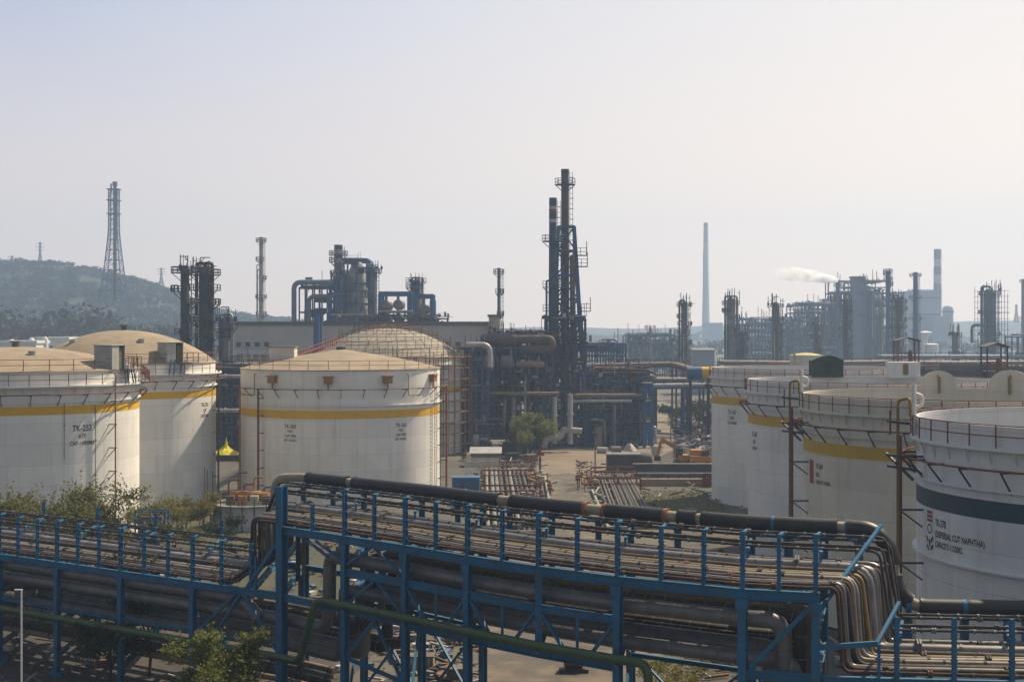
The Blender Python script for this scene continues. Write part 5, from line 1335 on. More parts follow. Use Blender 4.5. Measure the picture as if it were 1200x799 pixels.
# canopied platforms standing behind the right-hand tanks
for lb, px, pyc, Z, w in (('small rusty canopied platform on stilts behind the green rim shelter tank', 1062, 399, 205, 27), ('black canopied platform with stair behind the two nearest right-hand tanks', 1165, 406, 170, 26)):
    x = X_(px, Z); zc = z_(pyc, Z); hw = w / 2 / F * Z; o = thing('canopy_platform', lb, 'platform', (x, Z, 0))
    zf = zc - 3.0
    MB().box((x, Z, zf), (hw * 1.9, 2.4, .14)).build('deck', RUST, o)
    cp = MB(); 
    cp.add([(x - hw * 1.1, Z - 1.4, zc), (x, Z - 1.4, zc + .5), (x + hw * 1.1, Z - 1.4, zc), (x - hw * 1.1, Z + 1.4, zc), (x, Z + 1.4, zc + .5), (x + hw * 1.1, Z + 1.4, zc),
            (x - hw * 1.1, Z - 1.4, zc - .1), (x, Z - 1.4, zc + .4), (x + hw * 1.1, Z - 1.4, zc - .1), (x - hw * 1.1, Z + 1.4, zc - .1), (x, Z + 1.4, zc + .4), (x + hw * 1.1, Z + 1.4, zc - .1)],
           [(0, 1, 4, 3), (1, 2, 5, 4), (6, 9, 10, 7), (7, 10, 11, 8), (0, 6, 7, 1), (1, 7, 8, 2), (3, 4, 10, 9), (4, 5, 11, 10), (0, 3, 9, 6), (2, 8, 11, 5)])
    cp.build('canopy', DKST, o)
    for sx in (-1, 1):
        for sy in (-1, 1): MB().bar((x + sx * hw * .9, Z + sy * 1.1, 0), (x + sx * hw * .9, Z + sy * 1.1, zc), .16).build('post', RUST if pyc < 400 else DKST, o)
    rl = MB()
    for h in (.4, .8, 1.15):
        for sy in (-1, 1): rl.bar((x - hw * .9, Z + sy * 1.15, zf + h), (x + hw * .9, Z + sy * 1.15, zf + h), .07)
    for k in range(7): rl.bar((x - hw * .9 + hw * .3 * k, Z - 1.15, zf), (x - hw * .9 + hw * .3 * k, Z - 1.15, zf + 1.15), .08)
    rl.build('handrail', RED, o)
    s = MB()
    for sy in (-1.0, 0): s.bar((x - hw * .8, Z + sy, zf), (x - hw * 3.2, Z + sy, zf - 4.5), .16, .3); s.bar((x - hw * .8, Z + sy, zf + 1.1), (x - hw * 3.2, Z + sy, zf - 3.4), .08)
    for k in range(10): p = Vector((x - hw * .8 - hw * 2.4 * k / 10, Z - .5, zf - 4.5 * k / 10)); s.box(p, (.5, 1.0, .05))
    s.build('stair', DKST, o)
    MB().tube([(x + hw * .3, Z - .3, 0), (x + hw * .3, Z - .3, zf + 1.6)], .25, 10).build('pipe', RUST, o)
# --- H: flare derrick and pylons on the hill
Zh = 820
def derrick(name, label, px, py, pyb, Z, wt_, wb, mat, pw, levels, riser=None, cat='tower', neck=.35):
    x = X_(px, Z); zt = z_(py, Z); z0 = z_(pyb, Z); a = wt_ / 2 / F * Z; b = wb / 2 / F * Z; o = thing(name, label, cat, (x, Z, z0))
    def c(sx, sy, f): 
        hw = a if f < neck else a + (b - a) * ((f - neck) / (1 - neck)) ** 1.25; return Vector((x + sx * hw, Z + sy * hw, zt + (z0 - zt) * f))
    br = MB(); fs = [k / levels for k in range(levels + 1)]
    for sx in (-1, 1):
        for sy in (-1, 1):
            lg = MB()
            for k in range(levels): lg.bar(c(sx, sy, fs[k]), c(sx, sy, fs[k + 1]), pw)
            lg.build('leg', mat, o)
    for k in range(levels):
        for (s0, s1) in (((-1, -1), (1, -1)), ((1, -1), (1, 1)), ((1, 1), (-1, 1)), ((-1, 1), (-1, -1))):
            br.bar(c(*s0, fs[k]), c(*s1, fs[k]), pw * .7); br.bar(c(*s0, fs[k]), c(*s1, fs[k + 1]), pw * .55); br.bar(c(*s1, fs[k]), c(*s0, fs[k + 1]), pw * .55)
    br.build('brace', mat, o); return o, x, zt, z0, a
o, x, zt, z0, a = derrick('flare_tower', 'tall lattice flare derrick on the hillside', 133.5, 222, 352, Zh, 10, 27, FARB, .5, 11)
MB().tube([(x + a * .3, Zh - .5, z0), (x + a * .3, Zh - .5, zt + 4)], 1.0, 10).build('flare_riser', DKBR, o)
MB().tube([(x - a * .6, Zh - .5, zt - 2), (x - a * .6, Zh - .5, zt + 3.2)], .5, 8).build('pilot_pipe', NAVY, o)
MB().tube([(x + a * .3, Zh - .5, zt + 2), (x + a * .3, Zh - .5, zt + 4.3)], 1.4, 10).build('flare_tip', NAVY, o)
for f in (.0, .1, .22): MB().box((x, Zh, zt - 64 * f), (a * 2.8, a * 2.8, .5)).build('platform', NAVY, o)
for i, (px, py, pyb, Z, lb) in enumerate(((47, 284, 311, 1500, 'lattice power pylon on the ridge left of the flare derrick'), (189, 314, 334, 1450, 'lattice power pylon on the slope right of the flare derrick'), (14, 300, 312, 1500, 'stubby hazy pylon on the ridge near the left picture edge'))):
    o, x, zt, z0, a = derrick('power_pylon', lb, px, py, pyb + 3, Z, 1.2, 6 if i < 2 else 5, MIDST, .55, 6, cat='pylon')
    mb = MB()
    for k in range(3): z = zt - (zt - z0) * (.05 + .13 * k); mb.bar((x - 4.6 + k * .4, Z, z), (x + 4.6 - k * .4, Z, z), .5)
    mb.build('crossarm', MIDST, o)
for i, (px, py, pyb, Z, lb) in enumerate(((1162 + 0, 0, 0, 0, ''),)): pass
o, x, zt, z0, a = derrick('power_pylon', 'hazy thin mast right of the caged column', 1191, 357, 378, 1500, 1.4, 5, MIDST, .6, 6, cat='pylon')
# white low sheds at far left
for i, (a_, b_, py, Z, lb) in enumerate(((0, 42, 402, 520, 'low white flat-roofed shed at the left edge below the hill'), (40, 80, 397.5, 560, 'long white roofed shed behind the flat-roofed one'))):
    o = block('shed', lb, a_, b_, py, Z, 14, WPAINT)
    mb = MB()
    for k in range(7): mb.box((X_(a_ + (b_ - a_) * (k + .5) / 7, Z), Z - .05, z_(py, Z) - 3.2), (1.3, .12, 1.1))
    mb.build('window', GLASS, o)
for px, h in ((14, 397), (37, 395), (53, 394)): 
    p = P(px, 404, 530); o = thing('roof_tank', f'small white domed tank on the white sheds, {"first second third".split()[(14, 37, 53).index(px)]} from the left', 'tank', tuple(p), 'domed roof tanks on the white sheds')
    MB().lathe([(1.1, -2), (1.1, (404 - h) * .2), (.8, (404 - h) * .27), (.1, (404 - h) * .31)], 16, tuple(p)).build('shell', WPAINT, o)
    MB().tube([p + Vector((.9, 0, 0)), p + Vector((.9, 0, 3.4))], .1, 6).build('vent_pipe', RED, o)
# ------------------------------------------------------------------ ground and terrain
SAND = M('sandy_ground', (.205, .16, .11), (.135, .105, .075), scale=.09, rough=.95, c3=(.1, .08, .06), scale3=.3, bump=.4)
GROUND = M('earth_ground', (.115, .098, .072), (.075, .07, .052), scale=.05, rough=.95, c3=(.075, .075, .05), scale3=.22, bump=.5)
ROADM = M('dusty_road', (.09, .076, .06), (.06, .052, .043), scale=.16, rough=.9, c3=(.15, .115, .078), scale3=.35, lo3=.46, hi3=.62, bump=.2)
GRASSY = M('grassy_yard', (.045, .05, .024), (.06, .052, .032), scale=.18, rough=.95, c3=(.07, .075, .035), scale3=.8, bump=.5)
DIRT = M('oily_shaded_dirt', (.05, .042, .033), (.03, .026, .022), scale=.4, rough=.9, c3=(.085, .07, .05), scale3=1.1, bump=.4)  # dirt darkened so its colour carries part of the shade under the left rack
PAVE = M('tank_pad', (.085, .074, .058), (.05, .046, .036), scale=.3, rough=.95, c3=(.1, .095, .075), scale3=.7, bump=.3)
def grid_mb(x0, x1, y0, y1, nx, ny, fz):
    mb = MB(); vs = [(x0 + (x1 - x0) * i / nx, y0 + (y1 - y0) * j / ny, 0) for j in range(ny + 1) for i in range(nx + 1)]
    vs = [(x, y, fz(x, y)) for x, y, _ in vs]; m = nx + 1
    return mb.add(vs, [(j * m + i, j * m + i + 1, (j + 1) * m + i + 1, (j + 1) * m + i) for j in range(ny) for i in range(nx)])
struct(MB().add([(-2600, -60, 0), (3000, -60, 0), (3000, 2440, 0), (-2600, 2440, 0)], [(0, 1, 2, 3)]), 'ground', GROUND)
def sheet(name, pts, mat, z, kind='structure'):
    return struct(MB().add([(x, y, z) for x, y in pts], [tuple(range(len(pts)))]), name, mat, kind=kind)
def gp_(px, py): g = G(px, py); return (g.x, g.y)
sheet('road', [gp_(636, 799), gp_(778, 799), gp_(708, 612), gp_(694, 580), gp_(690, 555), gp_(690, 530), gp_(640, 530), gp_(640, 560), gp_(636, 612), gp_(560, 799)][:0] or
      [(-4.5, 60), (9.5, 60), (9.0, 120), (9.3, 150), (10.2, 193), (7.6, 198), (4.6, 193), (3.8, 150), (-.5, 120)], ROADM, .008)
sheet('sandy_yard', [gp_(630, 556), gp_(700, 556), gp_(714, 546), gp_(770, 533), gp_(768, 522), gp_(640, 524), gp_(628, 538)], SAND, .004)
sheet('sandy_road', [gp_(768, 535), gp_(806, 531), gp_(800, 500), gp_(792, 478), (46, 520), (40, 520), gp_(762, 478), gp_(762, 500)], SAND, .012)
sheet('tank_yard', [(-90, 118), (-3.5, 118), (-3, 205), (-34, 262), (-90, 262)], PAVE, .004)
sheet('tank_yard', [(13.5, 50), (80, 50), (80, 186), (16, 186)], PAVE, .004)
sheet('grass_strip', [(-40, 105), (-12, 105), (-14, 142), (-38, 158), (-62, 150)], GRASSY, .012)
sheet('grass_strip', [(14.5, 142), (23.5, 142), (24.2, 176), (15.8, 176)], GRASSY, .012)
sheet('oily_yard', [(16, 198), (25, 193), (40, 236), (44, 330), (37.5, 330), (27, 236)], DIRT, .016)
sheet('dirt_yard', [(-60, 40), (-14, 40), (-5, 118), (-60, 118)], DIRT, .004)
sheet('rack_yard', [(9.6, 40), (40, 40), (40, 88), (9.2, 118)], PAVE, .012)
# hills
def hill_h(x, y):
    p = 600 + F * x / y
    pts = [(-500, 318), (-200, 312), (0, 309), (60, 310), (110, 318), (170, 329), (215, 344), (262, 362), (320, 372), (380, 381), (450, 389), (700, 391)]
    for (a, ya), (b, yb) in zip(pts, pts[1:]):
        if a <= p <= b: yy = ya + (yb - ya) * (p - a) / (b - a); break
    else: yy = 391
    top = EYE - (yy + 5 - HZ) / F * 1350
    f = max(0, min(1, (y - 760) / 560)); back = 1 - max(0, (y - 1400) / 500)
    n = math.sin(x * .021 + y * .013) * 2.2 + math.sin(x * .057 - y * .041) * 1.6 + math.sin(x * .11 + y * .13) * .9
    return max(-.5, top * (f * f * (3 - 2 * f)) * max(0, back) + n * f * (1 if top > 4 else 0))
HILLM = M('wooded_hill', (.04, .05, .034), (.028, .036, .025), scale=.03, rough=1, c3=(.065, .055, .04), scale3=.012, bump=.6)
struct(grid_mb(-1250, 120, 700, 1900, 140, 90, hill_h), 'hill', HILLM)
def far_h(x, y):
    f = max(0, min(1, (y - 2050) / 200)) * max(0, min(1, (2420 - y) / 60)); q = max(0, min(1, (x - 500) / 300))
    return -.5 + f * (19 + 12 * q + math.sin(x * .004) * 6 + math.sin(x * .017 + 1) * 3)
struct(grid_mb(-1800, 2600, 2000, 2430, 160, 24, far_h), 'hill', M('far_hill', (.07, .075, .055), scale=.01, rough=1))
def mid_h(x, y):
    f = max(0, min(1, (y - 1850) / 200)) * max(0, min(1, (2350 - y) / 150)); q = max(0, min(1, (x - 560) / 200))
    return -.5 + f * q * (33 + math.sin(x * .013) * 2.5 + math.sin(x * .05) * 1.0)
struct(grid_mb(520, 1600, 1800, 2400, 90, 24, mid_h), 'hill', M('mid_hill', (.07, .08, .05), scale=.02, rough=1))
def leaf_quads(mb, c, s, rn, el=1.0):
    d = Vector((rn.gauss(0, 1), rn.gauss(0, 1), rn.gauss(0, 1) + .4)).normalized(); a = d.orthogonal().normalized()
    a.rotate(Matrix.Rotation(rn.uniform(0, 6.28), 3, d)); b = d.cross(a); a *= s * el; b *= s * .55
    mb.add([c - a, c + b, c + a, c - b], [(0, 1, 2, 3)])
# woodland on the hill: one mass of crowns
rn = random.Random(3); mb = MB()
def crown_clump(mb, c, r, n, s, rn, flat=.7):
    for _ in range(n):
        d = Vector((rn.gauss(0, 1), rn.gauss(0, 1), abs(rn.gauss(0, 1)) * .9)).normalized() * r * rn.uniform(.55, 1.05); d.z *= flat
        leaf_quads(mb, c + d, s, rn)
for i in range(2600):
    y = rn.uniform(800, 1400); x = rn.uniform((-90 - 600) / F * y, (400 - 600) / F * y); h = hill_h(x, y)
    if h < 3: continue
    crown_clump(mb, Vector((x, y, h + .5)), rn.uniform(4.5, 7.5), 34, rn.uniform(.9, 1.5), rn, .55)
tag(mb.build('woodland', LEAF_H, None, (0, 0, 0), flat=True), 'dense woodland covering the hill at left as one mass', 'woodland', None, 'stuff')
mb = MB()
for i in range(420):
    y = rn.uniform(600, 720); x = rn.uniform((-60 - 600) / F * y, (215 - 600) / F * y)
    p = 600 + F * x / y; top = 352 + 8 * math.sin(p * .05) + (12 if p > 130 else 0) * 1.0
    if p > 150: top += (p - 150) * .25
    zt = z_(top, y) * rn.uniform(.45, 1.0)
    crown_clump(mb, Vector((x, y, zt * .5)), max(3, zt * .33), 26, rn.uniform(1.1, 1.9), rn, 1.35)
tag(mb.build('woodland', LEAF_K, None, (0, 0, 0), flat=True), 'darker belt of trees along the foot of the hill at left', 'woodland', None, 'stuff')
mb = MB()
for i in range(420):
    y = rn.uniform(1850, 1950) if i % 2 else rn.uniform(900, 1300); x = rn.uniform((690 - 600) / F * y, (1215 - 600) / F * y)
    crown_clump(mb, Vector((x, y, rn.uniform(2, 7))), rn.uniform(4, 8), 12, rn.uniform(2, 3), rn)
tag(mb.build('woodland', LEAF_H, None, (0, 0, 0), flat=True), 'far hazy trees spread between the plants at right', 'woodland', None, 'stuff')

# ------------------------------------------------------------------ trees and shrubs
def tree(name, label, base, h, cr, cz, n, ls, leaf, seed, limbs=7, spread=1.0, feather=False, cat='tree', tr=.16, group=None, flat=.75, clumps=26):
    rn = random.Random(seed); base = Vector(base); o = thing(name, label, cat, tuple(base), group)
    top = base + Vector((rn.uniform(-.3, .3), 0, h * .55)); mb = MB()
    mb.tube(rpath([base, base + Vector((.1, .05, h * .25)), top], h * .1, 4), [tr * (1 - .08 * k) for k in range(len(rpath([base, base + Vector((.1, .05, h * .25)), top], h * .1, 4)))], 8)
    tips = []
    for i in range(limbs):
        a = 2 * math.pi * i / limbs + rn.uniform(-.3, .3); s = base.lerp(top, rn.uniform(.45, 1.0)); e = base + Vector((math.cos(a) * cr * rn.uniform(.45, .85), math.sin(a) * cr * rn.uniform(.45, .85), rn.uniform(cz - .1, cz + .3) * h))
        m = s.lerp(e, .5) + Vector((0, 0, h * .05)); mb.tube([s, m, e], [tr * .5, tr * .32, tr * .12], 6); tips.append(e); tips.append(m.lerp(e, .5))
        for q in range(2):
            e2 = e + Vector((rn.gauss(0, cr * .3), rn.gauss(0, cr * .3), rn.uniform(0, h * .15))); mb.tube([m.lerp(e, .6), e2], [tr * .16, tr * .06], 5); tips.append(e2)
    mb.build('trunk', BARK, o)
    cs = [(t, rn.uniform(.24, .4) * cr) for t in tips]
    for _ in range(max(0, clumps - len(cs))):
        d = Vector((rn.gauss(0, 1), rn.gauss(0, 1), rn.gauss(0, 1))).normalized() * rn.uniform(.35, 1.0); cs.append((base + Vector((d.x * cr * .85, d.y * cr * .85, h * (cz + .1) + d.z * cr * flat)), rn.uniform(.2, .36) * cr))
    lf = MB(); per = max(1, n // len(cs))
    for c, r in cs:
        if feather:   # feathery sprays: leaflets along short drooping twigs
            for _ in range(max(1, per // 7)):
                d = Vector((rn.gauss(0, 1), rn.gauss(0, 1), rn.gauss(.15, .6))).normalized(); p = c + d * r * rn.uniform(0, .8); L = r * rn.uniform(.5, 1.1)
                for k in range(7): leaf_quads(lf, p + d * L * k / 6 + Vector((rn.gauss(0, .05), rn.gauss(0, .05), -.12 * L * (k / 6) ** 2)), ls * rn.uniform(.7, 1.2), rn, 1.3)
        else:
            for _ in range(per):
                d = Vector((rn.gauss(0, 1), rn.gauss(0, 1), rn.gauss(0, .8))).normalized() * r * rn.random() ** .45; leaf_quads(lf, c + d, ls * rn.uniform(.6, 1.25), rn)
    lf.build('crown', leaf, o, flat=True)
    return o
def gx(px, Z): return (X_(px, Z), Z, 0)
tree('scrub_tree', 'feathery olive tree standing before the left tank behind the low rack', gx(66, 104), 7.3, 4.5, .62, 24000, .115, LEAF_A, 5, 9, feather=True, tr=.2, flat=.5, clumps=40)
tree('scrub_tree', 'smaller feathery tree leaning right of the olive tree at the tank', gx(118, 106), 5.6, 2.2, .6, 4500, .14, LEAF_A, 6, 7, feather=True, tr=.12, flat=.6, clumps=20)
tree('tree', 'round bushy tree at the edge of the sandy yard by the dark process unit', gx(621, 221), 7.4, 3.7, .5, 9000, .2, LEAF_D, 9, 8, tr=.2, flat=.85, clumps=40)
tree('tree', 'bright green tree in the bottom foreground before the blue rack', gx(262, 66.5), 5.7, 1.65, .58, 15000, .075, LEAF_D, 11, 8, feather=True, tr=.12, flat=.9, clumps=34)
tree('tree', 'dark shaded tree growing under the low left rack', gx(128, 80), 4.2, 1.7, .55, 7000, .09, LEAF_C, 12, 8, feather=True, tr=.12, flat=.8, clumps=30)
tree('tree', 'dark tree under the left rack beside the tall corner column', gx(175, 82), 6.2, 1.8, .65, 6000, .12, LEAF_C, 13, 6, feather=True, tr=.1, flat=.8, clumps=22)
for i, (px, Z, h, cr, lf, lb) in enumerate(((172, 137, 3.4, 1.9, LEAF_B, 'yellow-green bush nearest the left tank foot'), (196, 138, 4.2, 2.2, LEAF_B, 'tallest yellow-green bush in the scrub patch'), (218, 142, 3.9, 2.0, LEAF_A, 'olive bush in the middle of the scrub patch'),
      (238, 140, 4.4, 2.0, LEAF_B, 'yellow-green bush beside the round whitewashed wall'), (205, 128, 3.0, 1.8, LEAF_A, 'low olive bush in front of the scrub patch'), (262, 130, 3.2, 1.6, LEAF_C, 'dark bush below the round whitewashed wall'), (184, 128, 2.6, 1.6, LEAF_C, 'dark low bush behind the blue posts of the low rack'))):
    tree('bush', lb, gx(px, Z), h, cr, .45, 2200, .13, lf, 30 + i, 6, tr=.07, cat='bush', group='bushes in the scrub patch', clumps=18)
for i, (px, Z, h, cr, lb) in enumerate(((838, 262, 5.5, 3.2, 'green tree half hidden by the far pale tank'), (815, 300, 5.0, 3.5, 'dusty tree under the tan pipe bridge'), (790, 305, 4.0, 3.0, 'low dusty tree under the tan pipe bridge, left of the other'))):
    tree('tree', lb, gx(px, Z), h, cr, .5, 1500, .3, LEAF_C, 50 + i, 6, tr=.15, clumps=20)
for i, (px, Z, h, cr) in enumerate(((790, 74.5, 2.2, 1.3), (812, 77, 2.6, 1.4), (768, 80, 1.9, 1.2))):
    tree('bush', ['leafy weed bush under the right end of the raised rack', 'taller leafy bush under the right end of the raised rack', 'small bush at the road edge under the raised rack'][i], gx(px, Z), h, cr, .45, 1200, .08, LEAF_B, 60 + i, 5, tr=.04, cat='bush', group='bushes under the raised rack', clumps=12)
rn = random.Random(17); mb = MB()
for _ in range(5200):
    if rn.random() < .6: x, y = rn.uniform(-60, -21), rn.uniform(106, 156)
    else: x, y = rn.uniform(14.6, 23.6), rn.uniform(143, 175)
    s = rn.uniform(.12, .3); a = rn.uniform(0, 6.28)
    mb.add([(x - .06, y, 0), (x + .06, y, 0), (x + math.cos(a) * .2, y + math.sin(a) * .2, s)], [(0, 1, 2)])
tag(mb.build('grass', LEAF_B, None, (0, 0, 0), flat=True), 'rough dry grass growing round the tank yards', 'grass', None, 'stuff')

# ------------------------------------------------------------------ yard objects
w = thing('ring_wall', 'round whitewashed concrete dike wall at the foot of the cone-roofed tank', 'wall', (-24, 141, 0)); c = P(284, 640, 141); c.z = 0
cxw, cyw = X_(292, 144), 144
MB().ring((cxw, cyw, 0), 3.4, 3.7, 0, 2.3, 40).build('wall', WCONC, w)
MB().ring((cxw, cyw, 0), 3.35, 3.9, 2.3, 2.45, 40).build('coping', CONC, w)
p_ = MB()
for i in range(20):
    a = 2 * math.pi * i / 20; p_.bar((cxw + 3.85 * math.cos(a), cyw + 3.85 * math.sin(a), 0), (cxw + 3.85 * math.cos(a), cyw + 3.85 * math.sin(a), 3.2), .09)
for h in (2.8, 3.2): p_.tube([(cxw + 3.85 * math.cos(2 * math.pi * i / 40), cyw + 3.85 * math.sin(2 * math.pi * i / 40), h) for i in range(41)], .035, 4, False)
p_.build('handrail', DKST, w)
for i, (dx, dz, h, m) in enumerate(((-2.2, 0, 4.6, RED), (-1.2, 0, 5.4, RUST), (-.6, 0, 4.2, RED), (.4, 0, 4.9, OCHREST), (1.4, 0, 3.9, RUST))):
    MB().tube(rpath([(cxw + dx, cyw + .6, 0), (cxw + dx, cyw + .6, h), (cxw + dx + .9, cyw + .6, h)], .3, 4), .1, 8).build('riser_pipe', m, w)
MB().drum((cxw - 2, cyw + .5, 3.0), (cxw + 2, cyw + .5, 3.0), .55, 14).build('filter_drum', OCHREST, w)
for i in range(4): MB().box((cxw - 1.8 + 1.2 * i, cyw - .4, 2.7), (.8, .6, .9)).build('valve_block', (RUST, OCHREST, SCRAPS[2], RUST)[i], w)
hp = thing('sulphur_heap', 'bright yellow pointed heap in the gap behind the left tanks', 'heap', tuple(gx(265, 222)))
mb = MB().lathe([(2.5, 0), (2.2, .4), (1.8, .75), (1.2, 1.1), (.7, 1.35), (.35, 1.7), (.14, 2.3), (.03, 3.0)], 22, tuple(gx(265, 222))); rq = random.Random(2); hx, hy = gx(265, 222)[:2]
mb.v = [(hx + (x - hx) * (k_ := rq.uniform(.8, 1.18)), hy + (y - hy) * k_, max(0, z + rq.uniform(-.12, .12))) for x, y, z in mb.v]; mb.build('mound', YELLOWHEAP, hp, sharp=20)
hp.location = (hp.location[0], 222, 0)
dm = thing('bund', 'low earth and concrete bund under the yellow heap', 'wall', tuple(gx(265, 215)))
MB().box((X_(265, 215), 215, .45), (5.5, .6, .9)).build('wall', DIRT, dm)
# blue skid between the left tanks
sk = thing('pump_skid', 'small blue steel skid frame at the foot of the left tank pair', 'pump', tuple(gx(176, 133))); x, y, _ = gx(176, 133)
mb = MB()
for dx in (-1.4, 0, 1.4):
    for dy in (0, 1.4): mb.bar((x + dx, y + dy, 0), (x + dx, y + dy, 2.9), .14)
for z in (1.3, 2.1, 2.9):
    for dy in (0, 1.4): mb.bar((x - 1.4, y + dy, z), (x + 1.4, y + dy, z), .1)
mb.build('frame', BLUE, sk); MB().box((x, y + .7, .9), (2.4, 1.0, 1.4)).build('housing', BRKBLUE, sk); MB().tube([(x - 1, y + .7, 2.2), (x + 1, y + .7, 2.2)], .2, 8).build('pipe', RUST, sk)

# ground-level pipe tracks
def track(label, x0, x1, ya, yb, n, mats, frames, seed, slant=0.0):
    rn = random.Random(seed); o = thing('pipe_track', label, 'pipe track', ((x0 + x1) / 2, ya, 0))
    for i in range(n):
        x = x0 + (x1 - x0) * (i + .5) / n + rn.uniform(-.1, .1); r = rn.uniform(.1, .26); a, b = ya + rn.uniform(0, 2), yb - rn.uniform(0, 4)
        MB().tube(rpath([(x, a, .55), (x + slant, b, .55), (x + slant, b, -.1) if rn.random() < .6 else (x + slant + .8, b, .55)], .5, 4), r, 9).build('pipe', rn.choice(mats), o)
    for k, y in enumerate(frames):
        f = MB(); w0, w1 = x0 - .5 + slant * (y - ya) / (yb - ya), x1 + .5 + slant * (y - ya) / (yb - ya)
        for x in (w0, (w0 + w1) / 2, w1): f.bar((x, y, 0), (x, y, 1.5), .18)
        f.bar((w0, y, 1.5), (w1, y, 1.5), .2); f.bar((w0, y, .85), (w1, y, .85), .12); f.build('red_frame', RED if k % 2 == 0 else RUSTRED, o)
    for k in range(14): MB().box((x0 + (x1 - x0) / 2, ya + (yb - ya) * k / 14, .15), (x1 - x0 + .6, .3, .28)).build('sleeper', CONC, o)
    return o
track('left ground pipe track with pale pipes and red frames beside the road', -2.6, 3.4, 139, 200, 10, [TANP, RUSTPIPE, DKBR, BROWN, MIDST, SILV], (154, 168, 186, 198), 3, slant=-1.2)
track('right ground pipe track with dark pipes and red frames beside the road', 9.9, 14.6, 142, 192, 11, [DARKP, MIDST, DKBR, BROWN, GREYP], (176, 184, 190), 4, slant=1.2)
for lb, xc, y, seed, nn in (('jumble of red and yellow valves on the left pipe track', 3.4, 176, 5, 22), ('jumble of orange valves at the road end of the right pipe track', 9.4, 178, 6, 20), ('rusty valve cluster at the near end of the left pipe track', 2.2, 160, 7, 16)):
    rn = random.Random(seed); o = thing('valve_cluster', lb, 'valve station', (xc, y, 0))
    for k in range(nn):
        x, yy, z = xc + rn.uniform(-1.3, 1.3), y + rn.uniform(-6, 6), rn.uniform(.5, 1.5); s = rn.uniform(.2, .38); mb = MB()
        mb.tube([(x - s, yy, z), (x + s, yy, z)], s * .6, 8); mb.tube([(x, yy, 0), (x, yy, z + s * 2.2)], s * .2, 6); mb.tube([(x, yy, z + s * 2.2), (x, yy, z + s * 2.4)], s * .75, 10)
        mb.build('valve', rn.choice([RED, OCHREST, RUST, PALEY, SCRAPS[2]]), o)
# hazard-red fire monitor on its post by the road
c = gx(633, 196); o = thing('fire_monitor', 'red fire monitor on a rusty post at the left road edge', 'fire monitor', c); x, y, _ = c
MB().tube([(x, y, 0), (x, y, 2.4)], .16, 8).build('post', RUST, o); mb = MB().box((x, y, 2.8), (1.0, .8, .5)); mb.tube([(x - .3, y, 3.0), (x + .5, y - .2, 3.7)], [.22, .12], 8); mb.bar((x - .6, y, 2.55), (x + .6, y, 2.55), .12); mb.build('monitor_head', RED, o)
# blue sheets, pale fence, guard hut
c = gx(540, 172); o = thing('site_container', 'blue metal container at the foot of the orange scaffold', 'container', (X_(538, 176), 176, 0)); x = X_(547, 180)
MB().box((x, 177, .75), (3.4, 2.4, 1.5)).build('body', SHEETB, o); mb = MB()
for k in range(11): mb.box((x - 1.5 + k * .3, 175.77, .75), (.1, .07, 1.3))
mb.build('corrugation', SHEETB, o); MB().box((x, 177, 1.56), (3.5, 2.5, .1)).build('roof', BLUE2, o)
o = thing('picket_fence', 'pale picket fence between the scaffold and the pipe track', 'fence', tuple(gx(564, 194))); mb = MB(); xa_, xb_ = X2(545, 584, 194)
for k in range(30): mb.box((xa_ + (xb_ - xa_) * k / 29, 194, 1.2), (.09, .05, 2.4))
mb.build('picket', WCONC, o); m2 = MB()
for z in (.4, 1.9): m2.bar((xa_, 194.05, z), (xb_, 194.05, z), .09)
m2.build('rail', WCONC, o)
o = thing('shed', 'grey sheet-roofed shed behind the pale picket fence', 'building', tuple(gx(568, 208))); xa_, xb_ = X2(550, 588, 206)
MB().box(((xa_ + xb_) / 2, 207.5, 1.0), (xb_ - xa_ - .4, 3, 2.0)).build('wall', MIDST, o); MB().add([(xa_, 205.6, 2.0), (xb_, 205.6, 2.0), (xb_, 209.6, 2.6), (xa_, 209.6, 2.6), (xa_, 205.6, 1.9), (xb_, 205.6, 1.9), (xb_, 209.6, 2.5), (xa_, 209.6, 2.5)], [(0, 1, 2, 3), (4, 7, 6, 5), (0, 4, 5, 1), (1, 5, 6, 2), (2, 6, 7, 3), (3, 7, 4, 0)]).build('roof', LTST, o)
o = thing('guard_hut', 'long dark hut below the round bushy tree', 'building', tuple(gx(597, 222))); xa_, xb_ = X2(577, 618, 221)
MB().box(((xa_ + xb_) / 2, 223, 1.15), (xb_ - xa_, 3.4, 2.3)).build('wall', DKST, o); MB().box(((xa_ + xb_) / 2, 223, 2.38), (xb_ - xa_ + .6, 4.0, .14)).build('roof', MIDST, o)
MB().box((xa_ + 1.4, 221.27, 1.3), (1.0, .05, .8)).build('window', GLASS, o); MB().box((xb_ - 1.2, 221.27, 1.0), (.9, .05, 2.0)).build('door', FASC, o)
solo(MB().box((X_(583, 218), 218.5, 2.55 - .2), (1.6, 1.4, .3)).box((X_(581, 218), 218.5, 1.15), (1.0, 1.0, 2.3)), 'water_tank', LTST, 'small pale water tank beside the long dark hut', 'tank', (X_(583, 218), 218.5, 0))
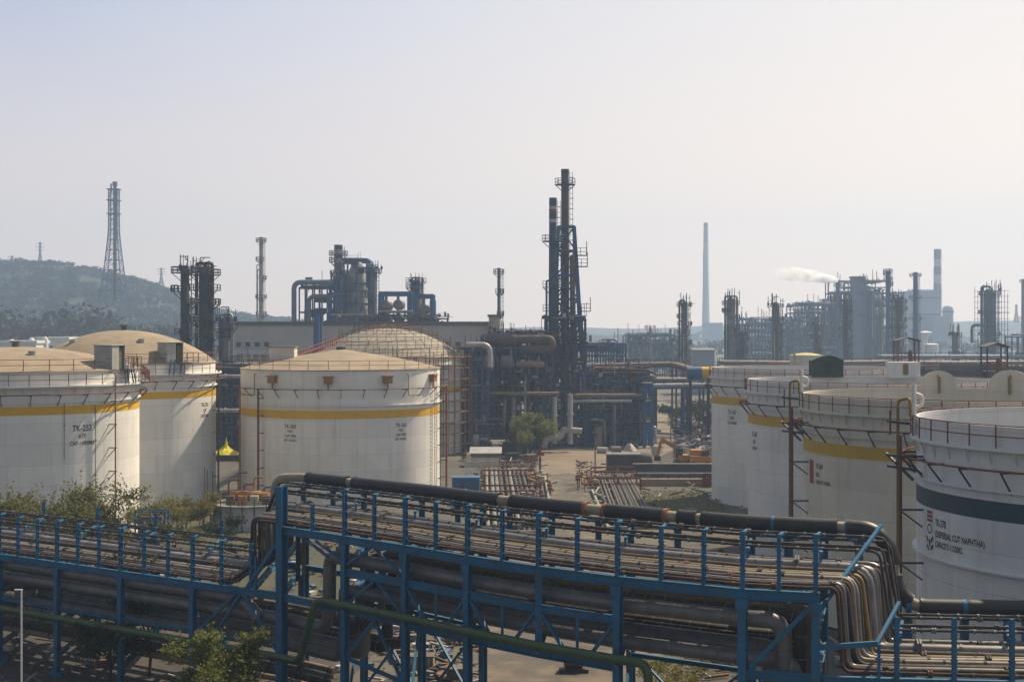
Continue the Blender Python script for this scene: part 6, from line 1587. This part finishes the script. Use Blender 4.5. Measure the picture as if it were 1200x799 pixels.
# right yard: dark box, horizontal drum, bund wall
x = X_(731, 199); o = thing('storage_bin', 'dark steel bin with pale lid in the right yard', 'bin', (x, 199, 0))
MB().box((x, 200, 1.15), (4.6, 3.0, 2.3)).build('body', DKST, o); MB().box((x, 200, 2.4), (4.8, 3.2, .2)).build('lid', MIDST, o)
x0_, x1_ = X2(742, 766, 202); o = thing('old_drum', 'old brown horizontal drum lying beside the dark steel bin', 'drum', ((x0_ + x1_) / 2, 203, 0))
MB().drum((x0_, 203, 1.25), (x1_, 203, 1.25), 1.15, 18).build('shell', DKBR, o)
for f in (.25, .75): MB().box((x0_ + (x1_ - x0_) * f, 203, .3), (.4, 1.9, .6)).build('saddle', CONC, o)
xa_, xb_ = X2(742, 846, 192); o = thing('bund_wall', 'long dark bund wall in front of the scrap yard', 'wall', ((xa_ + xb_) / 2, 192, 0))
MB().box(((xa_ + xb_) / 2, 192, .85), (xb_ - xa_, .4, 1.7)).build('wall', M('dark_wall', (.075, .07, .068), (.05, .048, .047), scale=.5, rough=.95), o); MB().box(((xa_ + xb_) / 2, 192, 1.76), (xb_ - xa_ + .1, .55, .12)).build('coping', CONC, o)
xa_, xb_ = X2(748, 838, 183); o = thing('pipe_wall', 'low tan kerb wall with a grey pipe before the dark bund wall', 'wall', ((xa_ + xb_) / 2, 181, 0))
MB().box(((xa_ + xb_) / 2, 181, .45), (xb_ - xa_, .5, .9)).build('wall', M('tan_wall', (.33, .24, .15), (.25, .19, .12), scale=.5, rough=.95), o); MB().tube([(xa_ - .5, 186, 1.0), (xb_ + 2, 186, 1.0)], .2, 8).build('pipe', MIDST, o)
for k in range(8): MB().bar((xa_ + k * 1.4, 186, 0), (xa_ + k * 1.4, 186, .85), .12).build('pipe_support', DKST, o)
o = thing('valve_manifold', 'row of short red valves at the foot of the far pale tank', 'valve station', (X_(832, 180), 180, 0))
for k in range(6):
    x = X_(824 + k * 2.6, 180); MB().tube([(x, 180, 0), (x, 180, 1.6)], .12, 7).tube([(x, 180, 1.6), (x, 180, 1.72)], .35, 8).build('valve', RED, o)
solo(MB().tube(rpath([(16.6, 158, .35), (24, 163, .35), (33, 163.5, .35)], 1.5, 4)[:-6] or [(16.6, 158, .35), (23.4, 163, .35)], .14, 8), 'surface_pipe', TANP, 'thin tan pipe crossing the grass strip before the far pale tank', 'pipe', (16.6, 158, 0))
# dirty kerb walls either side of the road, low
for lb, pts in (('low concrete kerb wall along the left side of the road', [(4.2, 150), (4.4, 190)]), ('low concrete kerb wall along the right side of the road', [(9.55, 141), (9.8, 174)])):
    (xa_, ya), (xb_, yb) = pts; o = solo(MB().bar((xa_, ya, .2), (xb_, yb, .2), .25, .4), 'kerb_wall', CONC, lb, 'kerb', (xa_, ya, 0))
for lb, px, Z, h in (('lamp post standing at the right pipe track', 697.5, 186, 6.2), ('lamp post standing in front of the orange machine', 791, 194, 6.0), ('lamp post on the sandy road by the scrap yard', 786, 240, 5.4)):
    x = X_(px, Z); o = thing('lamp_post', lb, 'lamp post', (x, Z, 0)); MB().tube([(x, Z, 0), (x, Z, h)], [.11, .07], 8).build('pole', MIDST, o); mb = MB().box((x, Z - .1, h + .1), (.8, .4, .2)); mb.build('lamp_head', DKST, o)
# orange machine (mobile crane-like) in the scrap yard
x = X_(800, 205); y = 206; o = thing('loader', 'orange loader crane with angled boom parked in the scrap yard', 'machine', (x, y, 0))
MB().box((x + 1.0, y, 1.3), (3.4, 2.2, 1.0)).box((x + 2.0, y, 2.1), (1.4, 2.0, .8)).build('body', ORMACH, o)
MB().box((x - .6, y - .3, 2.1), (1.3, 1.4, 1.3)).build('cab', GLASS, o)
MB().bar((x + .2, y, 2.2), (x - 3.0, y - .5, 4.0), .5, .55).build('boom', ORMACH, o); MB().bar((x - 3.0, y - .5, 4.0), (x - 3.6, y - .6, 1.6), .35).build('arm', ORMACH, o); MB().box((x - 3.6, y - .6, 1.3), (.9, .8, .7)).build('bucket', DKST, o)
for dx in (-.6, 1.0, 2.3):
    for dy in (-1.1, 1.1): MB().tube([(x + dx, y + dy - .18, .55), (x + dx, y + dy + .18, .55)], .55, 14).build('wheel', DKST, o)
x = X_(822, 203); o = thing('loader', 'second smaller orange machine right of the loader crane', 'machine', (x, 205, 0))
MB().box((x, 205, 1.2), (3.0, 1.8, 1.0)).build('body', ORMACH, o); MB().bar((x - 1, 205, 1.6), (x + 2, 205, 2.9), .4).build('boom', ORMACH, o); MB().box((x + .8, 205, 2.0), (1.0, 1.3, .9)).build('cab', DKST, o)
for dx in (-1.0, 1.0):
    for dy in (-.9, .9): MB().tube([(x + dx, 205 + dy - .15, .45), (x + dx, 205 + dy + .15, .45)], .45, 12).build('wheel', DKST, o)
# scrap: countable bigger pieces and one uncountable litter
rn = random.Random(23)
kinds = ['bent pipe end', 'crumpled sheet', 'cut beam', 'dented drum']
words = ['brown', 'dark', 'pale', 'blue', 'rusty', 'grey']
seen = {}
for i in range(46):
    Z = rn.uniform(212, 300); f = (Z - 212) / 88; lo = 803 - 14 * f; x = rn.uniform(X_(lo, Z), X_(838, Z)); k = rn.randrange(4); mi = rn.randrange(6); a = rn.uniform(0, 3.14); L = rn.uniform(1.0, 3.0); m = SCRAPS[mi]; mb = MB(); z = .4 + rn.uniform(0, .9)
    if k == 0: mb.tube(rpath([(x, Z, z), (x + math.cos(a) * L, Z + math.sin(a) * L, z + .3), (x + math.cos(a) * L + .4, Z + math.sin(a) * L, z + 1.0)], .4, 4), rn.uniform(.14, .35), 9)
    elif k == 1:
        v = [(x + u * 1.2 + rn.uniform(-.2, .2), Z + w_ * .9 + rn.uniform(-.2, .2), z + rn.uniform(-.25, .35)) for w_ in (-1, 0, 1) for u in (-1, 0, 1)]; q = [(j * 3 + i2, j * 3 + i2 + 1, j * 3 + i2 + 4, j * 3 + i2 + 3) for j in range(2) for i2 in range(2)]
        v2 = [(p[0], p[1], p[2] - .05) for p in v]; mb.add(v, q); mb.add(v2, [tuple(reversed(t)) for t in q])
    elif k == 2: mb.ibeam((x, Z, z), (x + math.cos(a) * L * 1.3, Z + math.sin(a) * L * 1.3, z + rn.uniform(-.1, .5)), .3, .35, .04)
    else: mb.drum((x, Z, z), (x + math.cos(a) * 1.3, Z + math.sin(a) * 1.3, z), .5, 12)
    key = f'{words[mi]} {kinds[k]}'; seen[key] = seen.get(key, 0) + 1; n = seen[key]
    lb = f'{key} lying in the scrap yard' if n == 1 else f'{ORD[n - 1]} {key} lying in the scrap yard'
    solo(mb, 'scrap_piece', m, lb, 'scrap', (x, Z, 0), 'scrap pieces in the yard by the far pale tank')
mb = [MB() for _ in SCRAPS]
for i in range(3400):
    q = rn.random() * 1.7
    if q > 1.3: Z = rn.uniform(66, 132); x = rn.uniform(-48, -4); zz = rn.uniform(0, .1)
    elif q > 1.0: Z = rn.uniform(66, 100); x = rn.choice([rn.uniform(-8, -2), rn.uniform(9, 22)]); zz = rn.uniform(0, .1)
    elif q < .62: Z = rn.uniform(205, 320); lo = 800 - 16 * (Z - 205) / 115; x = rn.uniform(X_(lo, Z), X_(840, Z)); zz = rn.uniform(0, 1.0)
    elif q < .8: Z = rn.uniform(150, 212); x = rn.choice([rn.uniform(10, 26), rn.uniform(-6, 4.2), rn.uniform(9.4, 12)]); zz = rn.uniform(0, .3)
    else: Z = rn.uniform(204, 232); x = rn.uniform(X_(545, Z), X_(632, Z)); zz = rn.uniform(0, .2)
    s = rn.uniform(.12, .5); b = mb[rn.randrange(6)]
    if rn.random() < .5: b.box((x, Z, zz + s / 2), (s * rn.uniform(.6, 2.5), s, s * rn.uniform(.3, 1)), rn.uniform(0, 3))
    else: a = rn.uniform(0, 6.3); b.bar((x, Z, zz + .1), (x + math.cos(a) * s * 4, Z + math.sin(a) * s * 4, zz + rn.uniform(.05, .6)), s * .35)
allm = MB(); idx = []
for k, b in enumerate(mb): idx += [k] * len(b.f); allm.add(b.v, b.f)
lt_ = allm.build('debris', SCRAPS, None, (0, 0, 0), flat=True)
for p, k in zip(lt_.data.polygons, idx): p.material_index = k
tag(lt_, 'loose scrap and litter strewn over the yards', 'debris', None, 'stuff')
# small equipment in the yard left of the road
for i, (px, py, kind, m, lb) in enumerate(((556, 525, 'box', SCRAPS[2], 'white equipment box in the yard beside the scaffold foot'), (566, 529, 'box', SCRAPS[5], 'grey equipment box beside the white one near the scaffold'), (575, 530, 'heap', SCRAPS[3], 'pale blue tarpaulin heap at the left end of the dark hut'),
        (547, 538, 'drum', SCRAPS[4], 'rusty oil drum lying near the orange scaffold'), (600, 541, 'box', SCRAPS[1], 'dark crate left of the red fire monitor'), (612, 540, 'drum', SCRAPS[0], 'brown drum lying left of the red fire monitor'), (622, 543, 'box', SCRAPS[4], 'rusty box right beside the red fire monitor'),
        (706, 531, 'drum', SCRAPS[2], 'white drum lying behind the dark steel bin'), (722, 530, 'drum', SCRAPS[5], 'grey drum lying behind the dark steel bin'), (738, 528, 'heap', SCRAPS[2], 'white tarpaulin heap behind the old brown drum'), (770, 533, 'box', SCRAPS[2], 'white cabin box left of the loader crane'), (752, 541, 'heap', SCRAPS[1], 'dark heap right of the old brown drum'))):
    g = G(px, py); x, y = g.x, g.y; s = 1.0; o = thing({'box': 'equipment_box', 'drum': 'oil_drum', 'heap': 'tarpaulin_heap'}[kind], lb, {'box': 'box', 'drum': 'drum', 'heap': 'tarpaulin'}[kind], (x, y, 0))
    if kind == 'box': MB().box((x, y, .65), (1.7, 1.2, 1.3), .1 * i).build('body', m, o); MB().box((x, y, 1.34), (1.8, 1.3, .08), .1 * i).build('lid', MIDST, o)
    elif kind == 'drum':
        a = .4 * i; p = Vector((x - .8 * math.cos(a), y - .8 * math.sin(a), .5)); q = Vector((x + .8 * math.cos(a), y + .8 * math.sin(a), .5))
        mb = MB().tube([p, q], .5, 14)
        for f in (.02, .33, .66, .98): mb.tube([p.lerp(q, f - .02), p.lerp(q, f + .02)], .535, 14)
        mb.build('shell', m, o); MB().box((x, y, .06), (1.6, 1.0, .12), a).build('chock', CONC, o)
    else:
        mb = MB(); rr = random.Random(i); vs = [(x + u * .5 + rr.uniform(-.15, .15), y + v * .45 + rr.uniform(-.1, .1), max(0, 1.3 - .28 * (u * u + v * v) + rr.uniform(-.2, .2))) for v in range(-2, 3) for u in range(-2, 3)]
        mb.add(vs, [(j * 5 + k, j * 5 + k + 1, j * 5 + k + 6, j * 5 + k + 5) for j in range(4) for k in range(4)]); mb.build('sheet', m, o)
        MB().box((x, y, .3), (1.2, 1.0, .6)).build('load', SCRAPS[0], o)
# pallets of material and bags under the racks
rn = random.Random(29)
for i in range(10):
    px, Z = rn.uniform(600, 690), rn.uniform(88, 118)
for i, (x, y, m, lb) in enumerate(((-3.0, 80, SCRAPS[0], 'brown crate beneath the raised rack left of the road'), (-5.2, 83, SCRAPS[2], 'pale crate beneath the raised rack left of the road'), (8.8, 73, SCRAPS[4], 'rusty bin beneath the raised rack right of the road'), (11.6, 76, SCRAPS[3], 'blue bin beneath the raised rack right of the road'))):
    o = thing('crate', lb, 'crate', (x, y, 0)); MB().box((x, y, .5), (1.3, 1.0, .9)).build('body', m, o)
    mb = MB()
    for k in range(5): mb.box((x - .5 + k * .25, y - .52, .5), (.08, .04, .9))
    mb.box((x, y, .98), (1.4, 1.1, .06)); mb.build('batten', SCRAPS[0], o)
o = thing('stone_wall', 'low dark rubble wall running under the low left rack by the white pole', 'wall', (-32, 76.5, 0))
mb = MB(); rs = random.Random(8)
for i in range(46):
    for j in range(2):
        mb.box((-43 + i * .55 + rs.uniform(-.1, .1), 81.5 - (i * .55) * .42 + rs.uniform(-.08, .08), .3 + j * .5), (.62, .55 + rs.uniform(-.1, .15), .56), rs.uniform(-.5, -.3))
mb.build('masonry', M('dark_stone', (.085, .075, .065), (.04, .036, .033), scale=1.2, rough=.95, bump=.6), o)
MB().bar((-43.2, 81.7, 1.12), (-18, 71.1, 1.12), .7, .14).build('coping', CONC, o)
# red scooter-like pump on the road
for dx, lb in ((0, 'red pump set on the road seen below the lattice girder'),):
    x, y = 3.6, 83; o = thing('pump', lb, 'pump', (x, y, 0)); MB().drum((x - .6, y, .6), (x + .6, y, .6), .38, 12).build('motor', RED, o); MB().box((x, y, .12), (1.7, .8, .2)).build('base_plate', DKST, o); MB().tube([(x + .8, y, .6), (x + .8, y, 1.3)], .12, 8).build('pipe', MIDST, o)

# ------------------------------------------------------------------ smoke plume over the far stack
sx, sy, sz = X_(982, Zp - 6), Zp - 6, z_(330, Zp - 6)
smoke = bpy.data.materials.new('smoke'); smoke.use_nodes = True; nt = smoke.node_tree; nt.nodes.clear()
out = nt.nodes.new('ShaderNodeOutputMaterial'); pv = nt.nodes.new('ShaderNodeVolumePrincipled'); pv.inputs['Color'].default_value = (.97, .985, 1, 1); pv.inputs['Anisotropy'].default_value = .4
tc = nt.nodes.new('ShaderNodeTexCoord'); ns = nt.nodes.new('ShaderNodeTexNoise'); ns.inputs['Scale'].default_value = .42; ns.inputs['Detail'].default_value = 6; ns.inputs['Roughness'].default_value = .6
mr = nt.nodes.new('ShaderNodeMapRange'); mr.inputs['From Min'].default_value = .42; mr.inputs['From Max'].default_value = .74; mr.inputs['To Max'].default_value = 1.8
nt.links.new(tc.outputs['Object'], ns.inputs['Vector']); sx0 = nt.nodes.new('ShaderNodeSeparateXYZ'); nt.links.new(tc.outputs['Object'], sx0.inputs[0]); nr = nt.nodes.new('ShaderNodeMapRange'); nr.inputs['From Min'].default_value = -11; nr.inputs['From Max'].default_value = 0; nr.inputs['To Max'].default_value = .2; nt.links.new(sx0.outputs['X'], nr.inputs['Value'])
ad = nt.nodes.new('ShaderNodeMath'); ad.operation = 'ADD'; nt.links.new(ns.outputs['Fac'], ad.inputs[0]); nt.links.new(nr.outputs[0], ad.inputs[1]); nt.links.new(ad.outputs[0], mr.inputs['Value']); sx_ = nt.nodes.new('ShaderNodeSeparateXYZ'); nt.links.new(tc.outputs['Object'], sx_.inputs[0]); fo = nt.nodes.new('ShaderNodeMapRange'); fo.inputs['From Min'].default_value = -32; fo.inputs['From Max'].default_value = -2; fo.inputs['To Min'].default_value = .02; nt.links.new(sx_.outputs['X'], fo.inputs['Value'])
mm = nt.nodes.new('ShaderNodeMath'); mm.operation = 'MULTIPLY'; nt.links.new(mr.outputs[0], mm.inputs[0]); nt.links.new(fo.outputs[0], mm.inputs[1]); nt.links.new(mm.outputs[0], pv.inputs['Density']); nt.links.new(pv.outputs[0], out.inputs['Volume'])
mb = MB(); path = []; rad = []
for k in range(13):
    t = k / 12; path.append(Vector((sx - 33 * t ** 1.0 + 1.2 * math.sin(k * 1.7) * t, sy + 2 * t, sz + .3 + 3.4 * (1 - (1 - t) ** 2.2) + .7 * math.sin(k * 2.1) * t))); rad.append((.8 + 2.5 * math.sin(min(1, t * 1.35 + .05) * math.pi * .62)) * (1 if t < .75 else 1 - (t - .75) * 2.6))
mb.tube(path, rad, 16)
tag(mb.build('smoke_plume', smoke, None, (sx, sy, sz)), 'white smoke plume drifting left from the far stack', 'smoke', None, 'stuff')

# ------------------------------------------------------------------ air, light, camera
hz = bpy.data.materials.new('haze'); hz.use_nodes = True; nt = hz.node_tree; nt.nodes.clear()
out = nt.nodes.new('ShaderNodeOutputMaterial'); pv = nt.nodes.new('ShaderNodeVolumePrincipled')
pv.inputs['Color'].default_value = HAZE_COL; pv.inputs['Density'].default_value = HAZE_D; pv.inputs['Anisotropy'].default_value = .3
nt.links.new(pv.outputs[0], out.inputs['Volume'])
hb = MB().box((200, 1180, 104.5), (5800, 2620, 211)).build('haze', hz, None, (0, 0, 0), flat=True); hb['kind'] = 'stuff'
hb['label'] = 'pale industrial haze filling the air'; hb['category'] = 'haze'

sun_el, sun_az = R(SUN_EL), R(SUN_AZ)      # azimuth measured from +X towards +Y
d = Vector((math.cos(sun_az) * math.cos(sun_el), math.sin(sun_az) * math.cos(sun_el), math.sin(sun_el)))
sl = bpy.data.lights.new('sun', 'SUN'); sl.energy = SUN_E; sl.angle = R(.6); sl.color = (1.0, .84, .62)
so_ = bpy.data.objects.new('sun', sl); COL.objects.link(so_); so_.rotation_euler = d.to_track_quat('Z', 'Y').to_euler(); so_.location = (0, 0, 300)
w = bpy.data.worlds.new('World'); scene.world = w; w.use_nodes = True; nt = w.node_tree; N = nt.nodes; L = nt.links
bg = N['Background']; sky = N.new('ShaderNodeTexSky'); sky.sky_type = 'NISHITA'; sky.sun_disc = False
sky.sun_elevation = sun_el; sky.sun_rotation = math.pi / 2 - sun_az
sky.altitude = 0; sky.air_density = 1.0; sky.dust_density = 7.0; sky.ozone_density = 1.0
tc = N.new('ShaderNodeTexCoord'); sp = N.new('ShaderNodeSeparateXYZ'); L.new(tc.outputs['Generated'], sp.inputs[0])
def mrange(src, a, b):
    m = N.new('ShaderNodeMapRange'); m.interpolation_type = 'SMOOTHSTEP'; m.inputs['From Min'].default_value = a; m.inputs['From Max'].default_value = b; L.new(src, m.inputs['Value']); return m.outputs[0]
def mixc(f, A, B):
    m = N.new('ShaderNodeMix'); m.data_type = 'RGBA'
    if isinstance(f, float): m.inputs['Factor'].default_value = f
    else: L.new(f, m.inputs['Factor'])
    for nm, c in (('A', A), ('B', B)):
        if isinstance(c, tuple): m.inputs[nm].default_value = (*[v / SKY_S for v in c], 1)
        else: L.new(c, m.inputs[nm])
    return m.outputs['Result']
# dusty winter sky: warm and pale low down and towards the sun, lavender grey higher up and away from it
dp = N.new('ShaderNodeVectorMath'); dp.operation = 'DOT_PRODUCT'; dp.inputs[1].default_value = (math.cos(sun_az), math.sin(sun_az), 0); L.new(tc.outputs['Generated'], dp.inputs[0])
fx = mrange(dp.outputs['Value'], .30, .95); fb = mrange(dp.outputs['Value'], -.35, .33); fz = mrange(sp.outputs['Z'], .0, .26); fzz = mrange(sp.outputs['Z'], .25, .9)
low = mixc(fx, SKY_LL, SKY_LR); high = mixc(fx, SKY_HL, SKY_HR)
veil = mixc(fzz, mixc(fb, SKY_BACK, mixc(fz, low, high)), SKY_ZEN)
cl = N.new('ShaderNodeTexNoise'); cl.inputs['Scale'].default_value = 2.2; cl.inputs['Detail'].default_value = 5; cm = N.new('ShaderNodeMapping'); cm.inputs['Scale'].default_value = (1, 1, 3.5)
L.new(tc.outputs['Generated'], cm.inputs['Vector']); L.new(cm.outputs[0], cl.inputs['Vector']); cr = N.new('ShaderNodeMapRange'); cr.inputs['From Min'].default_value = .35; cr.inputs['From Max'].default_value = .75; cr.inputs['To Max'].default_value = .16; L.new(cl.outputs['Fac'], cr.inputs['Value'])
veil = mixc(cr.outputs[0], veil, (.77, .75, .71))
tot_ = mixc(SKY_MIX, sky.outputs[0], veil)
L.new(tot_, bg.inputs['Color']); bg.inputs['Strength'].default_value = SKY_S

cam = bpy.data.cameras.new('camera'); co = bpy.data.objects.new('camera', cam); COL.objects.link(co)
co.location = (0, 0, EYE); co.rotation_euler = (R(90), 0, 0); cam.sensor_width = 36; cam.lens = F / 1200 * 36
cam.shift_y = -(399.5 - HZ) / 1200; cam.clip_end = 9000; cam.clip_start = .5
scene.camera = co
vs = scene.view_settings; vs.view_transform = 'Standard'; vs.look = 'None'; vs.gamma = 1; vs.use_curve_mapping = False; vs.exposure = EXPO
scene.cycles.max_bounces = 14; scene.cycles.diffuse_bounces = 2; scene.cycles.glossy_bounces = 2; scene.cycles.volume_bounces = 12; scene.cycles.transparent_max_bounces = 8
scene.cycles.use_denoising = True
for o in bpy.data.objects:
    for k in ('_o', '_t'):
        if k in o: del o[k]
for lb, l in LABELS.items():
    if len(l) > 1: print('DUP LABEL', lb, [x[0] for x in l])
print('objects', len(bpy.data.objects))
